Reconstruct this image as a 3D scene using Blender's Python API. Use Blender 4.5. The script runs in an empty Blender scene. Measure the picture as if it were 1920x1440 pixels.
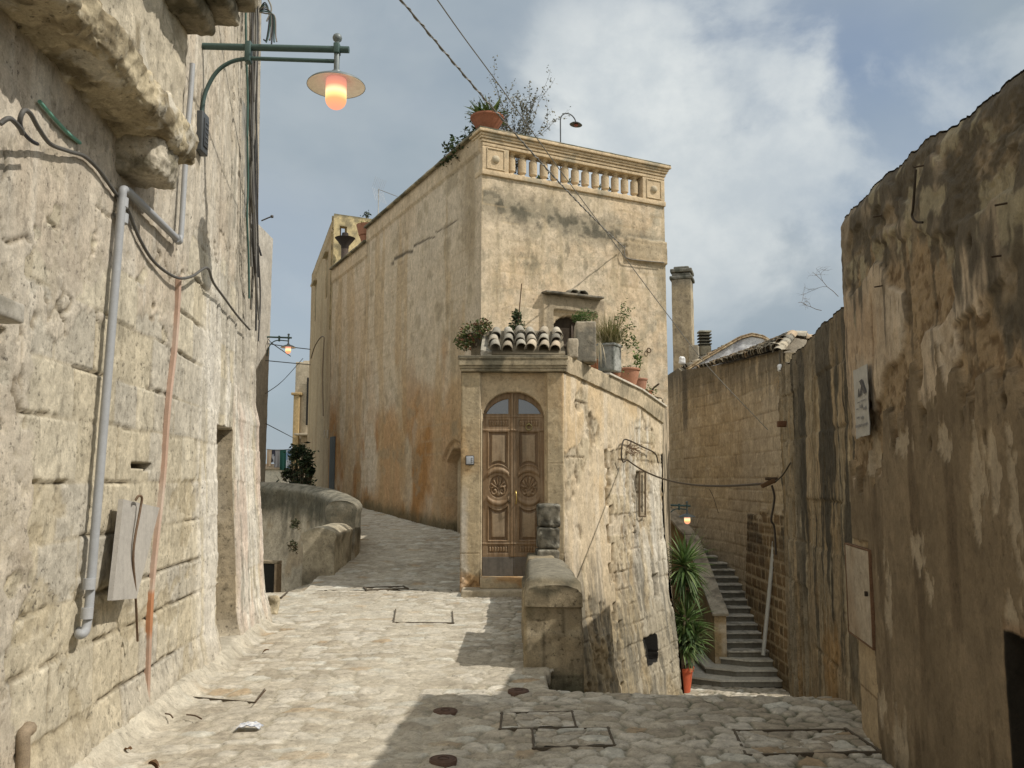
import bpy, math, random
import numpy as np
from mathutils import Vector, Matrix

# ------------------------------------------------------------------ camera, sky, sun, exposure
scene = bpy.context.scene
COL = scene.collection
EYE = np.array([0.0, 0.0, 1.6])
FOC = 1600.0
PITCH = math.atan(180.0 / FOC)
cam_d = bpy.data.cameras.new("camera")
cam_d.sensor_width = 36.0
cam_d.lens = 36.0 * FOC / 1920.0
cam_d.clip_end = 4000.0
cam = bpy.data.objects.new("camera", cam_d)
cam.location = EYE
cam.rotation_euler = (math.pi / 2 + PITCH, 0, 0)
COL.objects.link(cam)
scene.camera = cam

SUN_TO = Vector((0.8, -0.25, 0.92)).normalized()
sun_d = bpy.data.lights.new("sun", 'SUN')
sun_d.energy = 2.95
sun_d.angle = math.radians(0.5)
sun_d.color = (1.0, 0.95, 0.87)
sun = bpy.data.objects.new("sun", sun_d)
sun.rotation_euler = SUN_TO.to_track_quat('Z', 'Y').to_euler()
sun.location = (8, -3, 14)
COL.objects.link(sun)

world = bpy.data.worlds.new("World")
scene.world = world
world.use_nodes = True


def sky_nodes():
    nt = world.node_tree
    nt.nodes.clear()
    N = nt.nodes.new
    L = nt.links.new
    out = N('ShaderNodeOutputWorld')
    bg = N('ShaderNodeBackground')
    bg.inputs['Strength'].default_value = 0.09
    L(bg.outputs[0], out.inputs[0])
    sky = N('ShaderNodeTexSky')
    sky.sky_type = 'NISHITA'
    sky.sun_disc = False
    sky.sun_elevation = math.asin(SUN_TO.z)
    sky.sun_rotation = math.atan2(SUN_TO.x, SUN_TO.y)
    sky.dust_density = 1.5
    tc = N('ShaderNodeTexCoord')

    def noise(scale, detail, rough, mscale=(1, 1, 1), loc=(0, 0, 0), dist=0.0):
        mp = N('ShaderNodeMapping')
        mp.inputs['Scale'].default_value = mscale
        mp.inputs['Location'].default_value = loc
        L(tc.outputs['Generated'], mp.inputs[0])
        n = N('ShaderNodeTexNoise')
        n.inputs['Scale'].default_value = scale
        n.inputs['Detail'].default_value = detail
        n.inputs['Roughness'].default_value = rough
        n.inputs['Distortion'].default_value = dist
        L(mp.outputs[0], n.inputs['Vector'])
        return n.outputs['Fac']

    def math_(op, a, b=None, c=None, clamp=False):
        m = N('ShaderNodeMath')
        m.operation = op
        m.use_clamp = clamp
        for i, x in enumerate((a, b, c)):
            if x is None:
                continue
            if isinstance(x, (int, float)):
                m.inputs[i].default_value = x
            else:
                L(x, m.inputs[i])
        return m.outputs[0]

    def ramp(x, a, b):
        m = N('ShaderNodeMapRange')
        m.interpolation_type = 'SMOOTHSTEP'
        L(x, m.inputs[0])
        m.inputs[1].default_value = a
        m.inputs[2].default_value = b
        return m.outputs[0]

    def blob(d, a, b):          # a soft patch of sky round a direction
        v = Vector(d).normalized()
        vm = N('ShaderNodeVectorMath')
        vm.operation = 'DOT_PRODUCT'
        L(tc.outputs['Generated'], vm.inputs[0])
        vm.inputs[1].default_value = v
        return ramp(vm.outputs['Value'], math.cos(math.radians(a)), math.cos(math.radians(b)))

    def mix(fac, a, b):
        m = N('ShaderNodeMix')
        m.data_type = 'RGBA'
        m.blend_type = 'MIX'
        L(fac, m.inputs['Factor'])
        for sock, x in ((m.inputs['A'], a), (m.inputs['B'], b)):
            if isinstance(x, tuple):
                sock.default_value = (*x, 1)
            else:
                L(x, sock)
        return m.outputs['Result']

    def dirv(px, py):
        x = (px - 960) / FOC
        y = (720 - py) / FOC
        c, s = math.cos(PITCH), math.sin(PITCH)
        return (x, c - y * s, s + y * c)

    veil_n = noise(2.2, 6, 0.55, (1, 1, 1.9), (3.1, 0.4, 0.2), 0.3)
    gaps = math_('ADD', blob(dirv(1420, -60), 13, 2), blob(dirv(1640, 260), 9, 1))
    gaps = math_('ADD', gaps, math_('MULTIPLY', blob(dirv(480, 620), 12, 2), 0.9))
    veil = math_('SUBTRACT', math_('ADD', math_('MULTIPLY', veil_n, 0.9), 0.52), math_('MULTIPLY', gaps, 0.33), clamp=True)
    tone = noise(3.0, 5, 0.5, (1, 1, 1.6), (0.7, 1.9, 0.0))
    veil_c = mix(ramp(tone, 0.35, 0.7), (2.9, 3.5, 4.0), (3.9, 4.4, 4.75))
    base = mix(veil, sky.outputs[0], veil_c)
    puff_n = noise(4.6, 9, 0.56, (1, 1, 1.35), (1.3, 0.2, 0.55), 0.25)
    zone = math_('ADD', blob(dirv(1320, 260), 15, 2), math_('MULTIPLY', blob(dirv(1120, 180), 8, 1), 0.4))
    zone = math_('ADD', zone, math_('MULTIPLY', blob(dirv(1750, 120), 10, 1), 0.45))
    puff = ramp(math_('ADD', puff_n, math_('MULTIPLY', zone, 0.17)), 0.52, 0.68)
    puff = math_('MULTIPLY', puff, math_('ADD', math_('MULTIPLY', zone, 0.68), 0.12), clamp=True)
    white_c = mix(ramp(noise(7.0, 6, 0.6, (1, 1, 1.2)), 0.3, 0.7), (4.9, 5.4, 5.7), (6.9, 7.2, 7.1))
    colr = mix(puff, base, white_c)
    # added glow in the unseen sky, round the sun and behind, filling the shade
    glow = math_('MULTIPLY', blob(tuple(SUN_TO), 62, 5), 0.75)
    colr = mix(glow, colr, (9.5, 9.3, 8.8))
    fill_bank = math_('MULTIPLY', blob((-.45, -.75, .62), 66, 14), 0.85)
    colr = mix(fill_bank, colr, mix(ramp(puff_n, .35, .65), (9.0, 9.3, 9.3), (12.0, 12.0, 11.6)))
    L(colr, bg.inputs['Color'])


sky_nodes()
vs_ = scene.view_settings
vs_.view_transform = 'Standard'
vs_.look = 'None'
vs_.exposure = 0.34
vs_.gamma = 1.0
vs_.use_curve_mapping = False
scene.cycles.max_bounces = 6
scene.cycles.diffuse_bounces = 3


# ------------------------------------------------------------------ measuring helpers
def ray(px, py):
    x = (px - 960) / FOC
    y = (720 - py) / FOC
    c, s = math.cos(PITCH), math.sin(PITCH)
    return np.array([x, c - y * s, s + y * c])


def W(px, py, Y):
    d = ray(px, py)
    return EYE + d * (Y / d[1])


def WZ(px, py, z):
    d = ray(px, py)
    return EYE + d * ((z - 1.6) / d[2])


def hit(px, py, p0, n):
    d = ray(px, py)
    n = np.asarray(n, float)
    t = np.dot(np.asarray(p0, float) - EYE, n) / np.dot(d, n)
    return EYE + d * t


# ------------------------------------------------------------------ noise (numpy)
def sm(a, b, x):
    t = np.clip((np.asarray(x, float) - a) / (b - a), 0, 1)
    return t * t * (3 - 2 * t)


def _hash(ix, iy, iz, seed):
    h = (ix.astype(np.int64) * 374761393 + iy.astype(np.int64) * 668265263 + iz.astype(np.int64) * 2147483647 + seed * 974634777) & 0xffffffff
    h = ((h ^ (h >> 13)) * 1274126177) & 0xffffffff
    h = ((h ^ (h >> 16)) * 2246822519) & 0xffffffff
    h = h ^ (h >> 15)
    return (h & 0xffffff) / float(0x1000000)


def vn3(x, y, z, seed=0):
    x, y, z = np.broadcast_arrays(np.asarray(x, float), np.asarray(y, float), np.asarray(z, float))
    fx, fy, fz = np.floor(x), np.floor(y), np.floor(z)
    tx, ty, tz = x - fx, y - fy, z - fz
    tx, ty, tz = tx * tx * (3 - 2 * tx), ty * ty * (3 - 2 * ty), tz * tz * (3 - 2 * tz)
    r = 0
    for a in (0, 1):
        for b in (0, 1):
            for c in (0, 1):
                w = (tx if a else 1 - tx) * (ty if b else 1 - ty) * (tz if c else 1 - tz)
                r = r + w * _hash(fx + a, fy + b, fz + c, seed)
    return r


def vn2(x, y, seed=0):
    x, y = np.broadcast_arrays(np.asarray(x, float), np.asarray(y, float))
    fx, fy = np.floor(x), np.floor(y)
    tx, ty = x - fx, y - fy
    tx, ty = tx * tx * (3 - 2 * tx), ty * ty * (3 - 2 * ty)
    z = np.zeros_like(fx)
    r = 0
    for a in (0, 1):
        for b in (0, 1):
            r = r + (tx if a else 1 - tx) * (ty if b else 1 - ty) * _hash(fx + a, fy + b, z, seed)
    return r


def fb2(x, y, o=4, seed=0, g=0.5):
    r, a, t = 0, 1.0, 0.0
    for i in range(o):
        r = r + a * vn2(x * 2 ** i + 17.3 * i, y * 2 ** i - 9.1 * i, seed + i)
        t += a
        a *= g
    return r / t


def fb3(P, f=1.0, o=3, seed=0, g=0.5):
    r, a, t = 0, 1.0, 0.0
    for i in range(o):
        k = f * 2 ** i
        r = r + a * vn3(P[..., 0] * k + 5.1 * i, P[..., 1] * k + 3.7 * i, P[..., 2] * k, seed + i)
        t += a
        a *= g
    return r / t


def mixc(C, col, m):
    m = np.clip(m, 0, 1)[..., None]
    return C * (1 - m) + np.asarray(col, float) * m


# ------------------------------------------------------------------ mesh builder
class MB:
    def __init__(self):
        self.v, self.c, self.f, self.n = [], [], [], 0

    def add(self, V, Fs, col):
        V = np.asarray(V, float).reshape(-1, 3)
        C = np.asarray(col, float)
        if C.ndim == 1:
            C = np.tile(C, (len(V), 1))
        self.v.append(V)
        self.c.append(C.reshape(-1, 3))
        if isinstance(Fs, np.ndarray):
            if len(Fs):
                self.f.append(Fs + self.n)
        else:
            by = {}
            for q in Fs:
                by.setdefault(len(q), []).append(q)
            for q in by.values():
                self.f.append(np.array(q) + self.n)
        self.n += len(V)

    def grid(self, P, col, mask=None, flip=False, wrap=False):
        nv, nu = P.shape[:2]
        I = np.arange(nv * nu).reshape(nv, nu)
        if wrap:
            I = np.concatenate([I, I[:, :1]], 1)
        Q = np.stack([I[:-1, :-1], I[:-1, 1:], I[1:, 1:], I[1:, :-1]], -1)
        Q = Q[mask] if mask is not None else Q.reshape(-1, 4)
        if flip:
            Q = Q[:, ::-1]
        C = np.asarray(col, float)
        if C.ndim == 3:
            C = C.reshape(-1, 3)
        V = P.reshape(-1, 3)
        if mask is not None:
            used, inv = np.unique(Q, return_inverse=True)
            V = V[used]
            if C.ndim == 2:
                C = C[used]
            Q = inv.reshape(-1, 4)
        self.add(V, Q, C)

    def box(self, lo, hi, col):
        x0, y0, z0 = lo
        x1, y1, z1 = hi
        V = [(x0, y0, z0), (x1, y0, z0), (x1, y1, z0), (x0, y1, z0), (x0, y0, z1), (x1, y0, z1), (x1, y1, z1), (x0, y1, z1)]
        self.add(V, [(0, 3, 2, 1), (4, 5, 6, 7), (0, 1, 5, 4), (1, 2, 6, 5), (2, 3, 7, 6), (3, 0, 4, 7)], col)

    def rbox(self, cen, size, col, r=0.012, res=0.06, amp=0.0, freq=6.0, seed=0, rot=0.0, cf=None, M=None, maxn=90, amp2=0.0):
        h = np.asarray(size, float) / 2
        r = min(r, h.min() * 0.98)
        cen = np.asarray(cen, float)
        if M is None:
            c, s = math.cos(rot), math.sin(rot)
            M = np.array([[c, -s, 0], [s, c, 0], [0, 0, 1]])
        for ax in range(3):
            a, b = (ax + 1) % 3, (ax + 2) % 3

            def lin(k):
                n = int(min(maxn, max(1, math.ceil(2 * h[k] / res))))
                t = np.linspace(-h[k], h[k], n + 1)
                e = [-h[k], -h[k] + r * 0.3, -h[k] + r, h[k] - r, h[k] - r * 0.3, h[k]]
                return np.unique(np.round(np.concatenate([t, e]), 6))
            A, B = np.meshgrid(lin(a), lin(b))
            for sg in (-1, 1):
                P = np.zeros(A.shape + (3,))
                P[..., a], P[..., b], P[..., ax] = A, B, sg * h[ax]
                inn = np.clip(P, -(h - r), h - r)
                d = P - inn
                nn = d / np.maximum(np.linalg.norm(d, axis=-1, keepdims=True), 1e-9)
                P = inn + nn * r
                Wp = P @ M.T + cen
                if amp:
                    Wp = Wp + (nn @ M.T) * ((fb3(Wp, freq, 4, seed) - 0.5) * 2 * amp + (fb3(Wp, freq * 4.5, 3, seed + 50, .7) - 0.5) * 2 * amp2)[..., None]
                cc = cf(Wp) if cf else col
                self.grid(Wp, cc, flip=(sg < 0))

    def tube(self, pts, rad, col, seg=8, caps=True):
        pts = np.asarray(pts, float)
        n = len(pts)
        rad = np.broadcast_to(np.asarray(rad, float), (n,))
        T = np.gradient(pts, axis=0)
        T /= np.maximum(np.linalg.norm(T, axis=1, keepdims=True), 1e-9)
        up = np.array([0, 0, 1.0]) if abs(T[0, 2]) < 0.9 else np.array([1.0, 0, 0])
        a = np.cross(T[0], up)
        a /= np.linalg.norm(a)
        th = np.linspace(0, 2 * math.pi, seg, endpoint=False)
        P = np.zeros((n, seg, 3))
        for i in range(n):
            a = a - T[i] * np.dot(a, T[i])
            a /= max(np.linalg.norm(a), 1e-9)
            b = np.cross(T[i], a)
            P[i] = pts[i] + rad[i] * (np.cos(th)[:, None] * a + np.sin(th)[:, None] * b)
        self.grid(P, col, wrap=True)
        if caps:
            self.add(P[0], [tuple(range(seg))[::-1]], col)
            self.add(P[-1], [tuple(range(seg))], col)

    def lathe(self, prof, cen, col, seg=24, M=None, sx=1.0, wob=0.0):
        prof = np.asarray(prof, float)
        th = np.linspace(0, 2 * math.pi, seg, endpoint=False)
        P = np.zeros((len(prof), seg, 3))
        P[..., 0] = prof[:, 0:1] * np.cos(th) * sx
        P[..., 1] = prof[:, 0:1] * np.sin(th)
        P[..., 2] = prof[:, 1:2]
        if M is not None:
            P = P @ np.asarray(M, float).T
        P = P + np.asarray(cen, float)
        self.grid(P, col, wrap=True)

    def prism(self, poly, o, ex, ey, dep, col):
        """polygon in the plane o + a ex + b ey, pushed out by the vector dep"""
        o, ex, ey, dep = (np.asarray(q, float) for q in (o, ex, ey, dep))
        A = np.array([o + ex * a + ey * b for a, b in poly])
        n = len(A)
        V = np.concatenate([A, A + dep])
        fs = [tuple(range(n))[::-1], tuple(range(n, 2 * n))]
        for i in range(n):
            j = (i + 1) % n
            fs.append((i, j, n + j, n + i))
        self.add(V, fs, col)

    def blade(self, base, d, ln, wd, droop, col, n=5, fold=0.25, tip=0.06):
        base = np.asarray(base, float)
        d = np.asarray(d, float)
        d = d / np.linalg.norm(d)
        side = np.cross(d, (0, 0, 1.0))
        if np.linalg.norm(side) < 1e-3:
            side = np.array([1.0, 0, 0])
        side /= np.linalg.norm(side)
        V = []
        p = base.copy()
        for i in range(n + 1):
            t = i / n
            w = wd * (0.55 + 0.9 * t if t < 0.4 else (1 - t) / 0.6 * (1 - tip) + tip)
            up = np.cross(side, d)
            V += [p - side * w * 0.5 + up * w * fold, p, p + side * w * 0.5 + up * w * fold]
            d = d + np.array([0, 0, -droop / n])
            d /= np.linalg.norm(d)
            p = p + d * ln / n
        fs = []
        for i in range(n):
            k = 3 * i
            fs += [(k, k + 1, k + 4, k + 3), (k + 1, k + 2, k + 5, k + 4)]
        self.add(V, fs, col)

    def leaves(self, C, size, cols, rng, flat=0.5, asp=0.5):
        """one folded leaf at each centre"""
        C = np.asarray(C, float)
        n = len(C)
        d = rng.normal(size=(n, 3))
        d[:, 2] *= flat
        d /= np.linalg.norm(d, axis=1, keepdims=True)
        u = rng.normal(size=(n, 3))
        s = np.cross(d, u)
        s /= np.maximum(np.linalg.norm(s, axis=1, keepdims=True), 1e-6)
        up = np.cross(s, d)
        L = (size * rng.uniform(0.6, 1.3, n))[:, None]
        V = np.stack([C - d * L * .5, C + s * L * asp * .5 + up * L * .1, C + d * L * .5, C - s * L * asp * .5 + up * L * .1], 1)
        k = rng.integers(0, len(cols), n)
        cc = np.asarray(cols, float)[k] * rng.uniform(0.75, 1.25, (n, 1))
        Q = np.arange(4 * n).reshape(n, 4)
        T = np.concatenate([Q[:, [0, 1, 2]], Q[:, [0, 2, 3]]])
        self.add(V.reshape(-1, 3), T, np.repeat(cc, 4, 0))

    def build(self, name, mat, parent=None, loc=None, smooth=True, sharp=None):
        V = np.concatenate(self.v)
        C = np.concatenate(self.c)
        o3 = np.zeros(3)
        if parent is not None:
            q = parent
            while q is not None:
                o3 = o3 + np.array(q.location)
                q = q.parent
        elif loc is not None:
            o3 = np.asarray(loc, float)
        me = bpy.data.meshes.new(name)
        me.vertices.add(len(V))
        me.vertices.foreach_set('co', (V - o3).astype(np.float32).ravel())
        lt = np.concatenate([np.full(len(q), q.shape[1]) for q in self.f])
        li = np.concatenate([q.ravel() for q in self.f])
        me.loops.add(len(li))
        me.loops.foreach_set('vertex_index', li.astype(np.int32))
        me.polygons.add(len(lt))
        ls = np.concatenate([[0], np.cumsum(lt)[:-1]])
        me.polygons.foreach_set('loop_start', ls.astype(np.int32))
        me.polygons.foreach_set('use_smooth', np.full(len(lt), bool(smooth)))
        me.update(calc_edges=True)
        at = me.attributes.new('Col', 'FLOAT_COLOR', 'POINT')
        at.data.foreach_set('color', np.concatenate([C, np.ones((len(C), 1))], 1).astype(np.float32).ravel())
        if sharp:
            me.set_sharp_from_angle(angle=math.radians(sharp))
        me.materials.append(mat)
        ob = bpy.data.objects.new(name, me)
        COL.objects.link(ob)
        if parent is not None:
            ob.parent = parent
        elif loc is not None:
            ob.location = loc
        return ob


def tag(o, label, cat, group=None, kind=None):
    if label:
        o['label'] = label
    if cat:
        o['category'] = cat
    if group:
        o['group'] = group
    if kind:
        o['kind'] = kind
    return o


def thing(name, label, cat, loc=(0, 0, 0), group=None):
    o = bpy.data.objects.new(name, None)
    o.empty_display_size = 0.2
    COL.objects.link(o)
    o.location = loc
    return tag(o, label, cat, group)


def one(name, mb, mat, label, cat, loc, group=None, **k):
    return tag(mb.build(name, mat, None, loc, **k), label, cat, group)


def spline(pts, n=8):
    """Catmull-Rom through the points"""
    p = np.asarray(pts, float)
    p = np.concatenate([2 * p[:1] - p[1:2], p, 2 * p[-1:] - p[-2:-1]])
    o = []
    for i in range(1, len(p) - 2):
        for t in np.linspace(0, 1, n, endpoint=False):
            a, b, c, d = p[i - 1], p[i], p[i + 1], p[i + 2]
            o.append(0.5 * (2 * b + (c - a) * t + (2 * a - 5 * b + 4 * c - d) * t * t + (3 * b - a - 3 * c + d) * t ** 3))
    o.append(p[-2])
    return np.array(o)


# ------------------------------------------------------------------ materials (all procedural)
def weathered(name, var=0.5, bump=0.35, bdist=0.02, rough=0.9, streak=0.0, pits=0.0, sc=1.0, metal=0.0, spec=0.2, hue=0.1, trans=0.0, flake=0.0):
    m = bpy.data.materials.new(name)
    m.use_nodes = True
    nt = m.node_tree
    nt.nodes.clear()
    N, L = nt.nodes.new, nt.links.new
    out = N('ShaderNodeOutputMaterial')
    bs = N('ShaderNodeBsdfPrincipled')
    L(bs.outputs[0], out.inputs[0])
    at = N('ShaderNodeAttribute')
    at.attribute_name = 'Col'
    tc = N('ShaderNodeTexCoord')

    def noise(s, det, ro=0.6, msc=None):
        n = N('ShaderNodeTexNoise')
        n.inputs['Scale'].default_value = s * sc
        n.inputs['Detail'].default_value = det
        n.inputs['Roughness'].default_value = ro
        if msc:
            mp = N('ShaderNodeMapping')
            mp.inputs['Scale'].default_value = msc
            L(tc.outputs['Object'], mp.inputs[0])
            L(mp.outputs[0], n.inputs['Vector'])
        else:
            L(tc.outputs['Object'], n.inputs['Vector'])
        return n.outputs['Fac']

    def mth(op, a, b, clamp=False):
        q = N('ShaderNodeMath')
        q.operation = op
        q.use_clamp = clamp
        for i, x in enumerate((a, b)):
            if isinstance(x, (int, float)):
                q.inputs[i].default_value = x
            else:
                L(x, q.inputs[i])
        return q.outputs[0]

    def mr(x, a, b, c=0.0, d=1.0):
        q = N('ShaderNodeMapRange')
        L(x, q.inputs[0])
        for i, z in enumerate((a, b, c, d)):
            q.inputs[i + 1].default_value = z
        return q.outputs[0]
    A, B, Cn = noise(2.3, 5), noise(15, 9, 0.74), noise(85, 6, 0.75)
    f = mth('ADD', mth('MULTIPLY', mth('SUBTRACT', A, 0.5), var * 0.9), mth('MULTIPLY', mth('SUBTRACT', B, 0.5), var * 2.0))
    f = mth('ADD', mth('ADD', f, mth('MULTIPLY', mth('SUBTRACT', Cn, 0.5), var * 2.0)), 1.0)
    if streak:
        S = mr(noise(5.5, 5, 0.6, (1, 1, 0.07)), 0.52, 0.72, 0, 1)
        f = mth('MULTIPLY', f, mth('SUBTRACT', 1.0, mth('MULTIPLY', S, streak)))
    pm = None
    if pits:
        pm = mth('MULTIPLY', mr(noise(30, 5, 0.65), 0.39, 0.35, 0, 1), mr(noise(3.4, 4), 0.42, 0.56, 0, 1))
        f = mth('MULTIPLY', f, mth('SUBTRACT', 1.0, mth('MULTIPLY', pm, pits)))
    if flake:
        fl = mr(noise(5.5, 9, 0.68), 0.515, 0.535, 0, 1)
        f2 = mr(noise(9.5, 8, 0.66, (1, 1.3, 0.7)), 0.56, 0.575, 0, 1)
        f = mth('MULTIPLY', f, mth('ADD', 1.0 - flake * .5, mth('MULTIPLY', fl, flake)))
        f = mth('MULTIPLY', f, mth('SUBTRACT', 1.0, mth('MULTIPLY', f2, flake * 1.3)))
    vm = N('ShaderNodeVectorMath')
    vm.operation = 'SCALE'
    L(at.outputs['Color'], vm.inputs[0])
    L(f, vm.inputs['Scale'])
    hm = N('ShaderNodeMix')
    hm.data_type = 'RGBA'
    hm.blend_type = 'MULTIPLY'
    L(mth('MULTIPLY', mr(noise(1.3, 4), 0.35, 0.7, 0, 1), hue), hm.inputs['Factor'])
    L(vm.outputs[0], hm.inputs['A'])
    hm.inputs['B'].default_value = (1.0, 0.88, 0.70, 1)
    L(hm.outputs['Result'], bs.inputs['Base Color'])
    bs.inputs['Roughness'].default_value = rough
    bs.inputs['Metallic'].default_value = metal
    bs.inputs['Specular IOR Level'].default_value = spec
    if bump:
        h = mth('ADD', mth('MULTIPLY', B, 0.7), mth('MULTIPLY', Cn, 0.3))
        if pm is not None:
            h = mth('SUBTRACT', h, mth('MULTIPLY', pm, 0.6))
        bp = N('ShaderNodeBump')
        bp.inputs['Strength'].default_value = bump
        bp.inputs['Distance'].default_value = bdist
        L(h, bp.inputs['Height'])
        L(bp.outputs[0], bs.inputs['Normal'])
    if trans:
        tr = N('ShaderNodeBsdfTranslucent')
        L(hm.outputs['Result'], tr.inputs[0])
        mx = N('ShaderNodeMixShader')
        mx.inputs[0].default_value = trans
        L(bs.outputs[0], mx.inputs[1])
        L(tr.outputs[0], mx.inputs[2])
        L(mx.outputs[0], out.inputs[0])
    return m


M_STONE = weathered('weathered_limestone', 0.5, 0.6, 0.016, 0.92, 0.12, 0.5, flake=.16)
M_PLAST = weathered('old_plaster', 0.42, 0.55, 0.014, 0.92, 0.16, 0.3, flake=.13)
M_RENDER = weathered('stained_render', 0.42, 0.5, 0.012, 0.93, 0.12, 0.2, flake=.12)
M_COBBLE = weathered('cobble_paving', 0.5, 0.45, 0.008, 0.85, 0, 0.3, 1.0, hue=0.06, flake=.12)
M_TRIM = weathered('dressed_stone', 0.42, 0.4, 0.01, 0.9, 0.08, 0.3, flake=.12)
M_TILE = weathered('clay_tile', 0.6, 0.4, 0.008, 0.9, 0, 0.3, 1.4)
M_WOOD = weathered('old_wood', 0.5, 0.25, 0.004, 0.6, 0.32, 0, 1.5, hue=0.1, spec=0.35)
M_GREYWOOD = weathered('grey_board', 0.35, 0.3, 0.004, 0.85, 0.2, 0, 1.5, hue=0.05)
M_METAL = weathered('painted_metal', 0.25, 0.08, 0.003, 0.5, 0, 0, 2.0, 0.2, 0.5, hue=0.0)
M_RUST = weathered('rusty_iron', 0.6, 0.3, 0.004, 0.85, 0, 0, 2.0, 0.3, hue=0.2)
M_BRASS = weathered('brass', 0.2, 0.05, 0.002, 0.35, 0, 0, 2.0, 0.9, 0.5, hue=0.0)
M_PVC = weathered('plastic_pipe', 0.22, 0.06, 0.003, 0.55, 0, 0, 1.5, 0.0, 0.4, hue=0.1)
M_CABLE = weathered('cable_sheath', 0.3, 0, 0, 0.6, 0, 0, 2.0, 0.0, 0.3, hue=0.0)
M_TERRA = weathered('terracotta', 0.4, 0.2, 0.005, 0.85, 0, 0, 1.6, hue=0.1)
M_LEAF = weathered('leaf', 0.35, 0, 0, 0.6, 0, 0, 2.0, 0.0, 0.35, hue=0.15, trans=0.3)
M_CLOTH = weathered('cloth', 0.25, 0, 0, 0.9, 0, 0, 2.0, hue=0.0)
M_PAPER = weathered('paper', 0.3, 0.15, 0.003, 0.8, 0.15, 0, 2.0, hue=0.05)


def glass_mat():
    m = bpy.data.materials.new('window_glass')
    m.use_nodes = True
    nt = m.node_tree
    bs = nt.nodes['Principled BSDF']
    n = nt.nodes.new('ShaderNodeTexNoise')
    n.inputs['Scale'].default_value = 9
    mr = nt.nodes.new('ShaderNodeMapRange')
    nt.links.new(n.outputs['Fac'], mr.inputs[0])
    mr.inputs[3].default_value = 0.03
    mr.inputs[4].default_value = 0.16
    nt.links.new(mr.outputs[0], bs.inputs['Roughness'])
    bs.inputs['Base Color'].default_value = (0.035, 0.035, 0.03, 1)
    bs.inputs['Specular IOR Level'].default_value = 1.0
    bs.inputs['IOR'].default_value = 1.7
    return m


M_GLASS = glass_mat()


def globe_mat():
    m = bpy.data.materials.new('lit_lamp_glass')
    m.use_nodes = True
    nt = m.node_tree
    nt.nodes.clear()
    N, L = nt.nodes.new, nt.links.new
    out = N('ShaderNodeOutputMaterial')
    em = N('ShaderNodeEmission')
    tc = N('ShaderNodeTexCoord')
    sp = N('ShaderNodeSeparateXYZ')
    L(tc.outputs['Generated'], sp.inputs[0])
    cr = N('ShaderNodeValToRGB')
    e = cr.color_ramp.elements
    e[0].position, e[0].color = 0.0, (0.80, 0.30, 0.19, 1)
    e[1].position, e[1].color = 1.0, (0.52, 0.20, 0.15, 1)
    for p, c in ((0.26, (0.95, 0.38, 0.16, 1)), (0.42, (1.0, 0.74, 0.28, 1)), (0.55, (1.0, 0.86, 0.45, 1)), (0.75, (0.72, 0.28, 0.18, 1))):
        k = e.new(p)
        k.color = c
    L(sp.outputs['Z'], cr.inputs[0])
    L(cr.outputs[0], em.inputs[0])
    em.inputs[1].default_value = 1.15
    L(em.outputs[0], out.inputs[0])
    return m


M_GLOBE = globe_mat()

# albedos
CREAM = (.56, .49, .35)
BEIGE = (.46, .40, .30)
OCHRE = (.46, .36, .21)
PLAST = (.52, .465, .375)
WHITE = (.66, .62, .54)
GREYST = (.25, .225, .175)
MOULD = (.075, .068, .052)


def stone_cf(base, dark=GREYST, lo=.52, hi=.7, f=2.5, seed=3, top=None, topz=0.0, toph=.15, pale=None):
    def cf(P):
        C = np.zeros(P.shape) + np.asarray(base)
        n = fb3(P, f, 5, seed, .6)
        C = mixc(C, dark, sm(lo, hi, n) * .85)
        if pale is not None:
            C = mixc(C, pale, sm(.56, .7, fb3(P, f * 1.7, 4, seed + 9, .6)) * .7)
        if top is not None:
            C = mixc(C, top, sm(topz - toph, topz, P[..., 2] + (n - .5) * toph * 2) * .85)
        return C
    return cf


def hf(mb, o, ex, nrm, us, vs, Dm, C, mask=None, zoff=None, flip=False):
    """a wall face: height field along nrm over the plane o + u ex + v z"""
    U, V = np.meshgrid(us, vs)
    P = np.zeros(U.shape + (3,))
    P[..., 0] = o[0] + ex[0] * U + nrm[0] * Dm
    P[..., 1] = o[1] + ex[1] * U + nrm[1] * Dm
    P[..., 2] = V if zoff is None else V + zoff
    mb.grid(P, C, mask, flip)


def ashlar(U, V, courses, wmin, wmax, seed, wob=.012):
    """block id noise (0..1), distance to the nearest joint"""
    rng = np.random.default_rng(seed)
    Vw = V + (fb2(U * 2.2, V * 2.2, 3, seed) - .5) * wob * 2
    Uw = U + (fb2(U * 2.5 + 40, V * 2.5, 3, seed + 5) - .5) * wob * 2
    edges = np.asarray(courses, float)
    k = np.clip(np.searchsorted(edges, Vw) - 1, 0, len(edges) - 2)
    dist = np.minimum(Vw - edges[k], edges[k + 1] - Vw)
    bid = np.zeros(U.shape)
    u0, u1 = U.min() - 1, U.max() + 1
    for i in range(len(edges) - 1):
        m = k == i
        js = [u0 - rng.uniform(0, wmax)]
        while js[-1] < u1:
            js.append(js[-1] + rng.uniform(wmin, wmax))
        js = np.array(js)
        if not m.any():
            continue
        q = np.clip(np.searchsorted(js, Uw[m]) - 1, 0, len(js) - 2)
        dv = np.minimum(Uw[m] - js[q], js[q + 1] - Uw[m])
        dist[m] = np.minimum(dist[m], dv)
        r = rng.random(len(js))
        bid[m] = r[q]
    return bid, dist


def courses_of(z0, z1, hmin, hmax, seed):
    rng = np.random.default_rng(seed)
    e = [z0]
    while e[-1] < z1:
        e.append(e[-1] + rng.uniform(hmin, hmax))
    return e


def blend3(bid, a, b, c):
    C = np.zeros(bid.shape + (3,))
    C += np.asarray(a)
    C = mixc(C, b, sm(.30, .40, bid))
    return mixc(C, c, sm(.68, .76, bid))


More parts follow.
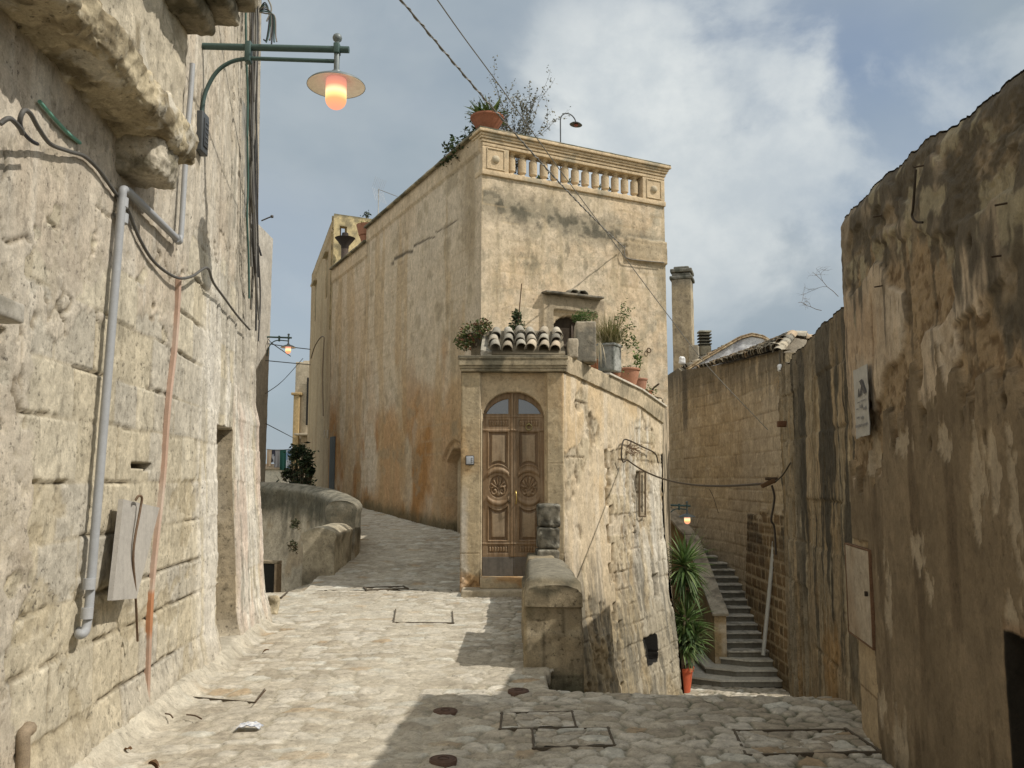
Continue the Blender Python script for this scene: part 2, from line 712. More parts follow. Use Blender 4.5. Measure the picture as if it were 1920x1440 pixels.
def bush(name, label, base, crown, n, size, cols, seed, stems=6, stem_r=.012, group=None, cat='plant', asp=.5, extra=None, trunk=None, open_=.0):
    """a plant of stems and single leaves; crown = list of (centre, radii)"""
    rng = np.random.default_rng(seed)
    base = np.asarray(base, float)
    T = thing(name, label, cat, tuple(base), group)
    mb = MB()
    tips = []
    for c, r in crown:
        for k in range(stems):
            q = np.asarray(c) + rng.normal(0, .45, 3) * np.asarray(r)
            m = base + (q - base) * .5 + rng.normal(0, .12, 3) * np.asarray(r)
            pts = spline([base + rng.normal(0, .02, 3), m, q], 5)
            mb.tube(pts, np.linspace(stem_r, stem_r * .35, len(pts)), trunk or (.13, .10, .06), 5, False)
            tips.append(pts)
    mb.build('stems', M_WOOD, T)
    mb = MB()
    for c, r in crown:
        d = rng.normal(size=(n, 3))
        d /= np.linalg.norm(d, axis=1, keepdims=True)
        rad = rng.uniform(0.15, 1.0, n) ** .55
        C = np.asarray(c) + d * np.asarray(r) * rad[:, None]
        keep = fb3(C, 3.2 / max(r), 3, seed) > (.36 + open_)
        mb.leaves(C[keep], size, cols, rng, asp=asp)
    for pts in tips:
        k = rng.integers(len(pts) // 2, len(pts), 6)
        mb.leaves(pts[k] + rng.normal(0, size * .6, (6, 3)), size, cols, rng, asp=asp)
    if extra:
        extra(mb, rng)
    mb.build('foliage', M_LEAF, T)
    return T


GREEN = ((.06, .095, .025), (.09, .14, .035), (.045, .07, .02), (.13, .17, .05))
DARKG = ((.02, .035, .015), (.035, .055, .02), (.015, .025, .012), (.05, .07, .03))
REDG = ((.08, .11, .03), (.12, .15, .045), (.16, .07, .035), (.06, .08, .03))




# ------------------------------------------------------------------ ground
def inpoly(X, Y, poly):
    r = np.zeros(X.shape, bool)
    n = len(poly)
    for i in range(n):
        x1, y1 = poly[i]
        x2, y2 = poly[(i + 1) % n]
        c = (y1 > Y) != (y2 > Y)
        r ^= c & (X < (x2 - x1) * (Y - y1) / (y2 - y1 + 1e-12) + x1)
    return r


def zroad(Y):
    return np.interp(Y, [11.9, 12.6, 13.7, 18, 25, 40], [0, .02, .10, .47, .90, 1.5])


ROAD = [(-2.4, -3), (-2.45, 3), (-2.75, 5.7), (-3.1, 9.7), (-5.4, 9.9), (-5.4, 12.35), (-3.0, 12.4), (-3.05, 13.8), (-3.05, 15.3), (-3.2, 17),
        (-4.2, 18.8), (-6, 20), (-9, 20.6), (-13, 26), (-11, 40), (-8, 40), (-5.7, 27.4), (-.55, 17.2), (-.5, 12.35), (.35, 12.35), (.35, 7.4),
        (.27, 7.35), (.27, 6.72), (1.1, 6.6), (2.35, 6.52), (2.55, 6.2), (2.3, -3)]


def worley(X, Y, seed):
    gx, gy = np.floor(X), np.floor(Y)
    f1 = np.full(X.shape, 9.0)
    f2 = np.full(X.shape, 9.0)
    idv = np.zeros(X.shape)
    dx1 = np.zeros(X.shape)
    dy1 = np.zeros(X.shape)
    z = np.zeros_like(gx)
    for a in (-1, 0, 1):
        for b in (-1, 0, 1):
            cx, cy = gx + a, gy + b
            px = cx + .12 + .76 * _hash(cx, cy, z, seed)
            py = cy + .12 + .76 * _hash(cx, cy, z, seed + 1)
            d = np.hypot(X - px, Y - py)
            ids = _hash(cx, cy, z, seed + 2)
            m = d < f1
            f2 = np.where(m, f1, np.minimum(f2, d))
            f1 = np.where(m, d, f1)
            idv = np.where(m, ids, idv)
            dx1 = np.where(m, X - px, dx1)
            dy1 = np.where(m, Y - py, dy1)
    return f1, f2 - f1, idv, dx1, dy1


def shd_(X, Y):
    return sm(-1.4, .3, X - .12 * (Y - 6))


def cobbles(X, Y, cell=.155, relief=1.0):
    wx = X + (fb2(X * 4, Y * 4, 4, 71, .6) - .5) * .17
    wy = Y + (fb2(X * 4 + 31, Y * 4, 4, 72, .6) - .5) * .17
    f1, e, idv, dx, dy = worley(wx / (cell * 1.15), wy / (cell * .9), 31)
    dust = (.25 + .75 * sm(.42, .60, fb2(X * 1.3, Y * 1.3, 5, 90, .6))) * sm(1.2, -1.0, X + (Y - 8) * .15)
    st = sm(.03, .15 + .14 * (fb2(X * 9, Y * 9, 2, 93) - .35), e)
    tilt = (idv - .5) * dx + (((idv * 7.3) % 1) - .5) * dy
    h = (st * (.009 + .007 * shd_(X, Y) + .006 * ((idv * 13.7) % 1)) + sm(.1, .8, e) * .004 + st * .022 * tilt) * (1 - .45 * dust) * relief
    h = h + (fb2(X * 30, Y * 30, 3, 95) - .5) * .006 + (fb2(X * 1.1, Y * 1.1, 3, 96) - .5) * .05
    r2 = (idv * 29.3) % 1
    S = blend3(r2, (.41, .365, .29), (.49, .45, .375), (.34, .295, .225))
    S = mixc(S, (.52, .50, .43), sm(.93, .95, (idv * 5.1) % 1))
    S = mixc(S, (.36, .27, .17), sm(.94, .96, (idv * 3.3) % 1))
    S = S * (0.82 + .36 * fb2(X * 14, Y * 14, 4, 97))[..., None]
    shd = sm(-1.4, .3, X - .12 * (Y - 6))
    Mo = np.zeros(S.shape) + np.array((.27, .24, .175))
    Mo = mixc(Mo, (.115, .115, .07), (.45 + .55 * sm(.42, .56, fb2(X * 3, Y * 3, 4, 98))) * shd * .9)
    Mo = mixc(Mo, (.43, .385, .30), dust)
    C = Mo * (1 - st[..., None]) + S * st[..., None]
    C = mixc(C, (.47, .425, .335), dust * (.35 + .4 * fb2(X * 12, Y * 12, 3, 99)))
    C = C * (.80 + .4 * fb2(X * 45, Y * 45, 3, 100))[..., None]
    return h, C


def ground():
    mb = MB()

    def part(us, vs, cell=.155, relief=1.0):
        X, Y = np.meshgrid(us, vs)
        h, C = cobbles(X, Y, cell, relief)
        # mortar fillet against the left wall
        dl = X - (-1.978 - .083 * Y)
        fil = sm(.22, 0.02, dl + .10 * (fb2(X * 5, Y * 5, 4, 13) - .5)) * sm(9.9, 9.6, Y)
        h = h * (1 - fil) + fil * (.10 * fil + .02 * fb2(X * 6, Y * 6, 3, 12))
        C = mixc(C, (.46, .42, .335), fil * .9)
        P = np.stack([X, Y, zroad(Y) + h - .012], -1)
        cx, cy = (X[:-1, :-1] + X[1:, 1:]) / 2, (Y[:-1, :-1] + Y[1:, 1:]) / 2
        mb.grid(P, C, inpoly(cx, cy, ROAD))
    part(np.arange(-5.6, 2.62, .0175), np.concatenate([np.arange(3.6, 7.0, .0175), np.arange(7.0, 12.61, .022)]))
    part(np.arange(-5.6, 2.7, .12), np.linspace(-3, 3.6, 50))
    part(np.arange(-12, .6, .045), np.linspace(12.6, 30, 380), .19, 1.1)
    part(np.arange(-13, -3, .25), np.linspace(30, 40, 30))
    o = mb.build('road', M_COBBLE)
    o['kind'] = 'structure'
    # slab under the road so that its edge has a face
    mb = MB()
    mb.add([(x, y, zroad(y) - .06) for x, y in ROAD] + [(x, y, -4.0) for x, y in ROAD],
           [(i, (i + 1) % len(ROAD), len(ROAD) + (i + 1) % len(ROAD), len(ROAD) + i) for i in range(len(ROAD))], (.2, .18, .12))
    o = mb.build('road_base', M_STONE, smooth=False)
    o['kind'] = 'structure'
    # edging stones along the drop and beside the pier
    mb = MB()
    rng = np.random.default_rng(5)
    cf = stone_cf((.42, .38, .30), (.27, .25, .19), .5, .7, 4, 15)
    mb.rbox((.185, 7.02, -.045), (.20, .70, .12), 0, .03, .03, .014, 7, 3, 0, cf)
    mb.rbox((.20, 7.34, -.03), (.24, .2, .12), 0, .03, .03, .012, 7, 3, 0, cf)
    x = .29
    while x < 2.32:
        L_ = rng.uniform(.38, .62)
        L_ = min(L_, 2.36 - x)
        yy = np.interp(x + L_ / 2, [.27, 1.1, 2.35], [6.66, 6.56, 6.48])
        mb.rbox((x + L_ / 2, yy, -.062), (L_ - .012, .19, .115), 0, .025, .03, .012, 7, int(x * 50), -.06 + rng.uniform(-.02, .02), cf)
        x += L_
    o = mb.build('kerb', M_STONE)
    o['kind'] = 'structure'
    # the lower lane, at the foot of the drop
    mb = MB()
    X, Y = np.meshgrid(np.arange(.25, 7.5, .05), np.arange(6.4, 34, .05))
    h, C = cobbles(X, Y, .17)
    z = np.interp(Y, [6.4, 7, 12.5, 14.5, 40], [-.9, -1.0, -2.35, -2.62, -2.62])
    mb.grid(np.stack([X, Y, z + h], -1), C)
    o = mb.build('lower_lane', M_COBBLE)
    o['kind'] = 'structure'
    # sunken yard behind the left building
    mb = MB()
    X, Y = np.meshgrid(np.arange(-12, -2.7, .12), np.arange(12.0, 21.5, .12))
    h, C = cobbles(X, Y, .2)
    mb.grid(np.stack([X, Y, -1.75 + h], -1), C)
    o = mb.build('sunken_yard', M_COBBLE)
    o['kind'] = 'structure'
    mb = MB()
    X, Y = np.meshgrid(np.linspace(-700, 700, 90), np.linspace(-500, 1200, 90))
    Z = -9 + (fb2(X * .006, Y * .006, 4, 8) - .5) * 16 * sm(60, 240, np.hypot(X, Y))
    mb.grid(np.stack([X, Y, Z], -1), (.22, .2, .12))
    o = mb.build('terrain', M_STONE)
    o['kind'] = 'structure'


ground()


# ------------------------------------------------------------------ the building along the left
def XL(u):
    return -1.978 - .083 * u


def hitL(px, py, off=0.0):
    return hit(px, py, (-1.978 + off, 0, 0), (1, .083, 0))


def left_building():
    T = thing('stone_building', 'pale old stone building filling the left side, with pipe and cables on its wall', 'building', (-3.2, 6, 0))
    us = np.concatenate([np.arange(-1, 3.5, .1), np.arange(3.5, 7.2, .0145), np.arange(7.2, 9.84, .018)])
    vs = np.concatenate([np.arange(-.3, 4.0, .0145), np.arange(4.0, 7.9, .03)])
    U, V = np.meshgrid(us, vs)
    bid, dist = ashlar(U, V, courses_of(-.35, 8.2, .27, .36, 4), .30, .62, 9, .016)
    n1 = fb2(U * 1.3, V * 1.3, 5, 1, .55)
    n2 = fb2(U * 6, V * 6, 5, 2, .6)
    n3 = fb2(U * 22, V * 22, 4, 3, .6)
    ns = fb2(U * 7, V * .7, 5, 6, .6)        # vertical washes
    C = blend3(bid, (.52, .46, .34), (.48, .44, .36), (.55, .495, .38))
    C = C * (.88 + .24 * n2)[..., None]
    D = (bid - .5) * .012 + (n2 - .5) * .005 + (n3 - .5) * .010 + (fb2(U * 45, V * 45, 2, 7) - .5) * .006
    vis = sm(.44, .54, fb2(U * 2.3, V * 2.3, 4, 14) + .05 * (V < 1.2) - .06 * (V > 1.6)) * sm(7.3, 7.0, U)
    jm = sm(.014, .004, dist + (n3 - .5) * .014) * sm(7.4, 7.1, U)
    deep = jm * vis
    D = D - .020 * deep - .004 * jm
    C = mixc(C, (.42, .365, .265), jm * (1 - vis) * .75)
    C = mixc(C, (.16, .125, .075), deep * .8)
    # eroded pockets
    er = sm(.56, .64, fb2(U * 3.1, V * 4.2, 5, 21, .65)) * (V < 1.6) * sm(7.4, 7.1, U)
    D -= er * (.004 + .018 * n3 * n3)
    C = mixc(C, (.40, .34, .23), er * .7)
    # plaster above, ragged lower edge; and on the near end
    edge = 2.5 + .8 * (fb2(U * 1.6, V * .8, 4, 33) - .5) + .28 * (bid - .5) + .25 * sm(4.4, 5.6, U) + .8 * sm(6.2, 6.8, U)
    pl = np.maximum(sm(-.012, .012, V - edge + (n3 - .5) * .06), sm(.012, -.012, U - 4.12 - .8 * (n1 - .5) + (n3 - .5) * .08))
    pl = pl * (1 - sm(.67, .685, fb2(U * 2.2, V * 2.7, 5, 37, .6)) * (V < 3))
    pc = np.zeros(C.shape) + np.array(PLAST)
    pc = mixc(pc, (.49, .41, .31), sm(.45, .7, n1) * .6)
    pc = mixc(pc, (.60, .55, .46), sm(.52, .68, ns) * .55)
    pc = pc * (.85 + .3 * n2)[..., None]
    chp = sm(.60, .615, fb2(U * 5, V * 6, 6, 38, .62)) * pl
    D = D * (1 - pl) + pl * (.007 + (n2 - .5) * .004 + (n3 - .5) * .007) - .005 * chp
    C = C * (1 - pl[..., None]) + pc * pl[..., None]
    C = mixc(C, (.44, .385, .29), chp * .55)
    # cracks in the plaster
    ck = np.abs(fb2(U * 1.9 + .25 * n2, V * 1.4, 4, 41) - .5)
    ck = sm(.011, .002, ck) * pl * sm(.5, .56, fb2(U * 2.4, V * 2.4, 3, 43))
    D -= .02 * ck
    C = mixc(C, (.2, .16, .1), ck * .8)
    # white wash round the doorway and on the flared end
    ww = sm(.47, .54, ns * .75 + .25 * fb2(U * 16, V * 1.6, 5, 66, .65) + .25 * np.exp(-((U - 7.55) / .22) ** 2) + .17 * sm(8.5, 8.7, U) - .06) * sm(7.0, 7.3, U + .25 * (n1 - .5)) * sm(4.2, 2.6, V + (n1 - .5) * 2)
    C = mixc(C, WHITE, ww * .85)
    D += .014 * ww
    pk = sm(.52, .66, fb2(U * 4, V * .9, 4, 51)) * sm(8.4, 8.7, U) * sm(3.5, 2.0, V)
    C = mixc(C, (.50, .38, .30), pk * .6)
    gr = sm(.56, .63, fb2(U * 10, V * 1.4, 5, 53, .62)) * sm(7.9, 8.3, U)
    C = mixc(C, (.25, .235, .19), gr * .6)
    # far upper part: tall cut stone strips, greyer towards the end
    st = sm(8.65, 8.70, U + .02 * (n2 - .5)) * sm(2.2, 2.5, V)
    C = mixc(C, (.40, .36, .29), st * .7)
    D = D - .05 * st
    for uu in (7.7, 8.2, 8.6, 9.16):
        g = sm(.045, .02, np.abs(U - uu - .01 * (n1 - .5))) * sm(2.6, 3.0, V)
        D -= .05 * g
        C = mixc(C, (.11, .09, .07), g * .9)
    # flare and batter of the far end
    D = D + .0 * U - sm(5.5, 9.4, U) * (.09 * sm(0, 2.2, V) + .018 * V) + .03 * sm(8.6, 9.8, U) * sm(.7, 0, V)
    # doorway
    n = (n2 - .5) * .03
    dr = ((U > 7.80 + n) & (U < 8.50 + n * .5) & (V < 2.10 + n))
    D = np.where(dr, D - .42, D)
    dj = ((U > 7.78 + n) & (U < 8.54 + n * .5) & (V < 2.10 + n))
    C = mixc(C, (.25, .205, .135), dj * .95)
    wm = dr * sm(.50, .62, fb2(U * 3, V * 2.2, 4, 61))
    C = mixc(C, (.50, .46, .38), wm * .8)
    # niche under the sill at the near end, and the small slot
    nc = (U < 3.80 + n) & (U > 3.2) & (V > 1.75) & (V < 2.27 + n)
    D = np.where(nc, D - .16, D)
    a, b = hitL(246, 868), hitL(283, 880)
    sl = (U > a[1]) & (U < b[1]) & (V > b[2] + n * .4) & (V < a[2] + n * .4)
    D = np.where(sl, D - .16, D)
    C = mixc(C, (.08, .06, .04), sl * 1.0)
    # dusty foot
    ft = sm(.35, 0, V + .4 * (n1 - .5))
    C = mixc(C, (.46, .41, .32), ft * .75)
    D += .05 * ft
    mb = MB()
    hf(mb, (-1.978, 0), (-.083, 1), (1, 0), us, vs, D, C)
    # body behind the face
    x0, x1 = XL(-1) - .55, XL(9.8) - .5
    mb.prism([(XL(-1) - .5, -1), (XL(9.8) - .78, 9.8), (-8.5, 9.8), (-8.5, -1)], (0, 0, -3.5), (1, 0, 0), (0, 1, 0), (0, 0, 11.35), PLAST)
    # return of the far end
    vs2 = np.arange(-1.8, 7.9, .05)
    w2 = np.arange(0, 1.3, .05)
    A, B = np.meshgrid(w2, vs2)
    nn = fb2(A * 5, B * 5, 4, 77)
    offx = .0 - (.09 * sm(0, 2.2, B) + .018 * B) + .03 * sm(.7, 0, B) - .05 * sm(2.2, 2.5, B)
    P = np.stack([XL(9.83) + offx + .01 - A, 9.83 + (nn - .5) * .03 * sm(0, .1, A), B], -1)
    mb.grid(P, mixc(np.zeros(P.shape) + np.array(BEIGE), WHITE, sm(.45, .6, nn)))
    mb.build('wall', M_STONE, T)

    # projecting bay with its rounded string course, corbel and cornice
    def bx(u, v, off):
        return np.array((XL(u) + off, u, v))
    tilt = math.atan(.083)
    cfb = stone_cf((.53, .47, .36), (.20, .165, .105), .56, .70, 2.2, 81, pale=(.58, .54, .45))
    mb = MB()
    mb.rbox(bx(2.22, 4.25, -.05), (.54, 6.62, .80), 0, .05, .03, .045, 3.5, 83, tilt, cfb, maxn=220, amp2=.012)
    mb.build('bay', M_STONE, T)
    cfs = stone_cf((.47, .40, .27), (.17, .135, .08), .45, .60, 4.5, 85, pale=(.62, .58, .49))
    mb = MB()
    mb.rbox(bx(2.22, 3.80, .04), (.58, 6.68, .25), 0, .085, .018, .05, 4.0, 87, tilt, cfs, maxn=360, amp2=.034)
    mb.build('string_course', M_STONE, T)
    mb = MB()
    c = hitL(262, 300, .1)
    mb.rbox((XL(c[1]) + .10, c[1] + .05, 3.58), (.30, .36, .25), 0, .04, .014, .04, 5, 89, tilt, stone_cf((.47, .42, .33), (.17, .15, .10), .45, .62, 5, 91), amp2=.025)
    mb.build('corbel', M_STONE, T)
    cfc = stone_cf((.27, .235, .17), (.10, .09, .06), .42, .6, 4, 93, pale=(.42, .38, .30))
    mb = MB()
    mb.rbox(bx(2.22, 4.68, .06), (.68, 6.7, .12), 0, .05, .025, .03, 5, 95, tilt, cfc, maxn=260, amp2=.016)
    mb.rbox(bx(2.25, 4.80, .12), (.84, 6.78, .12), 0, .03, .025, .03, 5, 96, tilt, cfc, maxn=260, amp2=.016)
    mb.rbox(bx(2.27, 4.97, .17), (.98, 6.84, .21), 0, .05, .025, .04, 5, 97, tilt, cfc, maxn=260, amp2=.02)
    mb.build('cornice', M_STONE, T)
    mb = MB()
    mb.rbox((XL(3.28) + .02, 3.28, 2.33), (.22, .88, .09), 0, .015, .025, .008, 9, 99, tilt, stone_cf((.42, .39, .33), (.25, .23, .18), .55, .7, 5, 99))
    mb.build('window_sill', M_TRIM, T)
    # boarded window high on the far end
    mb = MB()
    for k in range(4):
        mb.rbox((XL(9.0) - .225 - .0095 * k, 8.83 + .115 * k, 5.1), (.03, .108, 1.25), (.27, .26, .23), .005, .2)
    mb.build('shutter', M_GREYWOOD, T)
    mb = MB()
    a = hitL(463, 640, -.25)
    mb.rbox((a[0] + .02, a[1], a[2]), (.02, .16, .36), (.56, .53, .46), .006, .1, rot=tilt)
    mb.build('wall_plate', M_TRIM, T)
    return T


left_building()


def on_left():
    g = (.33, .34, .35)
    # grey plastic pipe
    mb = MB()
    R0 = .025
    p = [hitL(147, 1182, -.02), hitL(150, 1190, .05), hitL(160, 1182, .055), hitL(166, 1150, .055), hitL(200, 760, .055), hitL(229, 372, .055),
         hitL(231, 356, .055), hitL(240, 358, .055), hitL(330, 446, .055)]
    q = np.concatenate([spline(p[:4], 6)[:-1], np.linspace(p[3], p[5], 12)[:-1], spline(p[5:8], 6)[:-1], np.linspace(p[7], p[8], 8)])
    T = thing('drain_pipe', 'grey plastic pipe running up the left wall and bending under the projecting bay', 'pipe', tuple(hitL(160, 1182, 0)))
    mb.tube(q, R0, g, 12)
    mb.build('pipe', M_PVC, T)
    for px, py in ((167, 1095), (163, 1150), (230, 410), (230, 380), (333, 449)):
        c = hitL(px, py, .055)
        m2 = MB()
        d = hitL(px + 1, py - 12, .055) - c if px < 300 else p[8] - p[7]
        d /= np.linalg.norm(d)
        m2.tube([c - d * .03, c + d * .03], R0 + .007, (.37, .38, .39), 12)
        m2.build('clip', M_PVC, T)
    # thin conduit from the lamp box down to the pipe
    mb = MB()
    pts = [hitL(333, 452, .055), hitL(338, 446, .055), hitL(340, 430, .055), hitL(346, 330, .05), hitL(351, 250, .05), hitL(357, 180, .05), hitL(361, 120, .05)]
    mb.tube(spline(pts, 8), .021, (.36, .37, .38), 10)
    one('wall_conduit', mb, M_PVC, 'slim grey conduit rising past the bay to the box of the nearest street lamp', 'conduit', tuple(pts[0]))
    # slack cable across the wall
    mb = MB()
    cp = [(0, 232, .16), (18, 222, .18), (36, 238, .17), (42, 250, .14), (37, 228, .16), (44, 208, .17), (56, 212, .15), (72, 240, .1), (95, 270, .05), (130, 284, .04), (158, 293, .03),
          (185, 318, .03), (212, 356, .03), (238, 392, .03), (262, 448, .03), (290, 492, .03), (330, 520, .05), (360, 518, .06), (388, 502, .03), (400, 530, .02), (420, 558, -.03), (445, 592, -.08), (468, 618, -.12)]
    pts = spline([hitL(a, b, c) for a, b, c in cp], 6)
    mb.tube(pts, .011, (.10, .095, .085), 7)
    one('wall_cable', mb, M_CABLE, 'dark slack cable looping across the left wall above and below the grey pipe', 'cable', tuple(pts[0]))
    mb = MB()
    pts = spline([hitL(42, 246, .13), hitL(52, 258, .11), hitL(62, 266, .10), hitL(70, 270, .09)], 4)
    mb.tube(pts, .009, (.03, .03, .035), 6)
    one('cable_end', mb, M_CABLE, 'short black frayed cable end hanging by the loop at the top left', 'cable', tuple(pts[0]))
    # green wire along the plaster
    mb = MB()
    pts = spline([hitL(74, 190, .025), hitL(100, 220, .028), hitL(128, 250, .026), hitL(150, 268, .02)], 6)
    mb.tube(pts, .010, (.16, .36, .27), 6)
    one('green_wire', mb, M_CABLE, 'short straight green wire fixed to the plaster under the bay', 'wire', tuple(pts[0]))
    # faded red strip down the wall
    mb = MB()
    ctl = [(338, 518), (331, 640), (318, 760), (308, 900), (296, 1010), (288, 1090), (284, 1150), (280, 1240), (277, 1345)]
    Lp = spline([hitL(a, b, .022) for a, b in ctl], 5)
    wd = np.interp(np.arange(len(Lp)), [0, 20, 26, 28, 31, 34, 41], [.017, .017, .017, .03, .028, .015, .013])
    for s in (0, 1):
        pass
    A = np.stack([Lp + np.outer(wd, (.083 * .7, -.7, 0)), Lp + np.array((.012, 0, 0)), Lp + np.outer(wd, (-.083 * .7, .7, 0))], 1)
    red = np.zeros(A.shape) + np.array((.44, .30, .225))
    red = mixc(red, (.50, .40, .32), sm(.45, .65, fb3(A, 3.0, 3, 8)))
    red[27:33] = (.42, .20, .10)
    mb.grid(A, red, flip=True)
    B = A.copy()
    B[..., 0] -= .03
    mb.grid(B, red)
    for k in (0, 2):
        mb.grid(np.stack([A[:, k], B[:, k]], 1), red[:, :2])
    one('red_strip', mb, M_PVC, 'narrow faded red strip running down the left wall almost to the paving', 'strip', tuple(Lp[-1]), smooth=False)
    # leaning board
    mb = MB()
    c = [hitL(222, 936, .05), hitL(291, 952, .05), hitL(247, 1122, .09), hitL(201, 1126, .09)]
    V = np.array(c + [q + np.array((.03, 0, 0)) for q in c])
    mb.add(V, [(0, 1, 2, 3), (7, 6, 5, 4), (0, 4, 5, 1), (1, 5, 6, 2), (2, 6, 7, 3), (3, 7, 4, 0)], (.40, .375, .335))
    one('wooden_board', mb, M_GREYWOOD, 'weathered grey board fixed at a slant to the left wall beside the pipe', 'board', tuple(c[3]), smooth=False)
    mb = MB()
    pts = spline([hitL(254, 938, .11), hitL(260, 930, .12), hitL(266, 934, .12), hitL(262, 960, .115), hitL(250, 1035, .115), hitL(254, 1110, .11), hitL(258, 1202, .08)], 6)
    mb.tube(pts, .0075, (.17, .115, .075), 6)
    one('iron_rod', mb, M_RUST, 'thin bent rusty rod hooked over the grey board', 'rod', tuple(pts[-1]))
    # stub at the foot of the wall
    mb = MB()
    a, b = hitL(42, 1445, .03), hitL(44, 1378, .03)
    pts = spline([a, (a + b) / 2, b, b + np.array((.0, .05, .015)), b + np.array((-.05, .08, 0))], 5)
    mb.tube(pts, .032, (.30, .24, .17), 10)
    one('pipe_stub', mb, M_RUST, 'short broken pipe stub low on the left wall at the corner of the view', 'pipe', tuple(a))
    # bundle of cables at the far end
    rng = np.random.default_rng(17)
    Y0 = 9.86
    for k in range(9):
        mb = MB()
        x0 = rng.uniform(463, 487)
        ctl = []
        for y in np.linspace(-40, 640 - 20 * k, 9):
            q = hitL(min(488, x0 + rng.uniform(-4, 4) + (5 if y > 500 else 0)), y, -.10 + .03 * (k % 3))
            q[1] = min(q[1], 9.84)
            ctl.append(q)
        pts = spline(ctl, 6)
        cc = ((.07, .065, .06), (.05, .05, .05), (.20, .19, .17), (.12, .11, .09), (.06, .12, .10))[k % 5]
        mb.tube(pts, rng.uniform(.008, .014), cc, 6)
        one('hanging_cable', mb, M_CABLE, 'loose dark cable in the bundle hanging down the far edge of the left building', 'cable', tuple(pts[-1]), 'cables hanging at the far edge of the left building')
    mb = MB()
    for k in range(6):
        a = W(497 + rng.uniform(-4, 6), 20, 9.7)
        ctl = [W(484, 22, 9.75), W(497, 5 + 4 * k, 9.7), W(505 + 2 * k, 30, 9.7), W(500 + 3.4 * k, 62 + rng.uniform(-8, 14), 9.7), W(494 + 5 * k, 78 + rng.uniform(-6, 8), 9.7)]
        mb.tube(spline(ctl, 6), .009, ((.04, .04, .045), (.05, .10, .09), (.2, .19, .17))[k % 3], 6)
    mb.tube(spline([W(478, -30, 9.8), W(498, -8, 9.7), W(509, 16, 9.7), W(500, 40, 9.7)], 6), .01, (.25, .24, .21), 6)
    one('cut_cables', mb, M_CABLE, 'tuft of cut cable ends sticking out above the nearest lamp bracket', 'cable', tuple(W(490, 30, 9.7)))
    mb = MB()
    pts = spline([W(474, 660, 9.75), W(468, 560, 9.6), W(462, 500, 9.5), W(470, 468, 9.6), W(482, 458, 9.7), W(490, 480, 9.75)], 8)
    mb.tube(pts, .012, (.035, .035, .035), 7)
    one('looped_cable', mb, M_CABLE, 'black cable bent in a tall loop on the far end of the left wall', 'cable', tuple(pts[0]))
    mb = MB()
    pts = [W(490, 414, 9.7), W(504, 408, 9.7), W(510, 406, 9.7)]
    mb.tube(pts, .008, (.1, .09, .08), 6)
    mb.lathe([(0, -.02), (.018, -.012), (.018, .012), (0, .02)], pts[-1], (.12, .11, .1), 8)
    one('iron_hook', mb, M_RUST, 'small iron hook poking out from the far edge of the left building against the sky', 'hook', tuple(pts[0]))


on_left()


# ------------------------------------------------------------------ street lamps
def make_lamp(name, label, at, reach, s=1.0, drop=.05, box=True):
    """bracket lamp: arm along +X from the wall, everything scaled by s about the wall point"""
    at = np.asarray(at, float)
    T = thing(name, label, 'street lamp', tuple(at), 'street lamps on wall brackets')
    g = (.055, .095, .085)
    gg = (.16, .185, .185)

    def p(x, y, z):
        return at + s * np.array((x, y, z))
    L = reach / s
    mb = MB()
    mb.tube([p(-.12, 0, .01), p(L + .10, 0, -.025)], .028 * s, g, 12)
    mb.tube(spline([p(.05, 0, -.62), p(.055, 0, -.52), p(.08, 0, -.38), p(.16, 0, -.22), p(.28, 0, -.13), p(.42, 0, -.10)], 6).tolist() + [p(L - .02, 0, -.125)], .017 * s, g, 10)
    mb.build('bracket', M_METAL, T)
    mb = MB()
    mb.rbox(p(.42, 0, -.05), np.array((.05, .075, .18)) * s, g, .008 * s, .2)
    mb.build('clamp', M_METAL, T, sharp=40)
    mb = MB()
    mb.rbox(p(L, 0, -.02), np.array((.05, .075, .09)) * s, g, .008 * s, .2)
    mb.build('clamp', M_METAL, T, sharp=40)
    mb = MB()
    mb.lathe(np.array([(0, .115), (.02, .112), (.034, .098), (.04, .078), (.034, .058), (.02, .045), (.018, .03), (.024, .02), (.024, -.21), (.04, -.215), (.045, -.235), (.03, -.24)]) * s, p(L, 0, 0), gg, 16)
    mb.build('stem', M_METAL, T, sharp=50)
    mb = MB()
    z0 = -.235
    prof = [(.03, z0), (.06, z0 - .012), (.14, z0 - .04), (.225, z0 - .085), (.238, z0 - .10), (.240, z0 - .108), (.232, z0 - .104), (.21, z0 - .09), (.13, z0 - .058), (.08, z0 - .045), (.0, z0 - .04)]
    cc = np.array([gg] * 5 + [(.05, .06, .06)] + [(.86, .85, .80)] * 5)
    P = np.repeat(cc[:, None, :], 32, 1)
    mb.lathe(np.array(prof) * s, p(L, 0, 0), P, 32)
    mb.build('shade', M_METAL, T, sharp=60)
    mb = MB()
    zt, r = z0 - .055, .086
    prof = [(0, zt), (r * .96, zt), (r, zt - .02), (r, zt - .17)] + [(r * math.cos(a), zt - .17 - r * .95 * math.sin(a)) for a in np.linspace(.15, math.pi / 2 - .02, 8)] + [(0, zt - .17 - r * .95)]
    mb.lathe(np.array(prof) * s, p(L, 0, 0), (1, .6, .3), 24)
    mb.build('lamp_glass', M_GLOBE, T)
    if box:
        mb = MB()
        mb.rbox(p(.055, -.02, -.76), np.array((.085, .15, .34)) * s, (.07, .075, .078), .01 * s, .2)
        mb.rbox(p(.102, -.02, -.76), np.array((.012, .09, .24)) * s, (.05, .055, .058), .004 * s, .2)
        for k in range(5):
            mb.rbox(p(.11, -.02, -.68 - .04 * k), np.array((.006, .06, .012)) * s, (.10, .105, .11), .002 * s, .2)
        mb.build('junction_box', M_METAL, T, sharp=40)
    return T


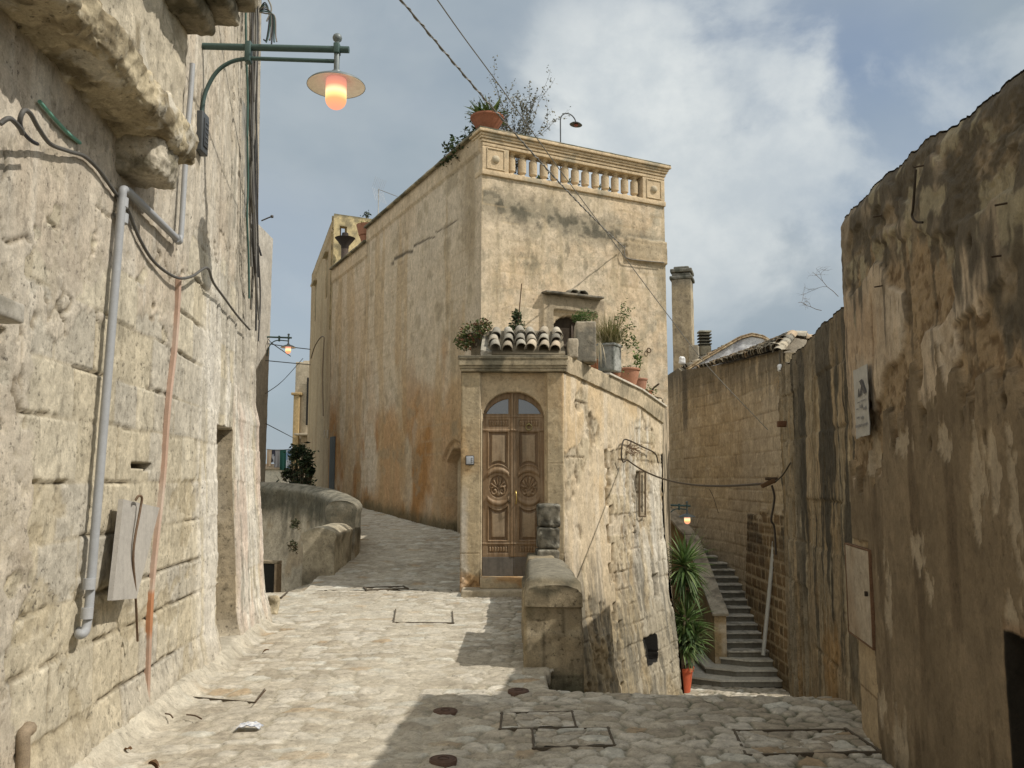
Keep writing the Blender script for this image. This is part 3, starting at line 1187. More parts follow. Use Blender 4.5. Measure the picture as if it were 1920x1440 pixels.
a1 = W(372, 88, 6.75)
b1 = W(632, 95, 6.75)
make_lamp('street_lamp', 'large lit street lamp on a green arched bracket against the sky, nearest of the three', a1, b1[0] - a1[0])
a2 = W(499, 632, 27.0)
b2 = W(541, 634, 27.0)
make_lamp('street_lamp', 'small lit street lamp in the gap between the left building and the corner house', a2, b2[0] - a2[0], 1.0, box=False)
a3 = W(1246, 947, 19.4)
b3 = W(1288, 948, 19.4)
make_lamp('street_lamp', 'lit street lamp hanging over the spiky palms by the stone staircase', a3, b3[0] - a3[0], .78, box=False)


# ------------------------------------------------------------------ the high wall on the right
def hitR(px, py, off=0.0):
    return hit(px, py, (1.4 - off, 0, 0), (1, -.148, 0))


def drip(U, V, u0, v0, w, h, seed):
    """a ragged, downward-dripping patch"""
    d = 1 - np.hypot((U - u0) / w, (V - v0) / h) + (fb2(U * 13, V * 4.0, 5, seed, .62) - .5) * 2.1 + (fb2(U * 45, V * 16, 3, seed + 7) - .5) * .5
    return sm(.36, .48, d)


def right_wall():
    T = thing('plastered_wall', 'tall stained garden wall with peeling brown render at the right edge', 'wall', (2.1, 4.5, 0))
    us = np.concatenate([np.arange(-3, 2.4, .1), np.arange(2.4, 5.72, .0125)])
    vs = np.arange(-.2, 3.46, .0125)
    U, V = np.meshgrid(us, vs)
    n1 = fb2(U * 1.2, V * 1.2, 5, 101, .55)
    n2 = fb2(U * 5, V * 5, 5, 102, .6)
    n3 = fb2(U * 20, V * 20, 4, 103, .6)
    ns = fb2(U * 6, V * .8, 5, 104, .6)
    ns2 = fb2(U * 11, V * 1.6, 5, 105, .6)
    C = np.zeros(U.shape + (3,)) + np.array((.46, .375, .275))
    C = mixc(C, (.50, .43, .34), sm(.42, .62, ns) * .7)
    C = mixc(C, (.38, .265, .165), sm(.5, .7, n1) * .6)
    C = C * (.85 + .3 * n2)[..., None]
    D = (n2 - .5) * .02 + (n3 - .5) * .008
    # broken, spongy patches of bare stone
    sp = sm(.52, .55, fb2(U * 1.5, V * 2.0, 4, 107) + .10 * np.exp(-((V - 1.95) / .35) ** 2) - .10 * sm(1.6, 1.3, V) - .1 * sm(4.6, 5.0, U))
    D = D - sp * (.016 + .022 * (n3 - .4)) - sp * .012 * fb2(U * 40, V * 40, 2, 77)
    C = mixc(C, (.28, .205, .12), sp * .85)
    C = mixc(C, (.15, .10, .055), sp * sm(.55, .60, n3) * .8)
    # brown render over the lower part, ragged at its top
    fr = np.interp(U, [2.4, 3.2, 3.7, 4.3, 4.75, 5.0, 5.25, 5.4, 5.72], [2.0, 2.0, 2.05, 2.02, 1.88, 1.80, 1.62, 1.55, 1.78])
    rv = V - fr + (n1 - .5) * .35 + (ns2 - .5) * .70 + (n3 - .5) * .12
    br = sm(.012, -.012, rv)
    strip = (U > 5.22 + .10 * (n2 - .5) + .05 * sm(.9, 1.2, V)) & (V < 1.22 + .08 * (n2 - .5))
    br = br * (1 - strip)
    bc = np.zeros(C.shape) + np.array((.185, .142, .090))
    bc = mixc(bc, (.235, .182, .118), sm(.4, .65, n1) * .8)
    bc = mixc(bc, (.085, .06, .036), sm(.5, .68, ns) * .6)
    bc = bc * (.85 + .3 * n2)[..., None]
    C = C * (1 - br[..., None]) + bc * br[..., None]
    D = D * (1 - br) + br * (.014 + (n2 - .5) * .008 + (n3 - .5) * .004)
    # pale patches where the render fell
    def RP(px, py):
        h_ = hitR(px, py)
        return h_[1], h_[2]
    for px, py, w, h, sd in ((1720, 1030, .16, .16, 1), (1668, 1110, .12, .30, 2), (1745, 1085, .10, .12, 3), (1838, 880, .10, .30, 4), (1870, 850, .07, .25, 5), (1835, 960, .05, .2, 6),
                             (1910, 960, .06, .4, 7), (1690, 830, .2, .12, 8), (1640, 860, .14, .2, 9), (1690, 1390, .16, .22, 10), (1770, 830, .1, .12, 12), (1660, 1330, .16, .2, 13), (1905, 1160, .06, .15, 15)):
        u0, v0 = RP(px, py)
        m = drip(U, V, u0, v0, w * 1.25, h, 200 + sd)
        C = mixc(C, (.40, .335, .245), m * .85)
        D = D - .008 * m
    C = mixc(C, (.40, .315, .20), strip * .85)
    for vv in (.30, .62):
        C = mixc(C, (.2, .14, .08), strip * sm(.012, .003, np.abs(V - vv - .01 * (n2 - .5))))
    # black growth along the top, running down in tongues
    tp = sm(.05, -.1, np.interp(U, [2.5, 3.1, 4.0, 5.72], [3.05, 3.14, 3.28, 3.37]) - V - .42 - .95 * (ns - .42) - .55 * (n1 - .45) - .42 * sm(4.8, 2.8, U))
    mk = sm(.33, .52, fb2(U * 4, V * 2.6, 5, 110, .62))
    C = mixc(C, (.25, .205, .145), tp * .8)
    C = mixc(C, (.075, .067, .052), tp * mk * .78)
    lich = sm(.58, .66, fb2(U * 8, V * 5, 4, 111)) * tp
    C = mixc(C, (.36, .32, .22), lich * .7)
    tg = sm(.62, .70, ns2) * sm(1.5, 2.5, V)
    C = mixc(C, (.075, .062, .045), tg * .7)
    # long crack and holes
    ck = sm(.014, .004, np.abs(U - 5.02 - .05 * (fb2(V * 2, V * 0, 3, 112) - .5))) * sm(1.9, 2.1, V) * sm(2.75, 2.6, V)
    D -= .025 * ck
    C = mixc(C, (.16, .08, .035), ck)
    rng = np.random.default_rng(8)
    for k in range(22):
        u0, v0 = rng.uniform(2.7, 5.5), rng.uniform(1.7, 2.7)
        m = sm(1, .6, np.hypot((U - u0) / rng.uniform(.01, .022), (V - v0) / rng.uniform(.02, .05)) + (n3 - .5))
        D -= .04 * m
        C = mixc(C, (.05, .035, .02), m * .9)
    # dark hole low at the near end
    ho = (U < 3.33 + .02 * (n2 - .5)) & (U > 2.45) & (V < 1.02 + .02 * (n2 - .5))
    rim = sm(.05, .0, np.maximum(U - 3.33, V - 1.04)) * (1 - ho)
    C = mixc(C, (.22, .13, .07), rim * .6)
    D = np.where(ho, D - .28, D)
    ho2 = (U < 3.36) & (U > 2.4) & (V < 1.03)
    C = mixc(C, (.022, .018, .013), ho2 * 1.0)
    # damp foot
    C = mixc(C, (.07, .06, .04), sm(.25, 0, V + (n1 - .5) * .5) * .6 * (1 - strip))
    top = np.interp(us, [2.5, 3.1, 4.0, 5.72], [2.99, 3.10, 3.27, 3.37]) + (fb2(us * 1.6, us * 0, 5, 120, .6) - .5) * .09 + (fb2(us * 17, us * 0 + 4, 4, 121, .7) - .5) * .03
    tw = sm(2.6, 3.46, V)
    zo = V + tw * (top[None, :] - 3.46)
    # round the free corner
    D = D - .05 * sm(.07, 0, 5.715 - U) ** 2
    D = D - .03 * sm(.08, 0, 3.46 - V)
    mb = MB()
    hf(mb, (1.4, 0), (.148, 1), (-1, 0), us, vs, D, C, None, tw * (top[None, :] - 3.46), flip=True)
    # top and the far return, with the same ragged line
    w = np.linspace(0, .5, 9)
    Bt = np.stack([np.stack([1.4 + .148 * us - D[-1] + a * np.ones_like(us), us, top - (.0 if i else 0) + (fb2(us * 9, us * 0 + a * 20, 3, 125) - .5) * .05 * (i > 0) * (i < 8)], -1) for i, a in enumerate(w)], 0)
    tcol = mixc(np.zeros(Bt.shape) + np.array((.16, .13, .085)), (.06, .052, .04), sm(.4, .6, fb3(Bt, 4, 4, 9)))
    mb.grid(Bt, tcol)
    Rv = np.stack([np.stack([1.4 + .148 * us[-1] - D[:, -1] + a, us[-1] * np.ones_like(vs) + .02 * (fb2(vs * 6, vs * 0 + a * 9, 3, 127) - .5) * (a > 0), zo[:, -1]], -1) for a in np.linspace(0, .5, 12)], 1)
    mb.grid(Rv, np.repeat(C[:, -1:, :], 12, 1))
    mb.prism([(1.4 + .148 * -3 + .35, -3), (1.4 + .148 * 5.6 + .35, 5.6), (1.4 + .148 * 5.6 + .62, 5.6), (1.4 - .148 * 3 + .62, -3)], (0, 0, -4), (1, 0, 0), (0, 1, 0), (0, 0, 7.25), (.2, .16, .1))
    mb.build('wall', M_RENDER, T)
    # pale utility hatch
    c = [hitR(1594, 1024, .012), hitR(1638, 1030, .012), hitR(1637, 1205, .012), hitR(1591, 1189, .012)]
    y0, y1 = np.mean([c[1][1], c[2][1]]), np.mean([c[0][1], c[3][1]])
    z0, z1 = np.mean([c[2][2], c[3][2]]), np.mean([c[0][2], c[1][2]])
    mb = MB()
    M = np.array([[1, .148, 0], [0, 1, 0], [0, 0, 1]])
    ym, zm = (y0 + y1) / 2, (z0 + z1) / 2
    M = np.array([[.989, .146, 0], [-.146, .989, 0], [0, 0, 1]])
    cfh = stone_cf((.40, .34, .26), (.33, .25, .17), .5, .7, 3, 130, pale=(.47, .42, .35))
    mb.rbox((1.4 + .148 * ym - .018, ym, zm), (.02, y1 - y0 - .013, z1 - z0 - .012), 0, .004, .06, .002, 5, 3, 0, cfh, M)
    H = mb.build('hatch_door', M_TRIM, T)
    mb = MB()
    fx = .016
    for (yy, zz, sy, sz) in ((y0, zm, .011, z1 - z0 + .011), (y1, zm, .011, z1 - z0 + .011), (ym, z0, y1 - y0 - .011, .010), (ym, z1, y1 - y0 - .011, .010)):
        mb.rbox((1.4 + .148 * yy - fx, yy, zz), (.03, sy, sz), (.17, .10, .06), .004, .2, M=M)
    mb.build('hatch_frame', M_RUST, T)
    mb = MB()
    mb.rbox((1.4 + .148 * y0 - .04, y0 + .035, zm + .03), (.02, .016, .03), (.05, .04, .03), .004, .2, M=M)
    mb.build('latch', M_RUST, T)
    # poster
    c = [hitR(1609, 692, .02), hitR(1633, 682, .02), hitR(1634, 813, .02), hitR(1606, 826, .02)]
    y0, y1 = (c[1][1] + c[2][1]) / 2, (c[0][1] + c[3][1]) / 2
    z0, z1 = (c[2][2] + c[3][2]) / 2, (c[0][2] + c[1][2]) / 2
    rng = np.random.default_rng(4)
    a_, b_ = np.meshgrid(np.linspace(0, 1, 14), np.linspace(0, 1, 30))
    yy = y1 + (y0 - y1) * a_ + .006 * (fb2(a_ * 0 + 2, b_ * 8, 3, 5) - .5)
    zz = z0 + (z1 - z0) * b_ + .03 * (fb2(a_ * 5, b_ * 0, 3, 6) - .5) * (b_ < .05)
    off = .032 + .008 * fb2(a_ * 3, b_ * 6, 3, 7)
    P = np.stack([1.4 + .148 * yy - off, yy, zz], -1)
    mb = MB()
    pc = np.array((.42, .41, .38)) * (.85 + .3 * fb2(a_ * 6, b_ * 9, 3, 9))[..., None]
    pc = mixc(pc, (.30, .30, .30), sm(.03, .0, np.abs(b_ - .17)) * sm(.5, .6, fb2(a_ * 9, b_ * 3, 2, 2)))
    mb.grid(P, pc)
    P2 = P.copy()
    P2[..., 0] += .004
    mb.grid(P2, pc, flip=True)
    TP = thing('poster', 'torn pale paper poster pasted high on the right wall near its end', 'poster', tuple(P[0, 0]))
    mb.build('sheet', M_PAPER, TP)

    def ink(poly, name, col=(.10, .095, .095)):
        m_ = MB()
        o = np.array((1.4 + .148 * y1 - .045, y1, z0))
        ea = np.array((.148 * (y0 - y1), y0 - y1, 0))
        m_.prism(poly, o, ea, (0, 0, z1 - z0), (.002, 0, 0), col)
        m_.build(name, M_PAPER, TP, smooth=False)
    ink([(.50, .80), (.68, .815), (.93, .60), (.78, .595), (.70, .70), (.66, .70), (.58, .59), (.50, .59), (.62, .72)], 'emblem')
    ink([(.40, .68), (.46, .70), (.50, .585), (.35, .575)], 'emblem')
    for (x_, y_, w_, h_) in ((.3, .49, .16, .02), (.55, .50, .3, .018), (.2, .40, .12, .02), (.45, .41, .15, .05), (.7, .37, .18, .045), (.2, .27, .14, .03), (.5, .25, .16, .04), (.08, .145, .35, .04), (.5, .155, .38, .03)):
        q = [(x_, y_), (x_ + w_, y_ + .006), (x_ + w_, y_ + h_), (x_ + w_ * .4, y_ + h_ * .8), (x_, y_ + h_)]
        ink(q, 'printed_line', (.24, .235, .23))
    # meter plate in the dark hole
    mb = MB()
    a = hitR(1897, 1304, -.20)
    mb.rbox((1.4 + .148 * (a[1] - .18) + .21, a[1] - .18, a[2] - .06), (.05, .34, .13), (.008, .008, .01), .004, .2, M=M)
    TM = thing('meter_box', 'black meter box in the dark hole at the lower right corner', 'meter box', (a[0], a[1] - .1, a[2]))
    mb.build('case', M_PVC, TM, sharp=40)
    mb = MB()
    for (dy, dz, sy, sz) in ((-.005, -.06, .008, .14), (-.18, .01, .35, .008), (-.18, -.13, .35, .008)):
        mb.rbox((1.4 + .148 * (a[1] + dy) + .182, a[1] + dy, a[2] + dz), (.008, sy, sz), (.35, .33, .3), .002, .2, M=M)
    mb.build('frame', M_PVC, TM)
    # nails
    rng = np.random.default_rng(21)
    for px, py in ((1732, 308), (1652, 403), (1890, 378), (1876, 478), (1655, 534)):
        p_ = hitR(px, py, 0.0)
        m_ = MB()
        m_.tube([p_ + np.array((.03, 0, 0)), p_ + np.array((-.045, rng.uniform(-.02, .02), -.012))], .0042, (.07, .05, .035), 6)
        one('iron_nail', m_, M_RUST, 'rusty iron nail sticking out of the peeling plaster of the right wall', 'nail', tuple(p_), 'nails in the right wall')
    mb = MB()
    pts = spline([hitR(1717, 318, .02), hitR(1715, 350, .025), hitR(1712, 390, .02), hitR(1710, 405, .02), hitR(1718, 416, .025), hitR(1730, 417, .02)], 6)
    mb.tube(pts, .006, (.05, .04, .03), 6)
    one('wire_end', mb, M_RUST, 'thin dark wire curling down from the top of the right wall', 'wire', tuple(pts[0]))


right_wall()


def right_wall_far():
    T = thing('block_wall', 'lower wall of big stone blocks with long black streaks, beyond the plastered wall', 'wall', (2.5, 7.2, 0))
    us = np.arange(5.66, 9.06, .015)
    vs = np.arange(-2.6, 2.92, .018)
    U, V = np.meshgrid(us, vs)
    bid, dist = ashlar(U, V, courses_of(-2.7, 3.3, .40, .56, 5), .5, .95, 19, .02)
    n2 = fb2(U * 5, V * 5, 5, 141, .6)
    n3 = fb2(U * 20, V * 20, 3, 142)
    ns = fb2(U * 5.5, V * .45, 5, 143, .62)
    ns2 = fb2(U * 14, V * .7, 4, 145, .6)
    C = blend3(bid, (.32, .24, .14), (.29, .225, .14), (.36, .275, .17))
    C = C * (.82 + .36 * n2)[..., None]
    C = mixc(C, (.42, .36, .25), sm(.50, .62, ns2) * .6)
    C = mixc(C, (.19, .145, .085), sm(.50, .60, fb2(U * 22, V * .6, 4, 146, .6)) * .7)
    C = mixc(C, (.05, .046, .036), sm(.47, .55, ns + .05 * sm(0, 2.5, V) + .16 * (ns2 - .5)) * sm(-.5, .9, V + (n2 - .5)) * .9)
    C = mixc(C, (.14, .12, .09), sm(2.3, 2.7, V + .3 * (n2 - .5)) * .6)
    C = mixc(C, (.36, .22, .09), sm(.55, .7, fb2(U * 2, V * 1.2, 4, 147)) * sm(1.2, .2, V) * .7)
    D = (bid - .5) * .02 + (n2 - .5) * .03 + (n3 - .5) * .012
    jm = sm(.016, .004, dist + (n3 - .5) * .016) * sm(.46, .58, fb2(U * 2.5, V * 2.5, 4, 149))
    D -= .014 * jm
    D += .016 * (ns2 - .5) + .012 * (fb2(U * 22, V * .6, 4, 146, .6) - .5)
    C = mixc(C, (.13, .10, .06), jm * .6)
    # tooled fluting, narrow vertical ribs near the far end
    rb = sm(7.8, 8.3, U)
    D += rb * .022 * np.sin(U * 52 + n2 * 2)
    C = mixc(C, (.36, .30, .21), rb * sm(.45, .6, ns2) * .5)
    top = 2.86 + (fb2(us * 3, us * 0, 4, 151) - .5) * .10 - .03 * (us - 5.7)
    tw = sm(2.2, 2.92, V)
    D = D - .11
    mb = MB()
    hf(mb, (1.4, 0), (.148, 1), (-1, 0), us, vs, D, C, None, tw * (top[None, :] - 2.92), flip=True)
    Bt = np.stack([np.stack([1.4 + .148 * us - D[-1] + a, us, top + (fb2(us * 9, us * 0 + a * 20, 3, 155) - .5) * .04 * (a > 0)], -1) for a in np.linspace(0, .5, 8)], 0)
    mb.grid(Bt, (.15, .125, .085))
    mb.prism([(1.4 + .148 * 5.66 + .2, 5.66), (1.4 + .148 * 9.04 + .13, 9.045), (1.4 + .148 * 9.04 + .6, 9.045), (1.4 + .148 * 5.66 + .6, 5.66)], (0, 0, -4), (1, 0, 0), (0, 1, 0), (0, 0, 6.7), (.25, .19, .11))
    mb.build('wall', M_STONE, T)
    mb = MB()
    mb.prism([(2.90, 9.0), (4.10, 12.7), (4.6, 12.5), (3.4, 8.9)], (0, 0, -4), (1, 0, 0), (0, 1, 0), (0, 0, 6.66), (.27, .2, .12))
    mb.build('return_wall', M_STONE, T)
    # rusty bracket and dead twigs
    mb = MB()
    p = W(1466, 795, 8.6)
    mb.rbox(p, (.09, .06, .06), (.16, .085, .05), .008, .05)
    one('rusty_bracket', mb, M_RUST, 'small rusty bracket sticking out from the end of the block wall', 'bracket', tuple(p))
    rng = np.random.default_rng(31)
    mb = MB()
    base = W(1572, 556, 5.9)

    def grow(p, d, L, r, dep):
        n = 5
        q = [p]
        for i in range(n):
            d = d + rng.normal(0, .22, 3)
            d /= np.linalg.norm(d)
            q.append(q[-1] + d * L / n)
        mb.tube(q, np.linspace(r, r * .6, n + 1), (.17, .13, .09), 4, False)
        if dep:
            for k in range(3):
                grow(q[2 + k], d + rng.normal(0, .6, 3), L * .55, r * .6, dep - 1)
    grow(base, np.array((-.5, .1, .6)), .26, .0022, 3)
    grow(base + np.array((-.03, .25, -.05)), np.array((-.8, .1, .3)), .2, .0022, 3)
    one('dry_twig', mb, M_RUST, 'dry leafless twig growing from the top of the block wall', 'plant', tuple(base))


right_wall_far()


# ------------------------------------------------------------------ the tall corner house
CC = np.array((-.629, 17.1))
EF = np.array((.890, .4557))        # along the front, to the right
NF = np.array((.4557, -.890))       # out of the front
EL = np.array((-.4557, .890))       # along the left side, away
NL = np.array((-.890, -.4557))


def FP(s, z, d=0.0):
    q = CC + EF * s + NF * d
    return np.array((q[0], q[1], z))


def LP(s, z, d=0.0):
    q = CC + EL * s + NL * d
    return np.array((q[0], q[1], z))


def hitF(px, py, d=0.0):
    p0 = FP(0, 0, d)
    h = hit(px, py, p0, (NF[0], NF[1], 0))
    return np.dot(h[:2] - CC, EF), h[2]


def hitS(px, py, d=0.0):
    h = hit(px, py, LP(0, 0, d), (NL[0], NL[1], 0))
    return np.dot(h[:2] - CC, EL), h[2]


MF = np.array([[EF[0], -EF[1], 0], [EF[1], EF[0], 0], [0, 0, 1.0]])     # local x along the front, y inwards
ML = np.array([[EL[0], NF[0] * 0 - EL[1], 0], [EL[1], EL[0], 0], [0, 0, 1.0]])


def corner_house():
    T = thing('corner_house', 'tall ochre corner house with a roof terrace and balustrade in the centre of the view', 'house', (.8, 18.5, .4))
    WF, ZB = 4.68, 7.92
    us = np.unique(np.concatenate([np.arange(0, .1, .02), np.arange(.1, WF, .03), [WF]]))
    vs = np.arange(-1, ZB + .001, .03)
    U, V = np.meshgrid(us, vs)
    n1 = fb2(U * .8, V * .8, 5, 201, .55)
    n2 = fb2(U * 3.5, V * 3.5, 5, 202, .6)
    n3 = fb2(U * 12, V * 12, 4, 203, .6)
    ns = fb2(U * 3.2, V * .5, 5, 204, .6)
    C = np.zeros(U.shape + (3,)) + np.array((.55, .455, .325))
    C = mixc(C, (.555, .43, .285), sm(.45, .65, n1) * .8)
    C = mixc(C, (.61, .51, .38), sm(.5, .68, n2) * .5)
    C = mixc(C, (.44, .35, .22), sm(.5, .66, ns) * .5)
    spots = sm(.60, .64, fb2(U * 5, V * 4, 5, 205, .65))
    C = mixc(C, (.36, .31, .22), spots * .6)
    # grey growth below the balustrade, running down in tongues
    bd = np.exp(-((V - (7.38 - .12 * U)) / .34) ** 2)
    mk = sm(.44, .60, fb2(U * 2.2, V * 2.6, 5, 206, .62) + .22 * bd - .10 * sm(6.9, 6.2, V))
    C = mixc(C, (.22, .195, .14), mk * bd * .8)
    C = mixc(C, (.085, .08, .06), mk * bd * sm(.5, .62, fb2(U * 5, V * 5, 4, 207)) * .75)
    C = mixc(C, (.27, .23, .155), sm(.55, .70, ns) * np.exp(-((V - 6.2) / 1.0) ** 2) * .65)
    for px, py in ((1000, 490), (1062, 465), (1098, 495), (1130, 420)):
        s0, z0 = hitF(px, py)
        C = mixc(C, (.22, .19, .13), drip(U, V, s0, z0, .10, .33, int(px)) * .6)
    C = mixc(C, (.36, .32, .24), sm(.5, .65, fb2(U * 4, V * 4, 4, 208)) * sm(3.9, 4.3, U) * .55)
    D = (n2 - .5) * .022 + (n3 - .5) * .012
    bid, dist = ashlar(U, V, courses_of(-1.1, 8.2, .30, .36, 15), .45, .8, 29, .02)
    jm = sm(.03, .005, dist) * sm(.5, .64, fb2(U * 1.1, V * 1.1, 3, 209))
    D -= .006 * jm
    C = mixc(C, (.40, .31, .19), jm * .5)
    # right hand corner: thicker band of masonry, ending in a chipped foot
    s1, zt = hitF(1185, 385)
    s2, zb = hitF(1170, 487)
    cb = sm(-.02, .02, U - 3.55 + (n2 - .5) * .25) * sm(-.015, .015, V - zb - (n3 - .5) * .05) * sm(.02, -.02, V - 7.05 - (n2 - .5) * .1)
    D += .075 * cb
    C = mixc(C, (.50, .39, .25), cb * .5)
    C = mixc(C, (.18, .15, .10), cb * sm(.56, .66, fb2(U * 4, V * 4, 4, 211)) * .6)
    edge0 = sm(0, .08, U) * sm(WF, WF - .06, U) + cb
    D = D * np.clip(edge0, 0, 1)
    # window: raised surround, sunk panel, arched opening
    wl, wt = hitF(1014, 551)
    wr, _ = hitF(1131, 560)
    pl_, ptop = hitF(1035, 580)
    ol, _ = hitF(1037, 600)
    orr, _ = hitF(1100, 600)
    _, at = hitF(1068, 593)
    wm = sm(-.008, .008, U - wl) * sm(.008, -.008, U - wr) * sm(.01, -.01, V - wt) * (V > 3.2)
    D += .07 * wm
    C = mixc(C, (.45, .36, .24), wm * .7)
    C = mixc(C, (.25, .21, .15), wm * sm(.47, .62, fb2(U * 3, V * 1.2, 4, 213) + .2 * sm(.45, 0, wt - V)) * .75)
    pn = (U > pl_) & (U < wr - .22) & (V < ptop)
    D = np.where(pn, D - .09, D)
    C = mixc(C, (.52, .41, .27), pn * .7)
    cx, rr = (ol + orr) / 2, (orr - ol) / 2
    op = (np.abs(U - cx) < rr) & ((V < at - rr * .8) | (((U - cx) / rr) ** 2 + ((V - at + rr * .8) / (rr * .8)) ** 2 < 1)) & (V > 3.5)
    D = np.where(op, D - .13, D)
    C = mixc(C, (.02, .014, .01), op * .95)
    mb = MB()
    hf(mb, CC, EF, NF, us, vs, D, C)
    # left side
    Ls = 11.46
    us = np.unique(np.concatenate([np.arange(0, .1, .02), np.arange(.1, Ls, .04), [7.74, 7.75, Ls]]))
    vs = np.arange(-.6, 8.86, .035)
    U, V = np.meshgrid(us, vs)
    n1 = fb2(U * .55, V * .55, 5, 221, .55)
    n2 = fb2(U * 3.2, V * 3.2, 5, 222, .6)
    n3 = fb2(U * 11, V * 11, 3, 223, .6)
    ns = fb2(U * 1.5, V * .22, 5, 224, .6)
    C = np.zeros(U.shape + (3,)) + np.array((.535, .435, .31))
    C = mixc(C, (.57, .475, .355), sm(.45, .65, n1) * .7)
    lowz = sm(5.6, 2.2, V + (n1 - .5) * 2.5)
    C = mixc(C, (.40, .21, .07), sm(.40, .62, fb2(U * .7, V * .45, 5, 231) + .22 * lowz - .13) * (.15 + .65 * lowz) * .9)
    C = mixc(C, (.34, .165, .05), sm(.50, .64, fb2(U * 1.2, V * .6, 5, 226) + .12 * lowz - .05) * lowz * .8)
    C = mixc(C, (.42, .29, .15), sm(.53, .66, fb2(U * 2.2, V * .3, 5, 227)) * .5)
    C = mixc(C, (.31, .235, .14), sm(1.9, .3, U + (n1 - .5) * 1.5) * sm(.42, .6, ns) * .7)
    C = mixc(C, (.33, .30, .24), sm(2.7, 1.6, V + .8 * (n1 - .5)) * sm(2.4, .8, U + (n2 - .5)) * .7)
    C = mixc(C, (.30, .24, .15), sm(.60, .7, fb2(U * 2.2, V * 2.2, 5, 228)) * .5)
    D = (n2 - .5) * .03 + (n3 - .5) * .010
    bid, dist = ashlar(U, V, courses_of(-1.1, 9.2, .30, .36, 16), .5, .85, 39, .02)
    jm = sm(.035, .006, dist) * sm(.50, .62, fb2(U * .8, V * .8, 3, 229))
    C = mixc(C, (.38, .29, .18), jm * .4)
    D -= .007 * jm
    # black diagonal crack
    a, b = hitS(732, 494), hitS(862, 408)
    t = (U - b[0]) / (a[0] - b[0])
    line = b[1] + (a[1] - b[1]) * t + .10 * (fb2(U * 1.3, U * 0, 3, 230) - .5) - .12 * (np.floor(t * 3.2) - t * 3.2 + .5)
    ck = sm(.055, .012, np.abs(V - line) / (.45 + sm(.2, .9, t))) * sm(-.02, .05, t) * sm(1.02, .95, t)
    C = mixc(C, (.08, .065, .045), ck * .85)
    D -= .02 * ck
    # two mouldings under the coping, following the step of the wall head
    step = U > 7.745
    zt = np.where(step, 8.42, 8.82)
    bd = (V > zt - .42)
    D = D * .6 + np.where(bd, .045, 0)
    C = mixc(C, (.53, .41, .27), bd * .6)
    C = mixc(C, (.15, .12, .08), sm(.10, .0, zt - V) * .7)
    # arched recess near the corner
    cx = hitS(851, 900)[0]
    zt_ = hitS(846, 826)[1]
    w_ = .52
    oa = (np.abs(U - cx) < w_ + .14) & (V < zt_ - (np.abs(U - cx) / .66) ** 2 * .42)
    oc = (np.abs(U - cx) < w_) & (V < zt_ - .18 - (np.abs(U - cx) / w_) ** 2 * .30)
    D = np.where(oa, D - .06, D)
    D = np.where(oc, D - .30, D)
    C = mixc(C, (.27, .20, .12), oc * .8)
    # damp foot
    zr = zroad(17.1 + U * .89)
    C = mixc(C, (.10, .085, .045), sm(.40, .02, V - zr + (n2 - .5) * .3) * .85)
    # slim side door near the far end
    D = D * sm(0, .08, U) * 1.0
    zo = np.minimum(V, zt) - V
    hf(mb, CC, EL, NL, us, vs, D, C, None, zo, flip=True)
    # core
    i = .30
    FRc = CC + EF * WF
    pts = [CC + EF * i + EL * i, CC + EF * (WF - .02) + EL * i, CC + EF * (WF - .02) + EL * 11.4, CC + EF * i + EL * 11.4]
    mb.prism([tuple(p) for p in pts], (0, 0, -4), (1, 0, 0), (0, 1, 0), (0, 0, 11.86), (.47, .37, .24))
    mb.build('wall', M_PLAST, T)
    # parapet of the left side (the inner face and the coping)
    mb = MB()
    cf = stone_cf((.34, .29, .20), (.10, .095, .065), .42, .6, 3, 240)
    for s0, s1, z in ((.25, 7.745, 8.82), (7.75, 11.46, 8.42)):
        c = LP((s0 + s1) / 2, (7.8 + z) / 2 - .02, -.17)
        mb.rbox(c, (s1 - s0, .22, z - 7.8), (.44, .35, .23), .01, .3, M=ML)
        c = LP((s0 + s1) / 2, z + .02, -.10)
        mb.rbox(c, (s1 - s0 + .02, .46, .06), 0, .02, .08, .012, 4, 5, 0, cf, ML, maxn=120)
    mb.build('side_parapet', M_TRIM, T)
    # balustrade
    tc = stone_cf((.55, .43, .28), (.33, .29, .21), .56, .7, 2.5, 250)
    mb = MB()
    zb, z1, z2 = 7.90, 8.52, 8.86
    mb.rbox(FP(WF / 2, zb + .055, -.13), (WF + .02, .36, .11), 0, .012, .06, .006, 4, 3, 0, tc, MF, maxn=120)
    mb.build('base_rail', M_TRIM, T)
    mb = MB()
    for z, h, p in ((z1 + .04, .08, .0), (z1 + .115, .07, .02), (z1 + .175, .05, .05), (z1 + .23, .06, .07), (z1 + .295, .07, .115)):
        mb.rbox(FP(WF / 2, z, -.13), (WF + 2 * p, .34 + 2 * p, h - .003), 0, .014, .06, .005, 4, 7, 0, tc, MF, maxn=120)
    mb.rbox(FP(WF / 2, z1 + .345, -.13), (WF + .22, .55, .03), 0, .01, .06, .006, 5, 9, 0, stone_cf((.30, .27, .2), (.09, .1, .07), .4, .6, 3, 251), MF, maxn=120)
    mb.build('cornice', M_TRIM, T)
    pw = .62
    for s in (pw / 2, WF - pw / 2):
        mb = MB()
        mb.rbox(FP(s, (zb + .11 + z1) / 2, -.13), (pw - .004, .32, z1 - zb - .11), 0, .01, .05, .004, 4, 11, 0, tc, MF)
        for (ds, dz, ws, hs) in ((0, .215, .42, .022), (0, -.215, .42, .022), (.20, 0, .022, .41), (-.20, 0, .022, .41)):
            mb.rbox(FP(s + ds, (zb + .11 + z1) / 2 + dz, .035), (ws, .03, hs), (.55, .44, .29), .006, .1, M=MF)
        Mr = np.array([[EF[0], 0, NF[0]], [EF[1], 0, NF[1]], [0, 1, 0]])
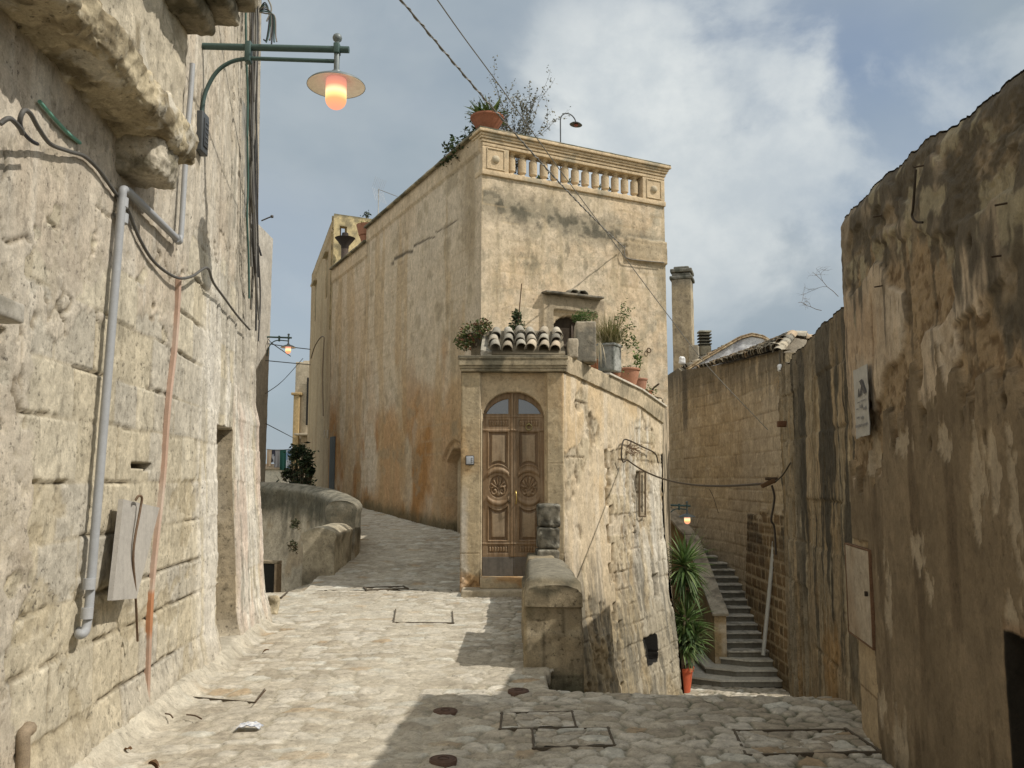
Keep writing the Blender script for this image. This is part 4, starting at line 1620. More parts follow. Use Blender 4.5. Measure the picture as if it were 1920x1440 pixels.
        mb.lathe([(0, .065), (.04, .058), (.075, .035), (.09, 0), (.09, -.01)], FP(s, (zb + .11 + z1) / 2, .032), (.50, .43, .31), 18, Mr)
        mb.build('pedestal', M_TRIM, T)
    s0, s1, nb = pw, WF - pw, 13
    pitch = (s1 - s0) / nb
    bm = None
    h = z1 - zb - .11
    q = np.array([(.080, 0), (.080, .035), (.050, .055), (.052, .085), (.078, .105), (.080, .26), (.078, .37), (.052, .39), (.050, .42), (.080, .44), (.080, .46)])
    q[:, 1] *= h / q[-1, 1]
    for k in range(nb):
        c = FP(s0 + pitch * (k + .5), zb + .11, -.13)
        if bm is None:
            mb = MB()
            mb.lathe(q * np.array((1.12, 1)), c, (.55, .435, .285), 14)
            bm = mb.build('baluster', M_TRIM, T, sharp=50)
            c0 = c
        else:
            o = bm.copy()
            COL.objects.link(o)
            o.parent = T
            o.location = tuple(c - c0)
    # half balusters set against the pedestals
    # window head with a bit of tile, and its dark leaf inside
    mb = MB()
    cfw = stone_cf((.24, .21, .16), (.09, .085, .07), .4, .6, 4, 260)
    mb.rbox(FP((wl + wr) / 2 - .05, wt + .02, .09), (wr - wl - .12, .26, .05), 0, .015, .04, .012, 6, 13, 0, cfw, MF)
    for k, s in enumerate((-.06, .14)):
        th = np.linspace(0, math.pi, 8)
        A = [(math.cos(a) * .13 + s, math.sin(a) * .10) for a in th] + [(math.cos(a) * .11 + s, math.sin(a) * .08) for a in th[::-1]]
        mb.prism(A, FP((wl + wr) / 2, wt + .04, .20 + .02 * k), (EF[0], EF[1], 0), (0, 0, 1), np.array((-NF[0], -NF[1], 0.12)) * .3, (.26, .24, .19))
    mb.build('window_head', M_STONE, T)
    mb = MB()
    mb.rbox(FP((ol + orr) / 2 + .12, at - .80, -.13), (.05, .03, 1.3), (.05, .032, .018), .004, .3, M=MF)
    mb.rbox(FP((ol + orr) / 2, at - .62, -.13), (rr * 1.9, .03, .05), (.05, .032, .018), .004, .3, M=MF)
    mb.build('window', M_WOOD, T)
    # slot windows and door of the far left side
    mb = MB()
    a = hitS(601, 850)
    mb.rbox(LP(10.9, 1.95, .03), (.5, .05, 2.0), (.10, .11, .11), .006, .3, M=ML)
    mb.build('side_door', M_GREYWOOD, T)
    # small cable on the front, clipped along the thick corner
    mb = MB()
    ctl = [hitF(1168, 462), hitF(1166, 474), hitF(1172, 486), hitF(1205, 491), hitF(1240, 494)]
    mb.tube(spline([FP(s, z, .10) for s, z in ctl], 6), .012, (.20, .18, .15), 6)
    mb.build('wall_cable', M_CABLE, T)
    return T


corner_house()


def rear_block():
    K = LP(11.48, 0)[:2]
    ER = np.array((-2.7, 8.4)) / 8.823
    NR = np.array((-ER[1], ER[0]))
    T = thing('rear_house', 'taller yellowish rear block rising behind the roof of the corner house at left', 'house', (K[0] + .8, K[1] + 2, .9))
    zt = 10.33
    # front face: a thin parapet wall with a hole that shows the sky
    h0 = hit(637, 446, (K[0], K[1], 0), (NF[0], NF[1], 0))
    h1 = hit(651, 425, (K[0], K[1], 0), (NF[0], NF[1], 0))
    s0, s1 = np.dot(h0[:2] - K, EF), np.dot(h1[:2] - K, EF)
    zb_, zt_ = h0[2], h1[2]
    us = np.unique(np.concatenate([np.arange(0, 3.2, .05), [s0, s1]]))
    vs = np.unique(np.concatenate([np.arange(6.5, zt, .05), [zb_, zt_, zt]]))
    U, V = np.meshgrid(us, vs)
    n = fb2(U * 3, V * 3, 5, 301, .6)
    C = np.zeros(U.shape + (3,)) + np.array((.55, .45, .25))
    C = mixc(C, (.42, .35, .2), sm(.45, .62, n) * .7)
    C = mixc(C, (.12, .11, .08), sm(.55, .68, fb2(U * 4, V * 4, 4, 302)) * .6)
    C = mixc(C, (.10, .10, .07), sm(.12, 0, zt - V) * .7)
    hs = hit(683, 439, (K[0], K[1], 0), (NF[0], NF[1], 0))
    dk = sm(.05, .04, np.hypot(U - np.dot(hs[:2] - K, EF), V - hs[2]))
    C = mixc(C, (.02, .02, .015), dk)
    cu, cv = (U[:-1, :-1] + U[1:, 1:]) / 2, (V[:-1, :-1] + V[1:, 1:]) / 2
    hole = (cu > s0) & (cu < s1) & (cv > zb_) & (cv < zt_)
    mb = MB()
    D = (n - .5) * .03
    hf(mb, K, EF, NF, us, vs, D, C, ~hole)
    hf(mb, K - NF * .28, EF, NF, us, vs, D * 0, C, ~hole, flip=True)

    def P3(s, z, d=0.0):
        q = K + EF * s + NF * d
        return (q[0], q[1], z)
    for (a, b) in (((s0, zb_), (s0, zt_)), ((s0, zt_), (s1, zt_)), ((s1, zt_), (s1, zb_)), ((s1, zb_), (s0, zb_))):
        mb.add([P3(*a), P3(*b), P3(*b, -.28), P3(*a, -.28)], [(0, 1, 2, 3)], (.5, .42, .26))
    # left side and core
    us = np.arange(0, 8.85, .06)
    vs = np.arange(-.5, zt + .01, .06)
    U, V = np.meshgrid(us, vs)
    n = fb2(U * 2, V * 2, 5, 311, .6)
    C = np.zeros(U.shape + (3,)) + np.array((.48, .37, .23))
    C = mixc(C, (.38, .27, .15), sm(.45, .65, fb2(U * 2, V * .4, 4, 312)) * .6)
    C = mixc(C, (.09, .10, .07), sm(.12, 0, zt - V) * .8)
    D = (n - .5) * .02
    D = np.where((V > zt - .55) & (V < zt - .48), D + .05, D)
    wins = []
    for (x0, y0, x1, y1) in ((609, 487, 616, 552), (588, 537, 595, 590)):
        a = hit(x0, y0, (K[0], K[1], 0), (NR[0], NR[1], 0))
        b = hit(x1, y1, (K[0], K[1], 0), (NR[0], NR[1], 0))
        ua, ub = sorted((np.dot(a[:2] - K, ER), np.dot(b[:2] - K, ER)))
        za, zb2 = max(a[2], b[2]), min(a[2], b[2])
        za = min(za, zt - .9)
        zb2 = za - 1.5
        um = (ua + ub) / 2
        wins.append((um, zb2, za))
        m = (np.abs(U - um) < .42) & (V > zb2) & (V < za)
        D = np.where(m, D - .22, D)
        C = mixc(C, (.05, .045, .04), m * .85)
    hf(mb, K, ER, NR, us, vs, D, C, flip=True)
    A = [K + EF * .26 - NF * .3, K + EF * 3.0 - NF * .3, K + EF * 3.0 + ER * 8.7, K + ER * 8.8 + EF * .26]
    mb.prism([tuple(p) for p in A], (0, 0, -2), (1, 0, 0), (0, 1, 0), (0, 0, 10.6), (.42, .34, .22))
    B = [K + ER * .3 + EF * .0, K + ER * .3 + EF * .25, K + ER * 8.8 + EF * .25, K + ER * 8.8]
    mb.prism([tuple(p - NR * .03) for p in B], (0, 0, 8), (1, 0, 0), (0, 1, 0), (0, 0, zt - 8.02), (.42, .34, .22))
    mb.build('wall', M_PLAST, T)
    for um, z0, z1 in wins:
        q = K + ER * um + NR * .02
        mb = MB()
        Mx = np.array([[ER[0], -ER[1], 0], [ER[1], ER[0], 0], [0, 0, 1]])
        mb.rbox((q[0], q[1], z1 + .05), (1.0, .22, .08), (.40, .33, .22), .01, .1, M=Mx)
        mb.rbox((q[0] + .03 * NR[0] - .12 * NR[0], q[1] - .1 * NR[1], (z0 + z1) / 2), (.75, .05, z1 - z0 - .05), (.045, .04, .035), .01, .2, M=Mx)
        mb.build('window', M_GREYWOOD, T)
    # down pipe on the left side of the corner house wall
    return T


rear_block()

# ------------------------------------------------------------------ entrance annexe
AY = 12.3
AX0, AX1 = -.738, .75
BT = np.array((2.86, 16.25))          # far end of the right side


def annexe():
    T = thing('entrance_annexe', 'low stone porch block with a carved wooden double door, built against the corner house', 'annexe', (.3, 13.5, 0))
    DX0, DX1, DZ0, DZS, DZT = -.425, .468, .235, 2.46, 2.875
    us = np.unique(np.concatenate([np.arange(AX0, AX1 + .001, .012), [AX1]]))
    vs = np.arange(-.15, 3.16, .013)
    U, V = np.meshgrid(us, vs)
    n1 = fb2(U * 1.4 + 5, V * 1.4, 5, 401, .55)
    n2 = fb2(U * 6, V * 6, 5, 402, .6)
    n3 = fb2(U * 24, V * 24, 3, 403, .6)
    ns = fb2(U * 6, V * .8, 5, 404, .6)
    C = np.zeros(U.shape + (3,)) + np.array((.50, .40, .255))
    C = mixc(C, (.46, .30, .145), sm(.46, .66, n1) * .7)
    C = mixc(C, (.36, .30, .20), sm(.5, .66, ns) * .5)
    C = mixc(C, (.55, .52, .46), sm(-.58, -.70, U + .1 * (n2 - .5)) * sm(1.6, .9, V + (n1 - .5)) * .75)
    D = (n2 - .5) * .010 + (n3 - .5) * .006
    cx = (DX0 + DX1) / 2
    rw = (DX1 - DX0) / 2
    ctr = (U > -.455) & (U < .505) & (V > .12)
    D = np.where(ctr, D - .07, D)
    C = mixc(C, (.50, .385, .25), ctr * .5)
    t = np.clip((U - cx) / rw, -1, 1)
    archz = DZS + (DZT - DZS) * np.sqrt(np.maximum(0, 1 - np.abs(t) ** 2.2))
    op = (np.abs(U - cx) < rw + .004) & (V < archz) & (V > .12)
    D = np.where(op, D - .22, D)
    # chips at the foot and worn arris
    D -= .03 * sm(.55, .65, fb2(U * 5, V * 5, 4, 405)) * sm(.7, .1, V)
    C = mixc(C, (.50, .30, .14), sm(.5, .62, n1) * sm(.6, .1, V) * .6)
    D = D - .012 * sm(.02, 0, U - AX0) - .012 * sm(.02, 0, AX1 - U)
    cr = sm(.008, .002, np.abs(V - 1.83 - .01 * n2)) + sm(.008, .002, np.abs(V - .55 - .02 * n2))
    D -= .006 * cr * (~ctr)
    C = mixc(C, (.28, .2, .12), cr * (~ctr) * .5)
    mb = MB()
    hf(mb, (0, AY), (1, 0), (0, -1), us, vs, D, C)
    # right side: long battered wall running back to the corner house
    L = np.hypot(BT[0] - AX1, BT[1] - AY)
    eR = (BT - np.array((AX1, AY))) / L
    nR = np.array((eR[1], -eR[0]))
    us = np.unique(np.concatenate([np.arange(0, L, .02), [L]]))
    vs = np.arange(-3.0, 3.16, .02)
    U, V = np.meshgrid(us, vs)
    n1 = fb2(U * 1.0 + 9, V * 1.0, 5, 411, .55)
    n2 = fb2(U * 4.5, V * 4.5, 5, 412, .6)
    n3 = fb2(U * 18, V * 18, 4, 413, .6)
    ns = fb2(U * 5, V * .6, 5, 414, .6)
    bid, dist = ashlar(U, V, courses_of(-3.1, 3.4, .26, .34, 17), .35, .7, 49, .02)
    C = np.zeros(U.shape + (3,)) + np.array((.56, .46, .32))
    C = mixc(C, (.54, .40, .23), sm(.45, .64, n1) * .7)
    C = mixc(C, (.60, .52, .40), sm(.5, .65, ns) * .6)
    D = (n2 - .5) * .018 + (n3 - .5) * .010
    # plaster has come away: bare, pitted stone in ragged areas
    br_u = 1.72 + .12 * (fb2(V * 3, V * 0, 4, 415) - .5) + .16 * (np.floor(V / .3) % 2 - .5)
    far = sm(-.02, .02, U - br_u) * sm(.02, -.02, V - 2.12 - .3 * (n1 - .5) + .0 * U)
    bare = np.maximum(far, sm(.50, .56, fb2(U * 1.6, V * 1.3, 4, 416) + .10 * sm(1.6, .4, V) - .06 * sm(1.8, 2.6, V) - .02))
    sc = blend3(bid, (.50, .42, .29), (.44, .37, .26), (.54, .46, .34)) * (.8 + .4 * n2)[..., None]
    sc = mixc(sc, (.40, .27, .12), sm(.55, .7, n1) * sm(1.2, 0, V) * .6)
    sc = mixc(sc, (.58, .54, .46), sm(.52, .64, ns) * sm(1.9, 2.3, U) * .8)
    pit = sm(.56, .64, fb2(U * 11, V * 6, 4, 417, .6))
    C = C * (1 - bare[..., None]) + sc * bare[..., None]
    D = D - bare * (.012 + .030 * pit * sm(.35, .6, n1) + (bid - .5) * .02)
    C = mixc(C, (.20, .14, .08), bare * pit * .5)
    jm = sm(.018, .004, dist + (n3 - .5) * .016) * bare * sm(.50, .60, fb2(U * 2.1, V * 2.1, 4, 431))
    D -= .022 * jm
    D -= bare * .03 * sm(.50, .62, fb2(U * 9, V * 2.0, 5, 433, .6))
    C = mixc(C, (.36, .27, .16), bare * sm(.52, .64, fb2(U * 9, V * 2.0, 5, 433, .6)) * .5)
    C = mixc(C, (.17, .12, .07), jm * .7)
    # the deep ragged step at the break, spongy stone beside it
    bs = np.exp(-((U - br_u) / .06) ** 2) * sm(2.2, 2.0, V)
    D -= .075 * bs * (.5 + n2)
    C = mixc(C, (.34, .24, .12), bs * .7)
    # white flaking coat over the far part
    wf = sm(2.75, 2.85, U + .15 * (n1 - .5)) * sm(.40, .5, fb2(U * 2, V * .8, 4, 418)) * sm(1.9, 1.5, V)
    C = mixc(C, (.56, .52, .44), wf * .75)
    D += .016 * wf
    C = mixc(C, (.33, .30, .25), sm(.55, .68, fb2(U * 7, V * 1.0, 4, 419)) * sm(1.8, 2.2, U) * .55)
    ol = hit(1199, 880, (AX1, AY, 0), (nR[0], nR[1], 0))
    # darker towards the foot, green grey
    foot_dk = sm(.5, -1.2, V + 1.0 * (n1 - .5) + .5 * (ns - .5))
    C = mixc(C, (.20, .165, .10), foot_dk * .62)
    C = mixc(C, (.13, .12, .095), sm(.50, .60, fb2(U * 8, V * .9, 5, 432, .62)) * sm(1.4, -.4, V) * .65)
    # openings: tall slot with a frame, small dark window, little niche
    def RQ(px, py, off=0.0):
        h_ = hit(px, py, (AX1 + nR[0] * off, AY + nR[1] * off, 0), (nR[0], nR[1], 0))
        return np.dot(h_[:2] - np.array((AX1, AY)), eR), h_[2]
    bat = .35 * sm(1.2, -3.0, V) ** 1.0
    for (x0, y0, x1, y1, dep, off) in ((1199, 884, 1210, 968, .10, .03), (1214, 1190, 1230, 1246, .30, .20), (1231, 1076, 1242, 1125, .10, .15)):
        u0, z0 = RQ(x0, y1, off)
        u1, z1 = RQ(x1, y0, off)
        m = (U > u0) & (U < u1) & (V > z0) & (V < z1)
        D = np.where(m, D - dep, D)
        mm = (U > u0 - .05) & (U < u1 + .05) & (V > z0 - .03) & (V < z1 + .03)
        C = mixc(C, (.012, .011, .009), (mm if dep > .15 else m) * (1.0 if dep > .15 else .5))
    D = D + bat
    D = D - .03 * sm(.03, 0, U)
    hf(mb, (AX1, AY), eR, nR, us, vs, D, C)
    # far end face and core
    e2 = CC + EF * 4.66 - BT
    e2 = e2 / np.linalg.norm(e2)
    us2 = np.arange(0, 3.1, .06)
    A, B = np.meshgrid(us2, vs[::3])
    nn = fb2(A * 4, B * 4, 4, 421)
    ba = .35 * sm(1.2, -3.0, B)
    o = BT
    P = np.stack([o[0] + e2[0] * A + nR[0] * ba * (1 - A / 3.2), o[1] + e2[1] * A + nR[1] * ba * (1 - A / 3.2), B], -1)
    mb.grid(P, mixc(np.zeros(P.shape) + np.array((.46, .38, .27)), (.2, .17, .12), sm(.45, .6, nn)))
    inn = .40
    core = [(AX0 + .01, AY + .30), (AX1 - .25, AY + .30), (BT[0] - .3, BT[1]), (3.45, 19.1), (-.6, 17.05)]
    mb.prism(core, (0, 0, -3.4), (1, 0, 0), (0, 1, 0), (0, 0, 6.3), (.44, .36, .24))
    mb.add([(AX0, AY, -.2), (AX0, AY, 3.16), (-.64, 17.2, 3.16), (-.64, 17.2, -.2)], [(0, 1, 2, 3)], (.42, .33, .21))
    mb.add([(AX0, AY, 3.16), (AX1, AY, 3.16), (BT[0], BT[1], 3.16), (3.5, 19.2, 3.16), (-.64, 17.2, 3.16)], [(0, 1, 2, 3, 4)], (.3, .26, .19))
    mb.build('wall', M_PLAST, T)

    # cornice round the top: front piece and the falling side piece
    cfc = stone_cf((.37, .31, .21), (.13, .12, .085), .50, .66, 3.2, 430, top=(.12, .11, .08), topz=3.40, toph=.07)
    mb = MB()
    for z, h, p in ((3.185, .05, .015), (3.225, .04, .03), (3.29, .10, .045), (3.365, .06, .055)):
        mb.rbox(((AX0 + AX1) / 2 + .01, AY + .16, z), (AX1 - AX0 + 2 * p, .40 + 2 * p, h - .003), 0, .012, .025, .008, 6, 5, 0, cfc)
    mb.build('front_cornice', M_STONE, T)
    # side band follows a slight fall with a kink
    def side(s, off=0.0):
        q = np.array((AX1, AY)) + eR * s + nR * off
        return q
    ks = [0.02, 3.15, L + .02]
    kb = [3.155, 2.90, 2.66]
    kt = [3.40, 3.18, 2.98]
    mb = MB()
    cfs = stone_cf((.50, .41, .28), (.27, .23, .16), .52, .60, 3.2, 434)
    ss = np.arange(0.02, L + .02, .03)
    prof = [(-.25, 0, 0), (.0, 0, 0), (.035, .0, .015), (.045, .5, 0), (.055, .86, 0), (.055, 1.0, 0), (-.25, 1.0, 0)]
    rows = []
    for s in ss:
        b, t_ = np.interp(s, ks, kb), np.interp(s, ks, kt)
        r = []
        for (of, k, dz) in prof:
            q = side(s, of)
            r.append((q[0], q[1], b + (t_ - b) * k + dz))
        rows.append(r)
    Pc = np.array(rows).transpose(1, 0, 2)
    Pc = np.repeat(Pc, 1, 0)
    Pc = Pc + ((fb3(Pc, 7, 4, 8) - .5) * .016)[..., None]
    mb.grid(Pc, cfs(Pc))
    mb.add(Pc[:, -1], [tuple(range(len(prof)))], (.4, .33, .22))
    mb.build('side_cornice', M_STONE, T, sharp=32)
    mb = MB()
    for s0, s1 in ((1.62, 3.15), (3.16, L + .06)):
        a, b = side(s0, -.08), side(s1, -.08)
        z0, z1 = np.interp(s0, ks, kt) + .02, np.interp(s1, ks, kt) + .02
        d = np.array((b[0] - a[0], b[1] - a[1], z1 - z0))
        ln = np.linalg.norm(d)
        ex = d / ln
        ey = np.array((-nR[0], -nR[1], 0))
        ez = np.cross(ex, ey)
        mb.rbox(((a[0] + b[0]) / 2, (a[1] + b[1]) / 2, (z0 + z1) / 2), (ln, .34, .035), (.55, .50, .41), .006, .08, .003, 6, 3, 0, None, np.stack([ex, ey, ez], 1))
    mb.build('coping_slab', M_TRIM, T)

    # threshold and step
    mb = MB()
    cft = stone_cf((.45, .37, .25), (.42, .25, .11), .45, .62, 3.5, 440)
    mb.rbox((.03, AY - .02, .165), (.95, .30, .14), 0, .012, .03, .006, 6, 5, 0, cft)
    mb.build('threshold', M_TRIM, T)
    mb = MB()
    mb.rbox((.08, AY - .14, .035), (1.56, .46, .12), 0, .018, .03, .006, 6, 7, 0, stone_cf((.46, .40, .30), (.33, .28, .2), .5, .65, 3, 441))
    mb.build('step', M_TRIM, T)

    # moulded stone lining just inside the left pilaster
    mb = MB()
    mb.rbox((-.445, AY + .035, 1.42), (.022, .05, 2.4), (.54, .45, .31), .006, .2)
    mb.build('door_lining', M_TRIM, T)

    # ---------------- the carved double door
    yd = AY + .20
    wleaf = (DX1 - DX0) / 2
    brass_z = DZ0 + 1.12
    for side_ in (-1, 1):
        na, nb = 92, 470
        a = np.linspace(0.003, wleaf - .0, na)          # from the meeting line outwards
        b = np.linspace(0, DZT - DZ0, nb)
        A, B = np.meshgrid(a, b)
        X = cx + side_ * A
        tt = np.clip((X - cx) / rw, -1, 1)
        topz = DZS - DZ0 + (DZT - DZS) * np.sqrt(np.maximum(0, 1 - np.abs(tt) ** 2.2)) - .004
        Bz = np.minimum(B, topz)
        H = np.zeros(A.shape)
        c0, c1 = .085, .360        # panel field between the stiles
        mid, hw = (c0 + c1) / 2, (c1 - c0) / 2

        def rect(x0, x1, y0, y1):
            return np.minimum(np.minimum(A - x0, x1 - A), np.minimum(B - y0, y1 - B))
        # upper panel with an arched foot, lower panel with an arched head
        arch = .060 * (1 - ((A - mid) / hw) ** 2)
        up = np.minimum(np.minimum(A - c0, c1 - A), np.minimum(B - 1.535 - arch, 2.06 - B))
        lo = np.minimum(np.minimum(A - c0, c1 - A), np.minimum(B - .50, .985 + .0 * A - arch * .0 - B - .06 * ((A - mid) / hw) ** 2 * -1 - .06))
        for d in (up, lo):
            H += -.020 * sm(0, .008, d) * (d > 0) + .016 * sm(.030, .052, d)
            H += .010 * np.exp(-((d + .008) / .007) ** 2)
        # roll mouldings curving over and under the oval
        for zc, sg in ((1.485, 1), (1.052, -1)):
            zz = zc + sg * .055 * (1 - np.abs((A - mid) / hw) ** 2.2) - sg * .03
            r = np.abs(B - zz) / .038
            H += .030 * np.sqrt(np.maximum(0, 1 - r ** 2)) * sm(-.012, .0, np.minimum(A - c0 + .012, c1 + .012 - A))
        # carved oval: fan of leaves over two scrolls
        ox, oy = (A - mid) / (hw * .98), (B - 1.268) / .165
        rr_ = np.hypot(ox, oy)
        inside = sm(1.0, .93, rr_)
        H += -.018 * inside
        th = np.arctan2(oy + .15, ox)
        fan = (.5 + .5 * np.cos(th * 13)) * sm(.15, .3, np.hypot(ox, oy + .15)) * sm(.92, .7, np.hypot(ox, oy)) * (oy > -.12)
        scroll = np.zeros(A.shape)
        for sx in (-.40, .40):
            rs = np.hypot(ox - sx, (oy + .38) * .9)
            scroll += (.5 + .5 * np.cos(rs * 20 - np.arctan2(oy + .38, (ox - sx) * (1 if sx > 0 else -1)) * 1.0)) * sm(.44, .36, rs)
        bud = sm(.24, .1, np.hypot(ox, (oy + .62) * .8))
        H += inside * (.020 * fan + .020 * np.clip(scroll, 0, 1) + .02 * bud)
        # fluted bands
        for y0, y1 in ((2.135, 2.235), (.325, .425)):
            d = rect(c0 - .01, c1 + .01, y0, y1)
            fl = np.abs(np.sin((A - c0) / (c1 - c0) * math.pi * 7))
            H += (d > 0) * (-.012 + .018 * fl * sm(0, .03, d))
        H += .012 * np.exp(-((B - 2.085) / .014) ** 2) + .010 * np.exp(-((B - 2.285) / .010) ** 2) + .010 * np.exp(-((B - .455) / .010) ** 2)
        # meeting stile
        H += .014 * sm(.045, .036, A) if side_ < 0 else .008 * sm(.04, .03, A)
        kick = B < .27
        H = np.where(kick, .004, H)
        # glazing hole in the arched head
        win = np.minimum(np.minimum(A - .075, (topz - .085) - B), B - 2.325)
        win = np.minimum(win, np.where(True, .40 - A, 0))
        H += .010 * np.exp(-((win + .006) / .006) ** 2)
        H = np.where(win > 0, -.035, H)
        n = fb2(A * 60 + side_ * 9, B * 3, 4, 450, .6)
        C = np.zeros(A.shape + (3,)) + np.array((.22, .145, .08))
        C = mixc(C, (.30, .22, .14), sm(.45, .65, n) * .7)
        fade = (sm(.02, .05, up) + sm(.02, .05, lo)) * .5
        C = mixc(C, (.36, .285, .19), fade * sm(.3, .6, fb2(A * 14, B * 2.5, 4, 452)))
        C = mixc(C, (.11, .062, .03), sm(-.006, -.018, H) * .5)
        C = mixc(C, (.125, .115, .10), kick * .95)
        C = mixc(C, (.16, .10, .05), (B < .285) * (B > .265) * .8)
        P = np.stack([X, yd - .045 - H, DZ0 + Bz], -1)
        cA, cB = (A[:-1, :-1] + A[1:, 1:]) / 2, (B[:-1, :-1] + B[1:, 1:]) / 2
        dead = (B[:-1, :-1] > topz[:-1, :-1] + .02) & (B[:-1, :-1] > topz[1:, 1:] + .02)
        wc = (win[:-1, :-1] > .0) & (win[1:, 1:] > .0)
        mb = MB()
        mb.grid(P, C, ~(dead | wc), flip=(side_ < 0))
        mb.box((min(X.min(), X.max()), yd + .005, DZ0 + .002), (max(X.min(), X.max()), yd + .02, DZ0 + 2.26), (.12, .07, .04))
        D_ = mb.build('door_leaf', M_WOOD, T)
        mb = MB()
        Pg = P.copy()
        Pg[..., 1] = yd - .015
        gx = (win[:-1, :-1] > -.02) & (win[1:, 1:] > -.02)
        mb.grid(Pg, (.03, .03, .03), gx, flip=(side_ < 0))
        mb.build('glass_pane', M_GLASS, D_)
        if side_ > 0:
            mb = MB()
            z = brass_z
            x = cx + .038
            mb.tube(spline([(x, yd - .06, z - .10), (x, yd - .105, z - .085), (x + .006, yd - .115, z - .02), (x, yd - .11, z + .05), (x - .006, yd - .085, z + .085), (x - .006, yd - .06, z + .09)], 6), .0085, (.62, .46, .16), 8)
            mb.build('handle', M_BRASS, D_)
            mb = MB()
            kx, kz = cx + .225, DZ0 + 2.16
            tt_ = np.linspace(0, 2 * math.pi, 22)
            mb.tube([(kx + .042 * math.sin(q), yd - .082 - .004 * math.cos(q), kz - .03 + .042 * math.cos(q)) for q in tt_], .009, (.34, .29, .14), 8, False)
            mb.lathe([(0, .03), (.016, .026), (.022, .0), (.024, -.02)], (kx, yd - .07, kz + .015), (.30, .26, .13), 12, np.array([[1, 0, 0], [0, 0, -1], [0, 1, 0]]))
            mb.build('knocker', M_BRASS, D_)
        else:
            mb = MB()
            z = brass_z - .03
            x = cx - .055
            mb.tube(spline([(x, yd - .055, z + .10), (x - .018, yd - .07, z + .06), (x - .026, yd - .072, z), (x - .012, yd - .072, z - .05), (x + .008, yd - .07, z - .045), (x + .006, yd - .068, z - .022), (x - .006, yd - .067, z - .022)], 6), .006, (.10, .075, .045), 7)
            mb.build('scroll_pull', M_RUST, D_)

    # barrel tiles over the porch
    return T, side, L, eR, nR


ANX, side_pt, SIDE_L, eR, nR = annexe()


def barrel_tiles(mb, o, ea, ed, na, nd, tw, tl, rng, cols, up, cham=.9):
    """rows of half round tiles: ea across, ed down the slope, up = normal"""
    o, ea, ed, up = (np.asarray(q, float) for q in (o, ea, ed, up))
    th = np.linspace(-.1, math.pi + .1, 9)
    for i in range(na):
        for j in range(nd):
            r0, r1 = tw * .40, tw * .50
            cc = np.asarray(cols[rng.integers(len(cols))]) * rng.uniform(.7, 1.3)
            jit = rng.uniform(-.16, .16, 2) * tw
            lift = .03 * rng.random()
            sk = ea * rng.normal(0, .022)
            rows = []
            for k, (t, r) in enumerate(((0.0, r0), (1.0, r1), (1.0, r1 - .014), (0.0, r0 - .014))):
                c = o + ea * (i * tw + jit[0]) + ed * (j * tl * .82 + t * tl + jit[1] * .9) + sk * t + up * (.0 + .035 * t + lift - .0 * j)
                rows.append([c + ea * r * math.cos(a) * cham + up * r * math.sin(a) for a in th])
            P = np.array(rows)
            C = np.tile(cc, P.shape[:2] + (1,))
            C[2:] = C[2:] * .5
            mb.grid(P, C)


def porch_top():
    rng = np.random.default_rng(3)
    mb = MB()
    cols = ((.40, .355, .28), (.45, .385, .29), (.37, .34, .28), (.43, .35, .255), (.33, .305, .25))
    ed = np.array((0, -.866, -.50))
    up = np.array((0, -.50, .866))
    # roof bed
    mb.prism([(0, 0), (1.14, 0), (1.14, .95), (0, .95)], (-.36, AY + .12, 3.41), (1, 0, 0), -ed, up * .05, (.20, .17, .12))
    o = np.array((-.26, AY + .12, 3.41)) - ed * .93 + up * .05
    barrel_tiles(mb, o, np.array((1, 0, 0)), ed, 6, 3, .185, .35, rng, cols, up)
    T = thing('tiled_canopy', 'little roof of rounded clay tiles on top of the porch', 'tile roof', (.2, AY + .4, 3.4))
    mb.build('tiles', M_TILE, T)
    mb = MB()
    cf = stone_cf((.42, .36, .27), (.17, .16, .13), .48, .62, 4, 460)
    # small pillar of masonry at right of the tiles, and the low kerbs round them
    mb.rbox((1.12, AY + .66, 3.68), (.30, .42, .62), 0, .02, .035, .012, 5, 5, 0, cf)
    mb.build('pillar', M_STONE, T)
    mb = MB()
    mb.rbox((.90, AY + .34, 3.53), (.16, .42, .30), 0, .03, .03, .015, 6, 7, 0, cf)
    mb.build('end_kerb', M_STONE, T)
    mb = MB()
    V = [(-.46, AY + .95, 3.40), (-.30, AY + .95, 3.40), (-.30, AY + .10, 3.40), (-.46, AY + .10, 3.40), (-.46, AY + .95, 3.86), (-.30, AY + .95, 3.82), (-.30, AY + .10, 3.47), (-.46, AY + .10, 3.50)]
    mb.add(V, [(0, 3, 2, 1), (4, 5, 6, 7), (3, 7, 6, 2), (0, 4, 7, 3), (1, 2, 6, 5), (0, 1, 5, 4)], (.34, .31, .25))
    mb.rbox((-.47, AY + .98, 3.72), (.36, .06, .40), 0, .02, .04, .01, 6, 8, 0, cf)
    mb.build('side_kerb', M_STONE, T, smooth=False)


porch_top()


